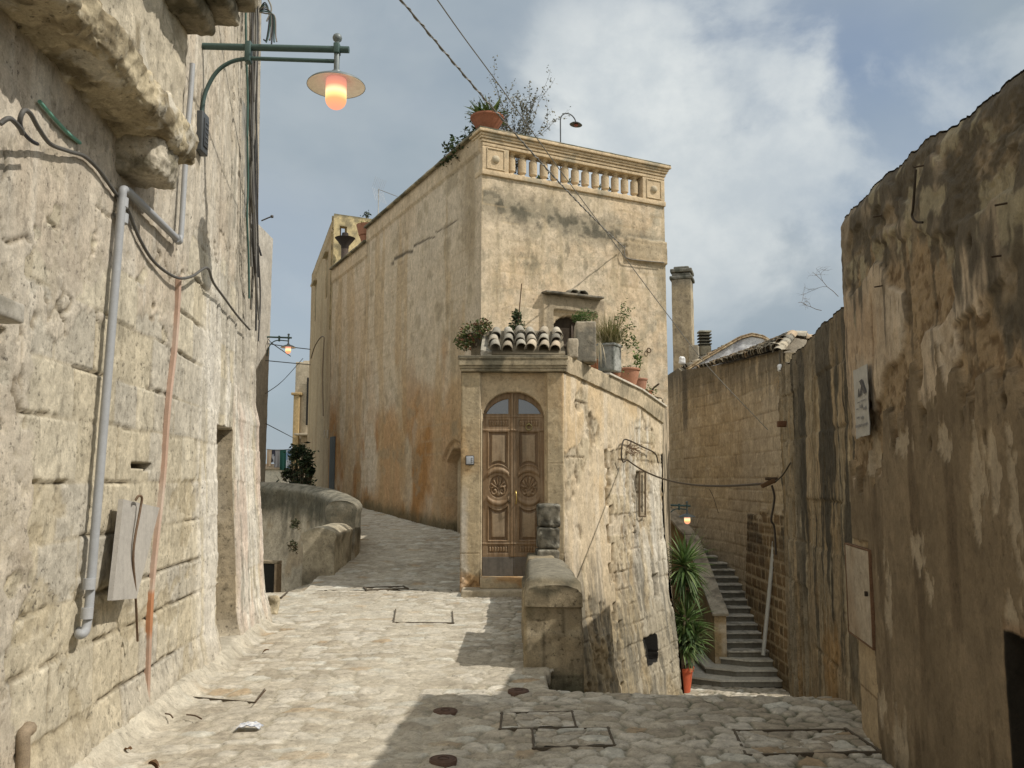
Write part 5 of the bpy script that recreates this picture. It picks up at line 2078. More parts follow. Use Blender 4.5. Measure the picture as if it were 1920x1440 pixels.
def small_annexe_things():
    # intercom
    T = thing('intercom', 'small grey intercom panel on the stone beside the carved door', 'intercom', tuple(W(881, 863, AY)))
    c = W(881, 863, AY - .012)
    mb = MB()
    mb.rbox(c, (.125, .022, .135), (.05, .052, .055), .008, .1)
    mb.build('frame', M_PVC, T, sharp=40)
    mb = MB()
    mb.rbox(c + np.array((0, -.012, 0)), (.102, .012, .112), (.40, .42, .45), .004, .1)
    mb.build('panel', M_PVC, T, sharp=40)
    for k in range(3):
        mb = MB()
        mb.rbox(c + np.array((.03, -.02, .03 - .028 * k)), (.022, .006, .012), (.15, .16, .17), .002, .1)
        mb.build('button', M_PVC, T)
    # framed slot on the side wall
    def SP(px, py, off):
        h = hit(px, py, (AX1 + nR[0] * off, AY + nR[1] * off, 0), (nR[0], nR[1], 0))
        return h
    T = thing('wall_shutter', 'narrow dark wooden hatch frame on the sunny side wall of the porch', 'hatch', tuple(SP(1204, 925, .03)))
    c = [SP(1199, 884, .045), SP(1210, 884, .045), SP(1210, 968, .045), SP(1199, 968, .045)]
    for i in range(4):
        mb = MB()
        a, b = c[i], c[(i + 1) % 4]
        d = (b - a) / np.linalg.norm(b - a)
        mb.tube([a - d * .012, b + d * .012], .017, (.15, .11, .07), 4)
        mb.build('frame_bar', M_GREYWOOD, T, smooth=False)
    mb = MB()
    a, b = SP(1204, 890, .03), SP(1204, 960, .03)
    mb.tube([a, b], .012, (.13, .11, .08), 6)
    mb.build('latch_bar', M_RUST, T)
    # cables along the side wall and across the lane
    mb = MB()
    cp = [(1234, 868, .10), (1228, 850, .09), (1205, 838, .07), (1180, 826, .07), (1169, 826, .08), (1165, 850, .08), (1168, 866, .08), (1176, 862, .10)]
    p1 = [SP(*q) for q in cp]
    e = W(1441, 906, 8.72)
    s = SP(1176, 862, .12)
    span = []
    for t in np.linspace(.04, 1, 26):
        q = s + (e - s) * t
        q[2] -= .22 * 4 * t * (1 - t) * (1.05 - .35 * t)
        span.append(q)
    mb.tube(np.concatenate([spline(p1, 5), np.array(span)]), .013, (.06, .045, .03), 7)
    one('lane_cable', mb, M_CABLE, 'sagging brown cable strung across the lane from the porch side wall to the block wall', 'cable', tuple(p1[0]))
    mb = MB()
    pts = [W(1330, 917, 12.2), W(1337, 930, 12.2), W(1347, 962, 12.2)]
    mb.tube(pts, .005, (.1, .08, .05), 5)
    one('loose_wire', mb, M_CABLE, 'thin loose wire end dangling from the sagging cable over the lane', 'wire', tuple(pts[0]))
    T = thing('cable_box', 'small rusty cable bracket at the end of the sagging cable on the block wall', 'bracket', tuple(e))
    mb = MB()
    mb.rbox(e + np.array((-.005, 0, -.0)), (.15, .06, .045), (.14, .085, .045), .006, .05, M=np.array([[.9, 0, -.4], [0, 1, 0], [.4, 0, .9]]))
    mb.rbox(e + np.array((.03, 0, .045)), (.12, .05, .03), (.10, .07, .045), .005, .05)
    mb.build('bracket', M_RUST, T)
    mb = MB()
    c2 = [W(1447, 910, 8.72), W(1452, 930, 8.72), W(1450, 950, 8.74), W(1446, 975, 8.74), W(1452, 990, 8.74), W(1455, 1040, 8.74)]
    mb.tube(spline(c2, 6), .011, (.05, .04, .03), 6)
    mb.build('cable_tail', M_CABLE, T)
    mb = MB()
    c2 = [W(1452, 905, 8.72), W(1468, 890, 8.5), W(1482, 868, 8.3)]
    mb.tube(spline(c2, 5), .008, (.07, .055, .035), 6)
    mb.build('cable_lead', M_CABLE, T)
    # dry root tuft where the cable leaves the wall
    rng = np.random.default_rng(12)
    mb = MB()
    b = SP(1180, 842, .05)
    for k in range(46):
        d = np.array((nR[0] * .8, nR[1] * .8, 0)) + rng.normal(0, .55, 3)
        p = [b + rng.normal(0, .05, 3)]
        for i in range(4):
            d = d + rng.normal(0, .35, 3)
            p.append(p[-1] + d / np.linalg.norm(d) * rng.uniform(.03, .06))
        mb.tube(p, .0035, (.19, .12, .07), 3, False)
    one('dry_roots', mb, M_RUST, 'dry brown roots hanging at the top of the broken plaster on the porch side', 'plant', tuple(b))


small_annexe_things()


# ------------------------------------------------------------------ low walls along the road
def coped(mb, path, w, zb, zs, rise, cf, seed, cap_start=True):
    """masonry wall with a rounded top following a ground path"""
    path = np.asarray(path, float)
    n = len(path)
    T = np.gradient(path, axis=0)
    T /= np.linalg.norm(T, axis=1, keepdims=True)
    Nn = np.stack([-T[:, 1], T[:, 0]], 1)
    zb = np.broadcast_to(zb, n)
    zs = np.broadcast_to(zs, n)
    th = np.linspace(0, math.pi, 17)
    side = np.linspace(0, 1, 34)
    prof = [(w / 2, k, 0.0) for k in side[:-1]] + [((w / 2 + .025) * math.cos(a), 1, math.sin(a) * rise) for a in th] + [(-w / 2, k, 0.0) for k in side[::-1][1:]]
    P = np.zeros((len(prof), n, 3))
    for i, (o, k, r) in enumerate(prof):
        P[i, :, :2] = path + Nn * o
        P[i, :, 2] = zb + (zs - zb) * k + r
    d = (fb3(P, 5, 4, seed) - .5) * .045 + (fb3(P, 22, 3, seed + 1, .7) - .5) * .022
    P[..., :2] += (Nn[None] * np.sign([p[0] for p in prof])[:, None, None]) * d[..., None]
    P[..., 2] += d * .5
    mb.grid(P, cf(P), flip=True)
    for e in (0, -1):
        E = P[:, e]
        h = len(prof) // 2
        a, b = E[:h + 1], E[::-1][:h + 1]
        t = np.linspace(0, 1, 16)[None, :, None]
        G = a[:, None] * (1 - t) + b[:, None] * t
        bump = (fb3(G, 5, 4, seed + 3) - .5) * .04 * np.minimum(1, 6 * np.minimum(t, 1 - t))[..., 0]
        G[..., :2] += T[e] * (bump * (-1 if e == 0 else 1))[..., None]
        mb.grid(G, cf(G), flip=(e == 0))


def low_walls():
    # left: end pier and then the higher, curving length
    T = thing('curved_parapet', 'low stone parapet with a rounded top, curving round the sunken yard at left', 'wall', (-3.1, 14.5, .1))
    base = (.46, .40, .29)

    def cfp(P):
        C = stone_cf(base, (.20, .17, .12), .48, .66, 3.0, 470)(P)
        zt = zroad(P[..., 1])
        n = fb3(P, 6, 4, 471)
        bl = np.floor((P[..., 2] + .02 * n) / .27)
        C = mixc(C, (.25, .2, .13), sm(.02, .005, np.abs((P[..., 2] / .27) % 1 - .5) * .27) * .4)
        C = mixc(C, (.17, .16, .125), sm(-.12, .12, P[..., 2] - zt - .72 + (n - .5) * .3) * .65)
        return C
    mb = MB()
    coped(mb, [(-3.06, y) for y in np.linspace(13.72, 15.2, 40)], .50, -1.9, .70, .15, cfp, 475)
    mb.build('end_pier', M_STONE, T)
    path = spline([(-3.02, 15.22), (-3.06, 16.0), (-3.28, 17.0), (-3.72, 18.0), (-4.4, 18.9), (-5.3, 19.6), (-6.4, 20.1), (-7.6, 20.4), (-8.8, 20.6)], 18)
    zr = zroad(path[:, 1])

    def cfw(P):
        n = fb3(P, 2.5, 5, 480)
        n2 = fb3(P, 9, 4, 481)
        C = np.zeros(P.shape) + np.array((.46, .40, .30))
        C = mixc(C, (.35, .27, .17), sm(.5, .58, n) * .7)
        stv = fb3(P * np.array((1, 1, .18)), 7, 4, 483, .6)
        C = mixc(C, (.13, .12, .09), sm(.5, .6, stv) * sm(-1.5, -.2, P[..., 2] - 1.2) * .75)
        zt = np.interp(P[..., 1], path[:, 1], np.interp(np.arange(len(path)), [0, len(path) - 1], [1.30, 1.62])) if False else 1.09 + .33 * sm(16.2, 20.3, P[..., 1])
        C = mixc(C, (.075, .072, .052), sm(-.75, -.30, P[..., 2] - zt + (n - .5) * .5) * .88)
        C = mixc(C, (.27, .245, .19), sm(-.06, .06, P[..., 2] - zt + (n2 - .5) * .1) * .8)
        C = mixc(C, (.10, .10, .075), sm(.45, .6, n2) * sm(-.06, .06, P[..., 2] - zt) * .7)
        C = mixc(C, (.2, .17, .12), sm(.58, .68, n2) * .5)
        return C
    mb = MB()
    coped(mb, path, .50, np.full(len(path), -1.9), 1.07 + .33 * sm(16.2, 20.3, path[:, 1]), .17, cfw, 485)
    mb.build('curved_wall', M_STONE, T)
    # the dark low door in its face
    mb = MB()
    c = W(510, 1082, 18.15)
    d = np.array((-.35, .0, 0))
    Mx = np.array([[.94, .34, 0], [-.34, .94, 0], [0, 0, 1]])
    mb.rbox(c + np.array((-.05, .05, -.30)), (.34, .16, 1.15), (.02, .018, .014), .004, .2, M=Mx)
    mb.build('low_door', M_GREYWOOD, T)
    mb = MB()
    for k in (-1, 1):
        mb.rbox(c + np.array((-.05, .05, -.30)) + Mx @ np.array((.20 * k, -.02, .0)), (.06, .18, 1.15), (.30, .22, .14), .01, .1, M=Mx)
    mb.rbox(c + np.array((-.05, .05, .31)) + Mx @ np.array((0, -.02, 0)), (.46, .18, .06), (.30, .24, .16), .01, .1, M=Mx)
    mb.build('door_frame', M_STONE, T)
    # weeds in the joint
    rng = np.random.default_rng(41)
    for px, py, Y in ((556, 985, 17.3), (551, 1025, 17.1)):
        b = W(px, py, Y)
        bush('weed', ('upper' if py < 1000 else 'lower') + ' dark weed growing from the face of the curved parapet wall', b,
             [(b + np.array((0, -.06, .02)), (.10, .10, .13))], 60, .07, ((.05, .06, .025), (.08, .085, .04), (.10, .08, .04)), 41 + py, 4, .005, 'weeds on the curved parapet')
    mb = MB()
    Q = [W(575, 1106, 12.45), W(604, 1080, 13.5), W(640, 1082, 13.55), W(600, 1108, 12.4)]
    mb.rbox((-3.17, 13.0, -.10), (.34, 1.3, .16), 0, .04, .04, .02, 6, 9, 0, stone_cf((.42, .37, .28), (.25, .2, .14), .5, .65, 4, 488), np.array([[.97, 0, -.24], [0, 1, 0], [.24, 0, .97]]))
    mb.build('foot_fillet', M_STONE, T)

    # right: the big pier and the lower length back to the door
    def cfr(P):
        n = fb3(P, 3.0, 5, 490)
        n2 = fb3(P, 8, 4, 491)
        C = np.zeros(P.shape) + np.array((.30, .245, .16))
        C = mixc(C, (.40, .335, .225), sm(.5, .65, fb3(P, 1.8, 4, 492)) * .8)
        C = mixc(C, (.17, .145, .09), sm(.46, .62, n) * .7)
        blk = sm(.05, .5, np.abs(np.sin(P[..., 0] * 12 + 2)) * np.abs(np.sin(P[..., 2] * 10)))
        C = mixc(C, (.40, .33, .22), (1 - blk) * .45)
        wz = .012 * (n2 - .5)
        jl = np.minimum(np.minimum(np.abs(P[..., 2] - .30 + wz), np.abs(P[..., 2] + .06 + wz)), np.abs(P[..., 2] + .40 + wz))
        odd = (P[..., 2] > -.06) & (P[..., 2] < .30)
        jl = np.minimum(jl, np.abs(P[..., 0] - np.where(odd, .27, .44) + wz))
        C = mixc(C, (.44, .38, .27), sm(.030, .012, jl) * .45 * (P[..., 2] < .5))
        C = mixc(C, (.10, .08, .05), sm(.009, .003, jl) * .7 * (P[..., 2] < .5))
        C = mixc(C, (.085, .075, .05), sm(.50, .66, P[..., 2] + (n - .5) * .35) * (.55 + .4 * sm(.4, .55, n2)))
        C = mixc(C, (.235, .215, .165), sm(.72, .77, P[..., 2] + (n2 - .5) * .05) * .8)
        C = mixc(C, (.11, .115, .075), sm(.05, -.3, P[..., 2] + (n - .5) * .3) * .8)
        return C
    T = thing('stone_pier', 'squat stone pier with a mossy top in front of the carved door', 'pier', (.35, 8.2, 0))
    mb = MB()
    mb.rbox((.355, 8.27, -1.03), (.503, 1.575, 3.28), 0, .03, .025, .02, 5, 493, 0, cfr, maxn=150, amp2=.008)
    mb.build('body', M_STONE, T)
    mb = MB()
    prof = [(-.250, .52), (-.250, .65), (-.24, .705), (-.205, .745), (-.12, .77), (0, .775), (.12, .77), (.205, .745), (.24, .705), (.253, .65), (.253, .52)]
    ys = np.linspace(7.46, 9.06, 64)
    P = np.zeros((len(prof) * 3 - 2, len(ys), 3))
    pf = np.array(prof)
    ii = np.linspace(0, len(pf) - 1, len(pf) * 3 - 2)
    px_ = np.interp(ii, np.arange(len(pf)), pf[:, 0])
    pz_ = np.interp(ii, np.arange(len(pf)), pf[:, 1])
    tap = np.interp(ys, [7.46, 9.06], [1.0, .86])
    P[..., 0] = .355 + px_[:, None] * tap
    P[..., 1] = ys
    P[..., 2] = pz_[:, None] + .02 * (ys - 7.46) / 1.6
    P[..., 2] -= .07 * sm(.14, 0, P[..., 1] - 7.46) * sm(.55, .76, P[..., 2])
    nn = fb3(P, 5, 5, 495, .62) - .5
    P[..., 2] += nn * .035
    P[..., 0] += nn * .03
    mb.grid(P, cfr(P), flip=True)
    for e in (0, -1):
        E = P[:, e]
        h = len(E) // 2
        t = np.linspace(0, 1, 14)[None, :, None]
        G = E[:h + 1][:, None] * (1 - t) + E[::-1][:h + 1][:, None] * t
        G[..., 1] += (fb3(G, 6, 4, 496) - .5) * .03 * np.minimum(1, 6 * np.minimum(t, 1 - t))[..., 0]
        mb.grid(G, cfr(G), flip=(e == 0))
    mb.build('coping', M_STONE, T)
    mb = MB()
    mb.rbox((.38, 10.6, -.565), (.36, 3.1, 2.33), 0, .04, .04, .02, 5, 497, 0, cfr, maxn=80)
    mb.build('low_wall', M_STONE, T)
    cfd = stone_cf((.17, .155, .12), (.05, .048, .038), .42, .6, 6, 498, pale=(.36, .34, .28))
    for k, (x, y, z, sx, sy, sz) in enumerate(((.50, 11.86, 1.12, .31, .44, .30), (.49, 11.84, .82, .29, .44, .29), (.475, 11.80, .57, .30, .48, .20))):
        mb = MB()
        mb.rbox((x, y, z), (sx, sy, sz), 0, .035, .02, .02, 8, 499 + k, .04 * k, cfd)
        one('dark_stone', mb, M_STONE, ('topmost rough dark stone of the short stack at the right of the carved door', 'middle rough dark stone of the short stack at the right of the carved door',
                                         'lowest and flattest dark stone of the short stack at the right of the carved door')[k], 'stone', (x, y, z - sz / 2), 'dark stones stacked beside the carved door')


low_walls()


# ------------------------------------------------------------------ staircase and the house behind it
SX = 5.55


def stair_house():
    T = thing('block_house', 'house of squared stone blocks with a mossy tile roof, rising beside the outdoor staircase', 'house', (6.4, 22, -2.6))
    us = np.arange(17.3, 32.5, .035)
    vs = np.arange(-2.7, 5.05, .03)
    U, V = np.meshgrid(us, vs)
    bid, dist = ashlar(U, V, courses_of(-2.75, 5.6, .25, .31, 23), .35, .62, 59, .01)
    n1 = fb2(U * .8, V * .8, 5, 501, .55)
    n2 = fb2(U * 4, V * 4, 5, 502, .6)
    ns = fb2(U * 3, V * .35, 5, 504, .6)
    C = blend3(bid, (.41, .335, .225), (.365, .295, .195), (.44, .365, .255))
    C = mixc(C, (.43, .365, .27), sm(.42, .6, n1) * .6)
    C = C * (.84 + .32 * n2)[..., None]
    jm = sm(.018, .005, dist)
    C = mixc(C, (.43, .37, .26), jm * sm(.45, .55, fb2(U, V, 3, 505)) * .7)
    C = mixc(C, (.20, .15, .09), jm * sm(.55, .45, fb2(U, V, 3, 505)) * .5)
    D = (bid - .5) * .014 + (n2 - .5) * .014 - .010 * jm
    top = np.interp(us, [17.3, 25.5, 26.0, 32.5], [4.26, 4.86, 5.02, 5.02])
    wet = sm(1.25, .1, top[None, :] - V + (ns - .5) * 1.6) * sm(.34, .50, ns + .1)
    C = mixc(C, (.10, .088, .065), wet * .8)
    C = mixc(C, (.07, .06, .045), sm(.45, .15, np.abs(U - 25.1) + .3 * (n2 - .5)) * sm(2.9, 3.3, V) * .7)
    # patched panel of dark blocks in pale mortar low at the near end
    a, b = hit(1404, 962, (SX, 0, 0), (1, 0, 0)), hit(1400, 1180, (SX, 0, 0), (1, 0, 0))
    pu = np.interp(V, [-2.7, b[2], a[2], 5], [a[1] - .35, b[1], a[1], a[1]])
    pt = sm(.02, -.02, U - pu) * sm(.04, -.04, V - a[2] - (bid - .5) * .4)
    bid2, dist2 = ashlar(U, V, courses_of(-2.8, 3, .22, .27, 24), .24, .48, 61, .02)
    pc = blend3(bid2, (.17, .115, .06), (.22, .16, .09), (.13, .095, .055)) * (.8 + .4 * n2)[..., None]
    pc = mixc(pc, (.40, .33, .22), sm(.032, .018, dist2 + .012 * (n2 - .5)) * .9)
    pc = mixc(pc, (.06, .05, .035), sm(.5, .62, n1) * sm(-.6, .5, V) * .6)
    C = C * (1 - pt[..., None]) + pc * pt[..., None]
    D += .04 * pt + pt * .012 * sm(.018, .04, dist2)
    C = mixc(C, (.07, .06, .04), sm(-1.6, -2.6, V + .5 * (n2 - .5)) * .6)
    zo = np.minimum(V, top[None, :]) - V
    mb = MB()
    D += .45 * sm(21.6, 25.3, U) + .35 * sm(21.0, 24.2, U) * sm(1.6, -.6, V)
    hf(mb, (SX, 0), (0, 1), (-1, 0), us, vs, D, C, None, zo, flip=True)
    capP = np.stack([np.stack([SX - D[-1] + a * (D[-1] + .2), us, top + .0 * us - .004 * (a > 0)], -1) for a in (0, .5, 1)], 0)
    mb.grid(capP, (.2, .17, .12))
    mb.prism([(17.32, 4.20), (25.5, 4.80), (32.4, 4.95), (32.4, -4), (17.32, -4)], (SX + .06, 0, 0), (0, 1, 0), (0, 0, 1), (5, 0, 0), (.34, .27, .17))
    mb.build('wall', M_STONE, T)
    rng = np.random.default_rng(51)
    cols = ((.40, .36, .28), (.46, .40, .30), (.33, .30, .24), (.26, .24, .195), (.48, .37, .25), (.22, .205, .17))

    def roof(name, e0, e1, r0, r1, nd, tw=.215, bed=(.14, .12, .09)):
        """tile roof between the eave line e0-e1 and the upper line r0-r1"""
        e0, e1, r0, r1 = (np.asarray(q, float) for q in (e0, e1, r0, r1))
        mb = MB()
        na = int(np.linalg.norm(e1 - e0) / tw)
        up = np.cross(e1 - e0, r0 - e0)
        up /= np.linalg.norm(up)
        if up[2] < 0:
            up = -up
        mb.add([e0 - up * .03, e1 - up * .03, r1 - up * .03, r0 - up * .03], [(0, 1, 2, 3)], bed)
        th = np.linspace(-.05, math.pi + .05, 8)
        for i in range(na):
            t = (i + .5) / na
            a, b = r0 + (r1 - r0) * t, e0 + (e1 - e0) * t
            dv = b - a
            L = np.linalg.norm(dv)
            dv = dv / L
            ea = np.cross(up, dv)
            tl = L / nd
            for j in range(nd):
                cc = np.asarray(cols[rng.integers(len(cols))]) * rng.uniform(.65, 1.3)
                jt = ea * rng.normal(0, .016) + dv * rng.normal(0, .03) + up * rng.uniform(0, .025)
                sk = ea * rng.normal(0, .02)
                rows = []
                for (q, r) in ((-.06, tw * .40), (1.0, tw * .52), (1.0, tw * .52 - .016)):
                    c = a + dv * (j + q) * tl + jt + sk * q + up * (.03 * max(q, 0))
                    rows.append([c + ea * r * math.cos(x) * .95 + up * r * math.sin(x) for x in th])
                P = np.array(rows)
                Cc = np.tile(cc, P.shape[:2] + (1,))
                Cc[2] *= .3
                mb.grid(P, Cc)
        return mb.build(name, M_TILE, T)
    roof('front_roof', (5.48, 17.5, 4.27), (5.48, 24.95, 4.82), (6.05, 18.3, 4.70), (7.55, 24.95, 5.50), 6)
    roof('rear_slope', (8.0, 17.6, 4.2), (10.4, 24.95, 4.4), (6.05, 18.3, 4.71), (7.55, 24.95, 5.51), 6, .24)
    # pale gable standing across the roof, edged with tiles
    g = [(5.2, 4.80), (5.55, 5.02), (6.2, 5.40), (6.75, 5.72), (7.1, 5.82), (7.45, 5.76), (7.9, 5.45), (7.9, 4.6), (5.2, 4.6)]
    mb = MB()
    gx = np.linspace(5.2, 7.9, 60)
    gt = np.interp(gx, [q[0] for q in g[:7]], [q[1] for q in g[:7]])
    tq = np.linspace(0, 1, 18)
    P = np.stack([np.stack([gx, 25.0 + .04 * (fb2(gx * 4, gx * 0 + k * 5, 3, 511) - .5) - .0 * k, 4.5 + (gt - 4.5) * k], -1) for k in tq], 0)
    Cg = np.zeros(P.shape) + np.array((.62, .63, .64))
    Cg = mixc(Cg, (.34, .34, .36), sm(.42, .62, fb3(P, 3, 5, 512)) * .8)
    Cg = mixc(Cg, (.70, .71, .72), sm(.55, .66, fb3(P, 6, 4, 513)) * .7)
    mb.grid(P, Cg)
    mb.prism([(x, z - .03) for x, z in g], (0, 25.06, 0), (1, 0, 0), (0, 0, 1), (0, .22, 0), (.45, .43, .4))
    mb.build('gable', M_PLAST, T)
    mb = MB()
    ed = np.array([[q[0], q[1] + .02] for q in g[:7]])
    s = np.linspace(0, 6, 22)
    pts = np.stack([np.interp(s, range(7), ed[:, 0]), np.interp(s, range(7), ed[:, 1])], 1)
    for i in range(21):
        a, b = pts[i], pts[i + 1]
        d = (b - a)
        cc = ((.42, .33, .21), (.46, .38, .26), (.36, .27, .17))[rng.integers(3)]
        ang = math.atan2(d[1], d[0])
        Mx = np.array([[math.cos(ang), 0, -math.sin(ang)], [0, 1, 0], [math.sin(ang), 0, math.cos(ang)]])
        mb.rbox(((a[0] + b[0]) / 2, 25.10 + rng.uniform(-.02, .02), (a[1] + b[1]) / 2 + .02), (np.hypot(*d) * 1.08, .34, .05), cc, .015, .1, M=Mx)
        mb.rbox(((a[0] + b[0]) / 2, 25.13 + rng.uniform(-.02, .02), (a[1] + b[1]) / 2 + .08), (np.hypot(*d) * 1.08, .34, .05), np.array(cc) * .7, .02, .1, M=Mx)
    mb.build('verge', M_TILE, T)
    roof('back_roof', (5.3, 25.3, 4.95), (5.3, 32.5, 4.95), (7.0, 25.3, 5.80), (7.0, 32.5, 5.84), 8)
    # ridge tiles along the top of the front roof, and the closed near end under them
    mb = MB()
    r0_, r1_ = np.array((6.02, 18.15, 4.70)), np.array((7.55, 24.9, 5.52))
    th = np.linspace(-.2, math.pi + .2, 10)
    dv = (r1_ - r0_) / np.linalg.norm(r1_ - r0_)
    sd_ = np.cross(dv, (0, 0, 1))
    sd_ /= np.linalg.norm(sd_)
    upv = np.cross(sd_, dv)
    for k in range(18):
        c = r0_ + (r1_ - r0_) * (k / 18.0) + upv * rng.uniform(-.01, .02)
        L_ = np.linalg.norm(r1_ - r0_) / 18 * 1.12
        rows = [[c + dv * L_ * q + sd_ * (.125 - .02 * q) * math.cos(x) + upv * (.10 - .02 * q) * math.sin(x) for x in th] for q in (0, 1)]
        mb.grid(np.array(rows), np.asarray(cols[rng.integers(6)]) * rng.uniform(.7, 1.1))
    e0_ = np.array((5.50, 17.5, 4.24))
    for k in range(5):
        c = e0_ + (r0_ - e0_) * (k / 5.0)
        d2 = (r0_ - e0_) / np.linalg.norm(r0_ - e0_)
        s2_ = np.cross(d2, (0, 0, 1))
        s2_ /= np.linalg.norm(s2_)
        u2 = np.cross(s2_, d2)
        rows = [[c + d2 * .27 * q + s2_ * .11 * math.cos(x) + u2 * .09 * math.sin(x) for x in th] for q in (0, 1)]
        mb.grid(np.array(rows), np.asarray(cols[k % 5]) * .9)
    mb.build('ridge_tiles', M_TILE, T)
    mb = MB()
    V_ = [(5.52, 17.48, 4.22), (6.05, 18.28, 4.68), (8.0, 17.58, 4.18), (8.0, 17.58, 3.4), (5.52, 17.48, 3.4)]
    mb.add(V_, [(0, 1, 2, 3, 4)], (.30, .26, .2))
    mb.build('near_gable', M_STONE, T)
    for nm, px, py, Y, sz in (('white_mortar', 1463, 690, 17.4, .10), ('white_mortar', 1279, 676, 26.6, .20), ('white_mortar', 1309, 688, 25.2, .2)):
        mb = MB()
        mb.rbox(W(px, py, Y), (sz, sz * .8, sz * 1.3), (.72, .73, .73), sz * .35, .03, .03, 8, 515)
        mb.build('mortar_patch', M_PLAST, T)
    # tall chimney
    cf = stone_cf((.42, .35, .24), (.26, .22, .16), .5, .66, 3, 520, top=(.2, .18, .14), topz=8.1, toph=.5)
    mb = MB()
    q = W(1277, 600, 27.3)
    mb.rbox((5.62, 27.6, 3.0), (.62, .80, 10.2), 0, .02, .09, .012, 3, 521, -.30, cf, maxn=110)
    mb.rbox((5.86, 27.2, 4.6), (.30, .40, 2.6), 0, .02, .09, .01, 3, 522, -.30, stone_cf((.33, .29, .22), (.2, .18, .14), .5, .6, 3, 523))
    ch = mb.build('chimney', M_STONE, T)
    mb = MB()
    cz = 8.10
    dk = stone_cf((.17, .165, .14), (.07, .075, .06), .45, .6, 5, 525)
    for z, s_, h in ((cz + .06, .74, .12), (cz + .17, .60, .10), (cz + .30, .70, .12)):
        mb.rbox((5.62, 27.6, z), (s_, s_ + .12, h), 0, .03, .06, .01, 6, 3, -.30, dk)
    mb.rbox((5.62, 27.6, cz + .41), (.50, .6, .10), 0, .04, .06, .01, 6, 3, -.30, dk)
    mb.build('chimney_cap', M_STONE, ch)
    # small vent stack
    mb = MB()
    c = W(1321, 645, 28.0)
    for k in range(4):
        mb.rbox(c + np.array((0, 0, -.02 + .105 * k)), (.40, .40, .045), (.10, .095, .075), .008, .1)
        mb.rbox(c + np.array((0, 0, -.07 + .105 * k)), (.27, .27, .09), (.035, .034, .03), .008, .1)
    mb.rbox(c + np.array((0, 0, -.25)), (.36, .36, .35), (.2, .18, .13), .01, .1)
    mb.rbox(c + np.array((0, 0, .40)), (.40, .40, .06), (.36, .35, .29), .01, .1)
    mb.build('vent_stack', M_STONE, T)

    # staircase
    S = thing('staircase', 'outdoor flight of worn grey stone steps climbing between a low wall and the block house', 'stairs', (5.0, 18, -2.6))
    cfs = stone_cf((.36, .34, .29), (.13, .125, .10), .46, .64, 5, 530)

    def cft(P):
        C = cfs(P)
        return C
    R0, TR, Z0 = .142, .275, -2.60
    for n in range(26):
        z1 = Z0 + R0 * (n + 1)
        y0 = 18.0 + TR * n
        mb = MB()
        if n < 3:
            xl = 3.72 + .38 * n
            poly = [(xl + .55, y0), (5.6, y0), (5.6, y0 + 1.6), (xl, y0 + 1.6), (xl, y0 + .30)]
            mb.prism(poly, (0, 0, z1 - R0 - .0), (1, 0, 0), (0, 1, 0), (0, 0, R0 - .035), (.17, .16, .13))
            poly2 = [(xl + .53, y0 - .03), (5.6, y0 - .03), (5.6, y0 + 1.6), (xl - .03, y0 + 1.6), (xl - .03, y0 + .28)]
            mb.prism(poly2, (0, 0, z1 - .035), (1, 0, 0), (0, 1, 0), (0, 0, .035), (.44, .42, .36))
        else:
            xs_ = 5.10 - .17 * max(0, n - 13)
            mb.rbox((xs_, y0 + .2, z1 - R0 / 2 - .02), (.96, .40, R0 - .02), (.17, .16, .13), .004, .08, .004, 6, n)
            mb.rbox((xs_, y0 + .16, z1 - .018), (.97, .42, .036), 0, .010, .04, .008, 7, n + 40, 0, stone_cf((.45, .43, .375), (.22, .21, .175), .5, .65, 6, 533))
        mb.build('step', M_TRIM, S, smooth=(n >= 3))
    sl = R0 / TR
    mb = MB()
    z_ = lambda y: -2.6 + (y - 18.0) * sl
    prof = [(18.86, -2.7), (18.86, z_(18.86) + .86), (25.2, z_(25.2) + .86), (25.2, -2.7)]
    nY = np.linspace(18.86, 25.2, 90)
    nT = np.linspace(0, 1, 40)
    shf = lambda y: -.62 * (np.asarray(y) - 21.7).clip(0) ** 1.0 * .5
    for sx, fl in ((4.62, True), (4.36, False)):
        P = np.stack([np.stack([sx + shf(nY), nY, -2.7 + (z_(nY) + .86 + 2.7) * t], -1) for t in nT], 0)
        P[..., 0] += (fb3(P, 3, 4, 535) - .5) * .04
        Cw = np.zeros(P.shape) + np.array((.30, .225, .125))
        nn = fb3(P * np.array((1, 1, .25)), 4, 4, 536)
        Cw = mixc(Cw, (.14, .10, .055), sm(.48, .62, nn) * .7)
        mb.grid(P, Cw, flip=not fl)
    xs = np.linspace(4.36, 4.62, 5)
    P = np.stack([np.stack([xs, np.full_like(xs, 18.86), np.full_like(xs, -2.7 + (z_(18.86) + .86 + 2.7) * t)], -1) for t in nT], 0)
    mb.grid(P, mixc(np.zeros(P.shape) + np.array((.45, .38, .28)), (.3, .22, .12), sm(.45, .6, fb3(P, 5, 4, 538))))
    mb.build('side_wall', M_RENDER, S)
    mb = MB()
    ang = math.atan(sl)
    Mx = np.array([[1, 0, 0], [0, math.cos(ang), -math.sin(ang)], [0, math.sin(ang), math.cos(ang)]])
    for y0, y1 in ((18.80, 20.0), (20.02, 21.7), (21.72, 22.9), (22.92, 24.1), (24.12, 25.2)):
        ym = (y0 + y1) / 2
        mb.rbox((4.49 + float(shf(ym)), ym, z_(ym) + .90), (.36, (y1 - y0) / math.cos(ang), .07), 0, .012, .06, .008, 5, 7, 0, stone_cf((.36, .325, .26), (.18, .16, .125), .48, .62, 4, 539), (Mx if ym < 21.7 else np.array([[math.cos(.3), -math.sin(.3), 0], [math.sin(.3), math.cos(.3), 0], [0, 0, 1]]) @ Mx))
    mb.build('side_coping', M_TRIM, S)

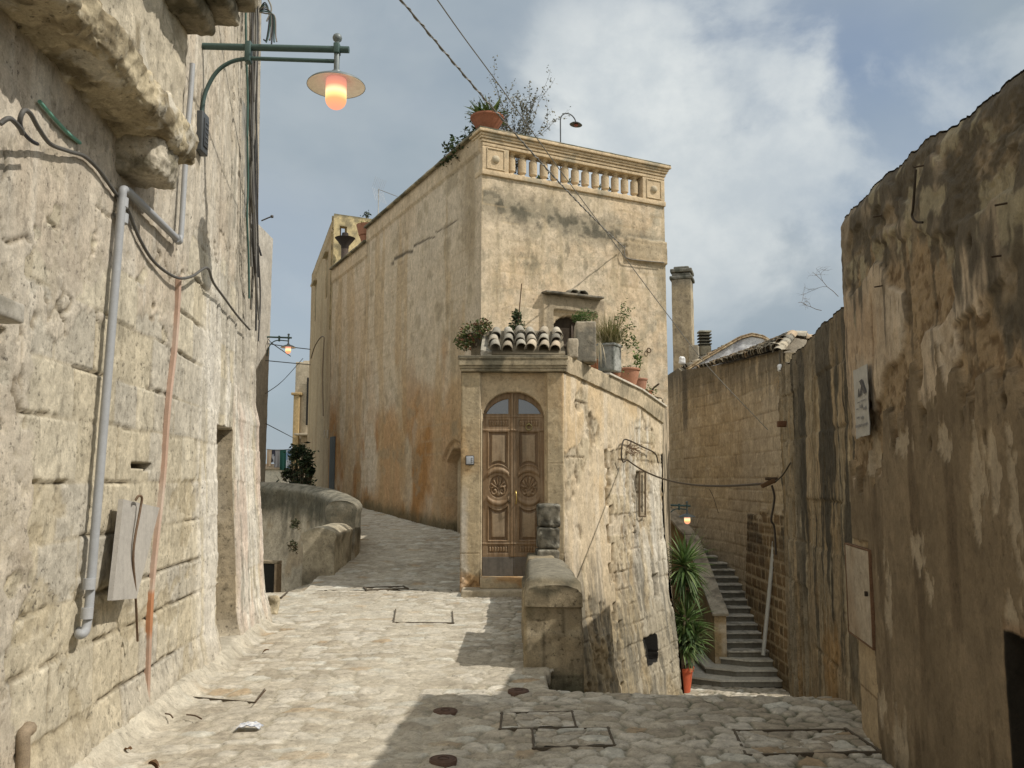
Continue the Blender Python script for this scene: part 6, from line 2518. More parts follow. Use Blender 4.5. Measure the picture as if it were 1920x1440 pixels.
    # pale pole leaning in the corner
    mb = MB()
    a, b = W(1431, 1228, 18.5), W(1452, 1012, 18.3)
    mb.tube([a, b], .042, (.42, .43, .41), 10)
    one('leaning_pole', mb, M_PVC, 'long pale pole leaning against the block house beside the bottom of the stairs', 'pole', tuple(a))
    # dried grass at the roof end
    rng2 = np.random.default_rng(61)
    mb = MB()
    b = W(1474, 700, 17.2)
    for k in range(90):
        mb.blade(b + rng2.normal(0, .06, 3), np.array((rng2.normal(0, .6), rng2.normal(-.3, .3), rng2.uniform(-.5, .7))), rng2.uniform(.25, .6), .008, rng2.uniform(1.0, 2.6), np.array((.38, .26, .12)) * rng2.uniform(.6, 1.2), 4, 0)
    one('dry_grass', mb, M_LEAF, 'tuft of dry straw coloured grass hanging where the tile roof meets the block wall', 'plant', tuple(b))


stair_house()


# ------------------------------------------------------------------ plants
def yucca():
    rng = np.random.default_rng(71)
    base = W(1282, 1297, 16.7)
    T = thing('potted_yucca', 'tall spiky yucca with several tiers of leaves in a red pot beside the stairs', 'potted plant', tuple(base))
    mb = MB()
    h = .46
    mb.lathe([(0, 0), (.12, 0), (.125, .02), (.175, h - .07), (.20, h - .07), (.205, h), (.18, h), (.175, h - .04), (0, h - .05)], base, (.46, .10, .045), 24)
    mb.build('pot', M_TERRA, T, sharp=40)
    tops = []
    for px, py, n, L in ((1283, 1056, 190, .72), (1292, 1095, 70, .5), (1286, 1165, 170, .66), (1281, 1204, 170, .60), (1302, 1195, 80, .5)):
        tops.append((W(px, py, 16.7 + rng.uniform(-.1, .1)), n, L))
    mb = MB()
    for c, n, L in tops:
        pts = spline([base + np.array((rng.uniform(-.05, .05), 0, h - .06)), (base + c) / 2 + np.array((rng.uniform(-.06, .06), 0, .1)), c], 8)
        mb.tube(pts, np.linspace(.035, .028, len(pts)), (.20, .16, .10), 8)
    mb.build('stem', M_WOOD, T)
    mb = MB()
    cs = np.array(((.10, .17, .045), (.13, .21, .065), (.07, .125, .04), (.20, .26, .11)))
    for c, n, L in tops:
        for k in range(n):
            el = rng.uniform(-.9 if c[2] > -.6 else -.45, 1.45)
            az = rng.uniform(0, 2 * math.pi)
            d = (math.cos(el) * math.cos(az), math.cos(el) * math.sin(az), math.sin(el))
            p = c + np.array((0, 0, -.16 + .16 * (el + .9) / 2.3))
            mb.blade(p, d, L * rng.uniform(.6, 1.1), .05, rng.uniform(.25, 1.0), cs[rng.integers(4)] * rng.uniform(.7, 1.2) * (.75 if el < -.2 else 1), 5, .25)
    mb.build('leaves', M_LEAF, T)


yucca()


def terrace_plants():
    rng = np.random.default_rng(81)
    # --- on the tall house
    zt = 8.89
    s, _ = hitF(920, 238, .0)
    c = FP(max(.18, s - .05), zt, -.12)
    T = thing('potted_agave', 'wide terracotta bowl with a spiky green plant on the front corner of the high balustrade', 'potted plant', tuple(c))
    mb = MB()
    mb.lathe([(0, .0), (.18, .0), (.20, .03), (.31, .20), (.345, .27), (.36, .28), (.36, .32), (.33, .325), (.31, .28), (0, .27)], c, (.30, .125, .075), 28)
    mb.build('bowl', M_TERRA, T, sharp=40)
    mb = MB()
    for k in range(90):
        az, el = rng.uniform(0, 2 * math.pi), rng.uniform(.35, 1.35)
        d = (math.cos(el) * math.cos(az), math.cos(el) * math.sin(az), math.sin(el))
        mb.blade(c + np.array((rng.uniform(-.2, .2), rng.uniform(-.2, .2), .28)), d, rng.uniform(.34, .56), .06, rng.uniform(.2, 1.0), np.array(GREEN[rng.integers(4)]) * rng.uniform(.7, 1.3), 5, .3)
    mb.build('leaves', M_LEAF, T)
    # trailing bush behind the left coping
    b = LP(.9, 8.2, -.45)
    bush('leafy_shrub', 'dark leafy shrub spilling over the side parapet next to the terracotta bowl', b,
         [(LP(.55, 9.0, -.22), (.36, .36, .34)), (LP(1.2, 8.86, -.02), (.40, .45, .30)), (LP(.9, 9.05, -.6), (.3, .3, .3)), (LP(1.9, 8.78, -.1), (.25, .35, .14))], 240, .11, DARKG + GREEN[:1], 82)
    # airy half bare shrub behind the balustrade
    rng = np.random.default_rng(83)
    b = FP(1.05, 7.95, -.9)
    T = thing('bare_shrub', 'tall airy half bare shrub standing behind the balustrade against the clouds', 'shrub', tuple(b))
    mb, ml = MB(), MB()

    def grow(p, d, L, r, dep):
        q = [p]
        for i in range(6):
            d = d + rng.normal(0, .07, 3)
            d /= np.linalg.norm(d)
            q.append(q[-1] + d * L / 6)
        mb.tube(q, np.linspace(r, r * .5, 7), (.17, .16, .14), 5, False)
        if dep <= 1:
            for t in q[1:]:
                m = rng.integers(1, 5)
                ml.leaves(np.array(t) + rng.normal(0, .035, (m, 3)), .06, ((.10, .10, .07), (.15, .14, .09), (.07, .075, .05), (.22, .2, .13)), rng, asp=.6)
        if dep:
            for k in range(4 if dep == 2 else 3):
                i = rng.integers(2, 7)
                s_ = rng.normal(0, .42, 3)
                s_[2] = abs(s_[2]) * .5
                grow(q[i], d + s_, L * rng.uniform(.45, .7), r * .6, dep - 1)
    for k in range(13):
        a = rng.uniform(-.14, .26)
        grow(b + rng.normal(0, .06, 3) + np.array((EF[0], EF[1], 0)) * rng.uniform(-.1, .3), np.array((EF[0] * a, EF[1] * a, 1.0)) + rng.normal(0, .08, 3), rng.uniform(.95, 1.6), .011, 2)
    mb.build('stems', M_WOOD, T)
    ml.build('foliage', M_LEAF, T)
    # plants glimpsed through the balusters
    for i, s in enumerate((.9, 1.9, 2.7, 3.5)):
        bush('terrace_shrub', 'green shrub glimpsed between the balusters, ' + ('leftmost of four', 'second of four from the left', 'third of four from the left', 'rightmost of four')[i], FP(s, 7.93, -.8),
             [(FP(s, 8.25, -.8), (.28, .28, .28))], 130, .10, GREEN, 90 + i, group='shrubs behind the balustrade')
    # curved terrace lamp
    p = FP(1.75, 7.93, -.35)
    s, z = hitF(1051, 262, -.35)
    s2, z2 = hitF(1080, 232, -.35)
    T = thing('terrace_lamp', 'thin swan neck lamp rising behind the balustrade', 'lamp', tuple(FP(s, 7.93, -.35)))
    mb = MB()
    R_ = (s2 - s) / 2
    zc = hitF(1051, 226, -.35)[1]
    arc = [FP(s + R_ - R_ * math.cos(a), zc + R_ * math.sin(a) * 1.0, -.35) for a in np.linspace(0, math.pi, 14)]
    mb.tube([FP(s, 7.93, -.35), FP(s, zc - .3, -.35)] + arc + [FP(s2, z2 + .02, -.35)], .014, (.06, .065, .07), 8)
    mb.build('pole', M_METAL, T)
    mb = MB()
    mb.lathe([(0, .05), (.03, .04), (.10, .01), (.145, -.025), (.14, -.03), (.05, -.01), (0, 0)], FP(s2, z2, -.35), (.05, .055, .055), 20, np.array([[1, 0, .12], [0, 1, 0], [-.12, 0, 1]]))
    mb.lathe([(0, .0), (.05, -.02), (.035, -.05), (0, -.06)], FP(s2, z2 - .005, -.35), (.4, .12, .09), 12)
    mb.build('shade', M_METAL, T, sharp=50)
    # antenna
    s, z = hitS(709, 412, -.5)
    b = LP(s, 8.3, -.5)
    T = thing('antenna', 'thin television antenna on a mast behind the side parapet', 'antenna', tuple(b))
    zt_ = hitS(712, 352, -.5)[1]
    mb = MB()
    mb.tube([b, LP(s, zt_, -.5)], .016, (.42, .42, .4), 6)
    mb.build('mast', M_METAL, T)
    mb = MB()
    a = LP(s, zt_ - .02, -.5)
    e = W(744, 368, a[1] - .4)
    mb.tube([a, e], .010, (.25, .25, .25), 5)
    d = (e - a) / np.linalg.norm(e - a)
    sd = np.cross(d, (0, 0, 1))
    sd /= np.linalg.norm(sd)
    for k in range(9):
        p = a + (e - a) * (.1 + .9 * k / 8)
        mb.tube([p - sd * .09, p + sd * .09], .006, (.22, .22, .22), 4)
    for k in range(7):
        o = (k - 3) * .075
        for sg in (-1, 1):
            mb.tube([a + sd * o + np.array((0, 0, sg * .02)) - d * .05, a + sd * o * 1.0 + np.array((0, 0, sg * .36)) + d * .10], .004, (.45, .45, .45), 4)
    mb.build('array', M_METAL, T)
    # two pots stacked in the step of the parapet
    s, z = hitS(690, 444, -.12)
    c = LP(s, 8.46, -.12)
    T = thing('potted_plant', 'terracotta pot of green grass in the step of the long side parapet', 'potted plant', tuple(c))
    mb = MB()
    mb.lathe([(0, 0), (.17, 0), (.22, .14), (.25, .22), (.21, .22), (.27, .25), (.33, .50), (.35, .56), (.31, .56), (0, .5)], c, (.33, .16, .10), 22)
    mb.build('pot', M_TERRA, T, sharp=45)
    mb = MB()
    for k in range(90):
        az, el = rng.uniform(0, 2 * math.pi), rng.uniform(.5, 1.4)
        mb.blade(c + np.array((rng.uniform(-.22, .22), rng.uniform(-.22, .22), .50)), (math.cos(el) * math.cos(az), math.cos(el) * math.sin(az), math.sin(el)), rng.uniform(.15, .34), .025, 1.2, np.array(GREEN[rng.integers(4)]) * rng.uniform(.8, 1.4), 4, .1)
    mb.build('leaves', M_LEAF, T)
    bush('sprig', 'small dark sprig growing on the top of the rear block', W(687, 410, 28.6), [(W(687, 402, 28.6), (.10, .1, .12))], 26, .10, DARKG, 99, 3, .01)
    # metal flue with its cowl in front of the rear block
    b = W(643, 500, 26.9)
    T = thing('metal_flue', 'dark metal flue with a funnel cowl in front of the yellowish rear block', 'flue', (b[0], b[1], 8.0))
    zc = W(643, 462, 26.9)[2]
    mb = MB()
    mb.tube([(b[0] + .05, b[1], 7.9), (b[0] + .05, b[1], zc)], .12, (.12, .095, .08), 12)
    mb.build('pipe', M_RUST, T)
    mb = MB()
    mb.lathe([(.11, -.2), (.13, 0), (.30, .22), (.33, .25), (.28, .27), (.12, .30), (.10, .42), (0, .44)], (b[0] + .05, b[1], zc + .02), (.05, .042, .038), 18)
    mb.build('cowl', M_RUST, T, sharp=40)

    # --- on the porch
    z = 3.45
    bush('flowering_shrub', 'bushy shrub with reddish leaves at the left end of the porch roof', W(890, 650, AY + .75),
         [(W(885, 622, AY + .75), (.24, .22, .20)), (W(872, 640, AY + .7), (.16, .2, .16)), (W(905, 612, AY + .8), (.16, .18, .13))], 330, .055, REDG, 101, 8, .006)
    bush('small_conifer', 'narrow upright green shrub behind the tiles of the porch roof', W(970, 628, AY + 1.6),
         [(W(970, 612, AY + 1.6), (.16, .16, .14)), (W(969, 592, AY + 1.6), (.09, .09, .12))], 260, .055, ((.05, .075, .03), (.08, .11, .04), (.035, .055, .025)), 102, 6, .006)
    mb = MB()
    mb.tube([W(970, 625, AY + 1.55), W(978, 532, AY + 1.55)], .010, (.13, .08, .05), 6)
    one('garden_stake', mb, M_RUST, 'thin rusty stake standing up behind the porch roof', 'stake', tuple(W(970, 625, AY + 1.55)))
    bush('green_shrub', 'bright green feathery shrub in front of the arched window', W(1092, 612, AY + 1.2),
         [(W(1098, 592, AY + 1.2), (.20, .18, .12)), (W(1085, 596, AY + 1.2), (.12, .12, .10))], 420, .04, ((.09, .15, .035), (.12, .19, .05), (.06, .10, .03)), 103, 6, .005, asp=.35)
    # stone planter with wild grass
    c = W(1143, 668, AY + 1.75)
    T = thing('stone_planter', 'grey stone planter with wild grass and trailing stems beside the little masonry pillar', 'planter', (c[0], c[1], 3.34))
    mb = MB()
    cfp = stone_cf((.36, .36, .33), (.14, .15, .13), .47, .62, 4, 104)
    mb.rbox((c[0], c[1], 3.60), (.29, .34, .44), 0, .02, .03, .006, 6, 5, math.atan2(eR[1], eR[0]) - math.pi / 2, cfp)
    mb.rbox((c[0], c[1], 3.82), (.33, .38, .05), 0, .015, .03, .006, 6, 5, math.atan2(eR[1], eR[0]) - math.pi / 2, cfp)
    mb.build('box', M_STONE, T)
    mb = MB()
    for k in range(420):
        az, el = rng.uniform(0, 2 * math.pi), rng.uniform(.75, 1.5)
        mb.blade(np.array((c[0], c[1], 3.86)) + rng.normal(0, .09, 3) * np.array((1, 1, .1)), (math.cos(el) * math.cos(az), math.cos(el) * math.sin(az), math.sin(el)), rng.uniform(.25, .62), .010, rng.uniform(.2, 1.0),
                 np.array(((.22, .20, .08), (.30, .25, .12), (.14, .16, .05), (.36, .30, .17))[rng.integers(4)]) * rng.uniform(.7, 1.2), 5, 0)
    for (px, py, dx) in ((1180, 580, .3), (1170, 570, .2), (1195, 640, .4), (1200, 660, .42), (1185, 612, .36), (1178, 655, .3)):
        e = W(px, py, c[1] + .05)
        m_ = np.array((c[0] + dx * .4, c[1], 4.05))
        pts = spline([np.array((c[0], c[1], 3.85)), m_ * .5 + np.array((c[0], c[1], 3.85)) * .5, (m_ + e) / 2, e], 6)
        mb.tube(pts, .004, (.16, .13, .06), 4, False)
        mb.leaves(np.repeat(pts[8:], 7, 0) + rng.normal(0, .038, (len(pts[8:]) * 7, 3)), .05, ((.10, .15, .035), (.15, .20, .06), (.07, .11, .03)), rng)
    for k in range(14):
        mb.blade(np.array((c[0] - .17, c[1] - .18, 3.86)), (rng.uniform(-.5, .2), -.5, -.2), rng.uniform(.3, .55), .012, 2.5, (.42, .36, .24), 5, 0)
    mb.build('plants', M_LEAF, T)
    # pots along the coping
    ang = math.atan2(eR[1], eR[0])

    def pot(s, off, r, h, kind, label, group='terracotta pots on the porch coping', col=(.40, .20, .125), lip=True):
        q = side_pt(s, off)
        zz = np.interp(s, [0.02, 3.15, SIDE_L], [3.40, 3.18, 2.98]) + .04
        cc = np.array((q[0], q[1], zz))
        T_ = thing('potted_plant', label, 'potted plant', tuple(cc), group)
        mb_ = MB()
        mb_.lathe([(0, 0), (r * .62, 0), (r * .66, .02), (r * .85, h * .45), (r * .98, h * .8), (r * .98, h * .88), (r * 1.08, h * .89), (r * 1.10, h * .97), (r * 1.05, h), (r * .9, h), (r * .88, h * .9), (0, h * .88)], cc, col, 24)
        P_ = mb_.build('pot', M_TERRA, T_, sharp=40)
        mb_ = MB()
        kind(mb_, cc, h)
        mb_.build('leaves', M_LEAF, T_)
        return cc

    def k_sprout(mb_, cc, h):
        for k in range(26):
            a = rng.uniform(0, 2 * math.pi)
            mb_.blade(cc + np.array((rng.uniform(-.08, .05), rng.uniform(-.08, .08), h * .9)), (math.cos(a) * .5, math.sin(a) * .5, 1), rng.uniform(.08, .18), .02, .8, np.array((.17, .15, .08)) * rng.uniform(.7, 1.3), 4, .2)
        st = cc + np.array((.12, 0, h * .9))
        mb_.tube([st, st + np.array((.05, 0, .15)), st + np.array((.06, .02, .32))], .006, (.1, .14, .04), 5)
        mb_.leaves(st + np.array((.05, 0, .16)) + rng.normal(0, 1, (90, 3)) * np.array((.05, .05, .09)), .07, ((.10, .16, .035), (.16, .22, .06), (.07, .11, .03)), rng)

    def k_low(mb_, cc, h):
        mb_.leaves(cc + np.array((0, 0, h)) + rng.normal(0, 1, (120, 3)) * np.array((.09, .09, .05)), .05, GREEN, rng)

    def k_thin(mb_, cc, h):
        for k in range(9):
            a = rng.uniform(0, 2 * math.pi)
            mb_.blade(cc + np.array((0, 0, h * .9)), (math.cos(a) * .4, math.sin(a) * .4, 1), rng.uniform(.1, .2), .03, .8, np.array((.20, .17, .10)) * rng.uniform(.7, 1.2), 4, .2)
    pot(3.0, -.12, .20, .33, k_sprout, 'largest terracotta pot, with a leafy shoot, on the falling coping of the porch')
    pot(2.18, -.06, .12, .13, k_low, 'low terracotta bowl with a small green plant between the stone planter and the largest pot')
    pot(3.55, -.12, .15, .28, k_thin, 'terracotta pot with thin dry shoots just behind the largest pot', col=(.36, .19, .125))
    pot(3.82, -.06, .10, .12, k_low, 'small reddish pot at the lower end of the coping', col=(.38, .16, .09))
    pot(2.25, -.42, .10, .36, k_thin, 'slim orange pot half hidden behind the stone planter', col=(.45, .17, .08))
    # small ring bolt and hook in the house wall
    for px, py, lab in ((1217, 657, 'small rusty ring hanging on the front wall of the corner house above the pots'),):
        s, z = hitF(px, py, .05)
        mb = MB()
        p = FP(s, z, .05)
        a = np.linspace(0, 2 * math.pi, 18)
        mb.tube([p + np.array((EF[0], EF[1], 0)) * .05 * math.cos(t) + np.array((0, 0, .05)) * math.sin(t) for t in a], .012, (.10, .065, .04), 6, False)
        mb.tube([p + np.array((0, 0, .05)), FP(s, z + .06, -.02)], .012, (.1, .065, .04), 6)
        one('iron_ring', mb, M_RUST, lab, 'ring', tuple(p))
    a = W(1226, 727, 16.4)
    b = W(1235, 720, 15.9)
    mb = MB()
    mb.tube([a + np.array((.0, .3, -.03)), a, b], .018, (.09, .065, .045), 6)
    one('iron_peg', mb, M_RUST, 'short dark iron peg sticking out at the lower end of the porch coping', 'peg', tuple(a))


terrace_plants()


# ------------------------------------------------------------------ what shows at the far left
def far_left():
    # end of the terrace of houses on the left, beyond the sunken yard
    T = thing('far_house', 'narrow plain grey house end beyond the left building, carrying a street lamp', 'house', (-9, 24, .6))
    A = W(499, 800, 27.2)
    mb = MB()
    x1 = A[0]
    vs = np.arange(-2, 9.5, .06)
    us = np.arange(0, 1.6, .05)
    U, V = np.meshgrid(us, vs)
    n = fb2(U * 3, V * 3, 5, 601, .6)
    C = np.zeros(U.shape + (3,)) + np.array((.44, .41, .36))
    C = mixc(C, (.30, .28, .24), sm(.45, .6, n) * .7)
    C = mixc(C, (.50, .43, .36), sm(.5, .65, fb2(U * 2, V * 1, 4, 602)) * sm(5, 3, V) * .6)
    hf(mb, (x1 - .06, 22.0), (-1, 0), (0, -1), us, vs, (n - .5) * .03, C, flip=True)
    us = np.arange(22.0, 27.3, .06)
    U, V = np.meshgrid(us, vs)
    n = fb2(U * 3, V * 3, 5, 603, .6)
    C = np.zeros(U.shape + (3,)) + np.array((.47, .44, .38)) * (.8 + .4 * n[..., None])
    hf(mb, (x1, 0), (0, 1), (1, 0), us, vs, (n - .5) * .03, C)
    mb.box((x1 - 4, 22.02, -4), (x1 - .03, 27.25, 9.45), (.4, .35, .27))
    # project the near edge on the sight line so that the lamp stands on the far edge
    mb.build('wall', M_PLAST, T)
    # house beyond the rear block on the right of the lane
    p = W(557, 860, 41.0)
    T = thing('distant_house', 'pale distant house with dark louvred shutters at the end of the lane', 'house', (p[0], 41, 1.2))
    mb = MB()
    x0, x1 = W(557, 800, 41)[0], W(600, 800, 41)[0]
    zt = W(560, 690, 41)[2]
    mb.rbox(((x0 + x1) / 2 + .3, 43, (zt - 4) / 2 + .3), (x1 - x0 + .9, 4, zt + 4), (.47, .40, .29), .03, .5)
    mb.rbox((W(572, 760, 41)[0] + .6, 43.0, W(575, 675, 41)[2] - 2), (1.6, 3.6, 4), (.45, .39, .29), .03, .5)
    mb.build('wall', M_PLAST, T)
    mb = MB()
    c = W(556, 770, 40.9)
    z1 = W(556, 760, 40.9)[2]
    mb.rbox((c[0], 40.92, z1 / 2), (.28, .2, z1 + 1), (.45, .33, .17), .02, .3)
    mb.rbox((c[0], 40.9, z1 + .55), (.50, .3, .12), (.42, .3, .15), .02, .3)
    mb.build('pilaster', M_TRIM, T)
    for x in (576, 580.5):
        mb = MB()
        a = W(x, 752, 40.8)
        for k in range(24):
            mb.rbox((a[0], 40.86, a[2] - 1.05 + .092 * k), (.11, .05, .05), (.045, .042, .038), .005, .3)
        mb.rbox((a[0], 40.9, a[2]), (.12, .04, 2.3), (.03, .028, .026), .005, .5)
        mb.build('shutter', M_GREYWOOD, T)
    mb = MB()
    a = W(573, 815, 40.5)
    mb.rbox(a, (.9, .9, .10), (.40, .34, .25), .02, .2)
    mb.rbox(a + np.array((.05, .2, -.2)), (.5, .5, .3), (.38, .3, .2), .03, .2)
    mb.build('balcony', M_TRIM, T)
    # white terrace with laundry
    p = W(525, 890, 46.0)
    T = thing('terrace_wall', 'sunny white terrace wall far down the lane under the hanging laundry', 'wall', (p[0], 46, 0))
    mb = MB()
    x0, x1 = W(480, 880, 46)[0], W(580, 880, 46)[0]
    zt = W(520, 879, 46)[2]
    mb.rbox(((x0 + x1) / 2, 47.5, zt / 2 - 2), (x1 - x0, 3, zt + 4), (.60, .55, .45), .03, .5)
    mb.rbox(((x0 + x1) / 2, 46.0, zt + .12), (x1 - x0, .25, .30), (.52, .42, .32), .03, .3)
    mb.build('wall', M_PLAST, T)
    rng = np.random.default_rng(601)
    specs = ((505, (.55, .42, .30), .26, .9, 'tan'), (512, (.42, .42, .44), .22, .7, 'white and dark'), (520, (.30, .29, .30), .36, .95, 'grey'), (531, (.03, .10, .08), .36, 1.1, 'dark green'), (541, (.20, .30, .45), .26, 1.0, 'blue'))
    zl = W(520, 843, 46)[2]
    for px, col, w_, h_, nm in specs:
        c = W(px, 846, 45.8)
        mb = MB()
        a, b = np.meshgrid(np.linspace(-w_ / 2, w_ / 2, 14), np.linspace(0, -h_, 16))
        wv = .05 * np.sin(a * 26 + px) * (b / -h_) + .02
        P = np.stack([c[0] + a * (1 - .15 * b / -h_), c[1] + wv, zl + b], -1)
        cl = np.zeros(P.shape) + np.array(col)
        if nm == 'white and dark':
            cl = mixc(cl, (.05, .05, .07), sm(.45, .5, fb2(a * 9, b * 5, 3, 3)))
        if nm == 'blue':
            cl = mixc(cl, (.55, .58, .62), sm(.45, .55, fb2(a * 8, b * 4, 3, 4)))
        mb.grid(P, cl)
        P2 = P + np.array((0, .012, 0))
        mb.grid(P2, cl, flip=True)
        one('laundry', mb, M_CLOTH, nm + ' piece of laundry hanging on the line at the end of the lane', 'laundry', tuple(c), 'laundry on the far line')
    mb = MB()
    mb.tube([W(498, 842, 45.8), W(520, 844, 45.8), W(548, 842, 45.8)], .012, (.2, .2, .2), 4)
    one('washing_line', mb, M_CABLE, 'washing line stretched across the far terrace', 'line', tuple(W(498, 842, 45.8)))
    # dark oleander-like bush behind the curved parapet
    b = W(566, 905, 23.2)
    b[2] = .5
    bush('dark_bush', 'dark leafy bush standing behind the curved parapet at the foot of the corner house', b,
         [(W(563, 885, 23.2), (.34, .36, .42)), (W(553, 848, 23.2), (.16, .2, .28)), (W(572, 880, 23.2), (.22, .3, .5)), (W(541, 890, 23.2), (.20, .25, .18)), (W(578, 858, 23.2), (.12, .2, .28)), (W(566, 845, 23.2), (.1, .1, .16)), (W(584, 884, 23.2), (.08, .1, .14))], 230, .15, DARKG + ((.07, .10, .045),), 611, 12, .015, cat='bush', asp=.34, open_=.06)
    # wires over the lane
    segs = (((499, 644, 27), (540, 650, 27.5), (582, 655, 28.5), 'upper'), ((503, 636, 27), (512, 645, 27), (545, 668, 30), 'slack'), ((498, 676, 26), (540, 680, 28), (582, 684, 31), 'middle'),
            ((498, 738, 26), (530, 714, 28), (568, 672, 31), 'rising'), ((498, 794, 26), (525, 808, 28), (552, 822, 38), 'lowest'))
    for a, b, c, nm in segs:
        mb = MB()
        mb.tube(spline([W(*a), W(*b), W(*c)], 8), .014, (.06, .06, .06), 4)
        one('lane_wire', mb, M_CABLE, nm + ' thin wire crossing the narrow strip of sky beside the far street lamp', 'wire', tuple(W(*a)), 'wires across the lane')
    # conduit on the far part of the long side wall
    mb = MB()
    pts = [(583, 672), (590, 650), (600, 634), (607, 632), (607, 650), (605, 700), (606, 780)]
    mb.tube(spline([LP(*hitS(a, b, .04), .04) for a, b in pts], 5), .02, (.22, .17, .11), 6)
    one('house_conduit', mb, M_CABLE, 'bent brown conduit on the far end of the long side wall of the corner house', 'conduit', tuple(LP(*hitS(583, 672, .04), .04)))
    for px in (608.5, 614):
        mb = MB()
        c = LP(*hitS(px, 814, .03), .03)
        mb.rbox(c, (.10, .03, .26), (.50, .43, .33), .01, .1, M=ML)
        one('wall_vent', mb, M_TRIM, ('left' if px < 610 else 'right') + ' one of two small pale vents on the long orange side wall', 'vent', tuple(c), 'vents on the long side wall')


far_left()


# ------------------------------------------------------------------ overhead wires, covers in the paving, litter
def overhead():
    a, e = W(742, -12, 8.5), FP(*hitF(1169, 463, .1), .10)
    mid = []
    for t in np.linspace(0, 1, 30):
        q = a + (e - a) * t
        q[2] -= .35 * 4 * t * (1 - t) * .35
        mid.append(q)
    T = thing('overhead_cable', 'thick twisted overhead cable ending on the front of the corner house', 'cable', tuple(e))
    mb = MB()
    mid = np.array(mid)
    d0 = mid[0] - mid[3]
    mid = np.concatenate([[mid[0] + d0 * 4.2, mid[0] + d0 * 2.0], mid])
    mb.tube(mid, .011, (.16, .155, .145), 6)
    mb.build('cable', M_CABLE, T)
    mb = MB()
    n = 240
    tt = np.linspace(0, 1, n)
    cen = np.stack([np.interp(tt, np.linspace(0, 1, len(mid)), mid[:, k]) for k in range(3)], 1)
    ph = tt * 2 * math.pi * 34
    mb.tube(cen + .016 * np.stack([np.cos(ph), np.zeros(n), np.sin(ph)], 1), .006, (.28, .27, .25), 4)
    mb.build('twisted_wire', M_CABLE, T)
    mb = MB()
    pl = [(812, -12, 8.5), (870, 70, 10), (940, 165, 11.7), (1045, 312, 13.6), (1175, 487, 15.6), (1252, 590, 16.6), (1330, 690, 17.4), (1440, 806, 17.9)]
    pp = [W(*q) for q in pl]
    pp = [pp[0] + (pp[0] - pp[1]) * 4.0, pp[0] + (pp[0] - pp[1]) * 2.0] + pp
    mb.tube(spline(pp, 6), .008, (.20, .195, .18), 5)
    one('overhead_wire', mb, M_CABLE, 'thin overhead wire passing in front of the corner house down to the block house', 'wire', tuple(W(1440, 806, 17.9)))


overhead()


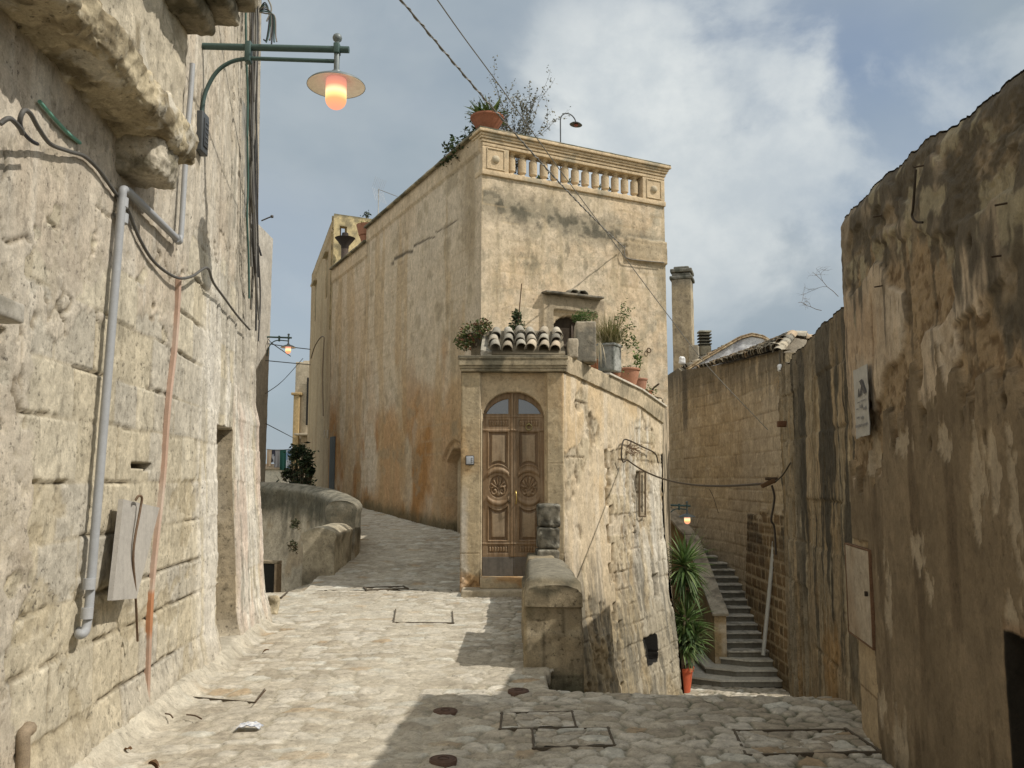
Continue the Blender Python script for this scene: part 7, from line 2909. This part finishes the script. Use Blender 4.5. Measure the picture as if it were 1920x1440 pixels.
def covers():
    def frame(px, label, group, thin=.013, infill=True, part=None, z=.016):
        c = [WZ(x, y, z + zroad(WZ(x, y, 0)[1])) for x, y in px]
        for q in c:
            q[2] = zroad(q[1]) + z
        T = thing('manhole_cover', label, 'manhole cover', tuple(np.mean(c, 0)), group)
        mb = MB()
        for i in (part if part is not None else range(4)):
            a, b = c[i], c[(i + 1) % 4]
            d = (b - a) / np.linalg.norm(b - a)
            mb.prism([(-thin, -thin / 2), (np.linalg.norm(b - a) + thin, -thin / 2), (np.linalg.norm(b - a) + thin, thin / 2), (-thin, thin / 2)], a + np.array((0, 0, .003 * (i % 2))), d, np.cross((0, 0, 1), d), (0, 0, -.05), (.12, .10, .075))
        mb.build('frame', M_RUST, T, smooth=False)
        if infill:
            u = np.linspace(0.02, .98, 70)
            v = np.linspace(0.03, .97, 50)
            A, B = np.meshgrid(u, v)
            P = (c[0][None, None] * ((1 - A) * (1 - B))[..., None] + c[1] * (A * (1 - B))[..., None] + c[2] * (A * B)[..., None] + c[3] * ((1 - A) * B)[..., None])
            h, C = cobbles(P[..., 0] + 50, P[..., 1] + 20, .125, .8)
            P[..., 2] += h * .9 - .014
            mb = MB()
            mb.grid(P, C * .92, flip=True)
            mb.build('stone_infill', M_COBBLE, T)
    frame([(941, 1336), (1072, 1333), (1080, 1362), (938, 1366)], 'rectangular stone filled cover, the one left of and behind its twin in the shaded paving', 'stone filled covers in the paving')
    frame([(998, 1366), (1140, 1364), (1152, 1396), (1001, 1402)], 'rectangular stone filled cover, in front of and right of its twin in the shaded paving', 'stone filled covers in the paving')
    frame([(1376, 1369), (1586, 1366), (1650, 1408), (1398, 1414)], 'large stone filled cover beside the foot of the plastered right wall', 'stone filled covers in the paving', .016)
    frame([(742, 1142), (848, 1146), (850, 1167), (738, 1166)], 'faint rectangular cover outlined in the sunny paving in front of the carved door', 'stone filled covers in the paving', .012, False, (1, 2, 3))
    frame([(688, 1046), (765, 1050), (757, 1059), (684, 1053)], 'rectangular cover in the shaded road that climbs beside the corner house', 'stone filled covers in the paving', .018, False)
    frame([(500, 1106), (540, 1106), (527, 1119), (498, 1119)], 'rectangular cover outlined beside the end of the left building', 'stone filled covers in the paving', .014, False, (1, 2))
    frame([(360, 1298), (496, 1292), (478, 1316), (362, 1306)], 'broken corner of a cover frame in the sunny paving near the left wall', 'stone filled covers in the paving', .007, False, (1, 2), .003)
    cols = (.13, .085, .065)
    for px, py, w_, lab in ((835, 1333, 44, 'rusty round cover at the edge of the shadow, the middle one of three in size'), (972, 1295, 38, 'rusty round cover beside the edging stone by the pier'), (831, 1424, 50, 'rusty round cover nearest the bottom of the view')):
        c = WZ(px, py, .014)
        r = w_ / 2 / FOC * c[1]
        mb = MB()
        mb.lathe([(0, .006), (r * .8, .006), (r * .82, .002), (r * .9, .002), (r * .92, .006), (r, .004), (r * 1.02, -.03)], c, cols, 28)
        mb.lathe([(r * .3, .006), (r * .32, .011), (r * .4, .011), (r * .42, .006)], c, (.10, .065, .05), 24)
        one('round_cover', mb, M_RUST, lab, 'valve cover', tuple(c), 'round covers in the paving')
    # litter
    rng = np.random.default_rng(91)
    c = WZ(467, 1359, .03)
    mb = MB()
    a, b = np.meshgrid(np.linspace(-.075, .075, 18), np.linspace(-.05, .05, 14))
    hgt = .022 * fb2(a * 40, b * 40, 4, 620) + .016 * (1 - (a / .075) ** 2)
    P = np.stack([c[0] + a + .01 * fb2(a * 50, b * 50, 2, 9), c[1] + b, c[2] - .02 + hgt], -1)
    mb.grid(P, mixc(np.zeros(P.shape) + np.array((.62, .62, .63)), (.35, .38, .45), sm(.5, .6, fb2(a * 50, b * 50, 3, 622))))
    P2 = P - np.array((0, 0, .004))
    mb.grid(P2, (.5, .5, .5), flip=True)
    one('paper_litter', mb, M_PAPER, 'crumpled piece of whitish paper lying on the sunny paving near the left wall', 'litter', tuple(c), smooth=False)
    for px, py, px2, py2, lab in ((350, 1340, 378, 1348, 'short dark twig on the sunny paving left of the paper'), (310, 1338, 324, 1346, 'tiny dark twig lying closest to the left wall'), (478, 1318, 498, 1294, 'straight thin stick lying on the sunny paving behind the paper')):
        a, b = WZ(px, py, .03), WZ(px2, py2, .03)
        mb = MB()
        mb.tube(spline([a, (a + b) / 2 + np.array((.004, .006, .006)), b], 4), .005, (.10, .065, .04), 5)
        one('twig', mb, M_RUST, lab, 'twig', tuple(a), 'twigs on the paving')
    for px, py, lab in ((243, 1406, 'curled dry leaf near the left wall at the bottom of the view'), (505, 1219, 'small curled dry leaf near the flared white end of the left wall'), (275, 1434, 'larger dry leaf cluster at the bottom edge of the view')):
        c = WZ(px, py, .03)
        mb = MB()
        for k in range(3 if 'cluster' in lab else 1):
            mb.blade(c + rng.normal(0, .015, 3) * np.array((1, 1, .2)), (rng.normal(), rng.normal() * .5, .3), .07, .035, 1.5, (.16, .09, .045), 5, .4)
        one('dry_leaf', mb, M_LEAF, lab, 'leaf', tuple(c), 'dry leaves on the paving')
    # loose stone by the flared end
    c = WZ(507, 1150, .0)
    mb = MB()
    mb.rbox(c + np.array((.03, .0, .09)), (.13, .2, .24), 0, .05, .02, .03, 9, 8, .3, stone_cf((.50, .43, .30), (.3, .24, .15), .5, .62, 8, 640))
    one('loose_stone', mb, M_STONE, 'small upright loose stone leaning against the far foot of the left building', 'stone', tuple(c))


covers()
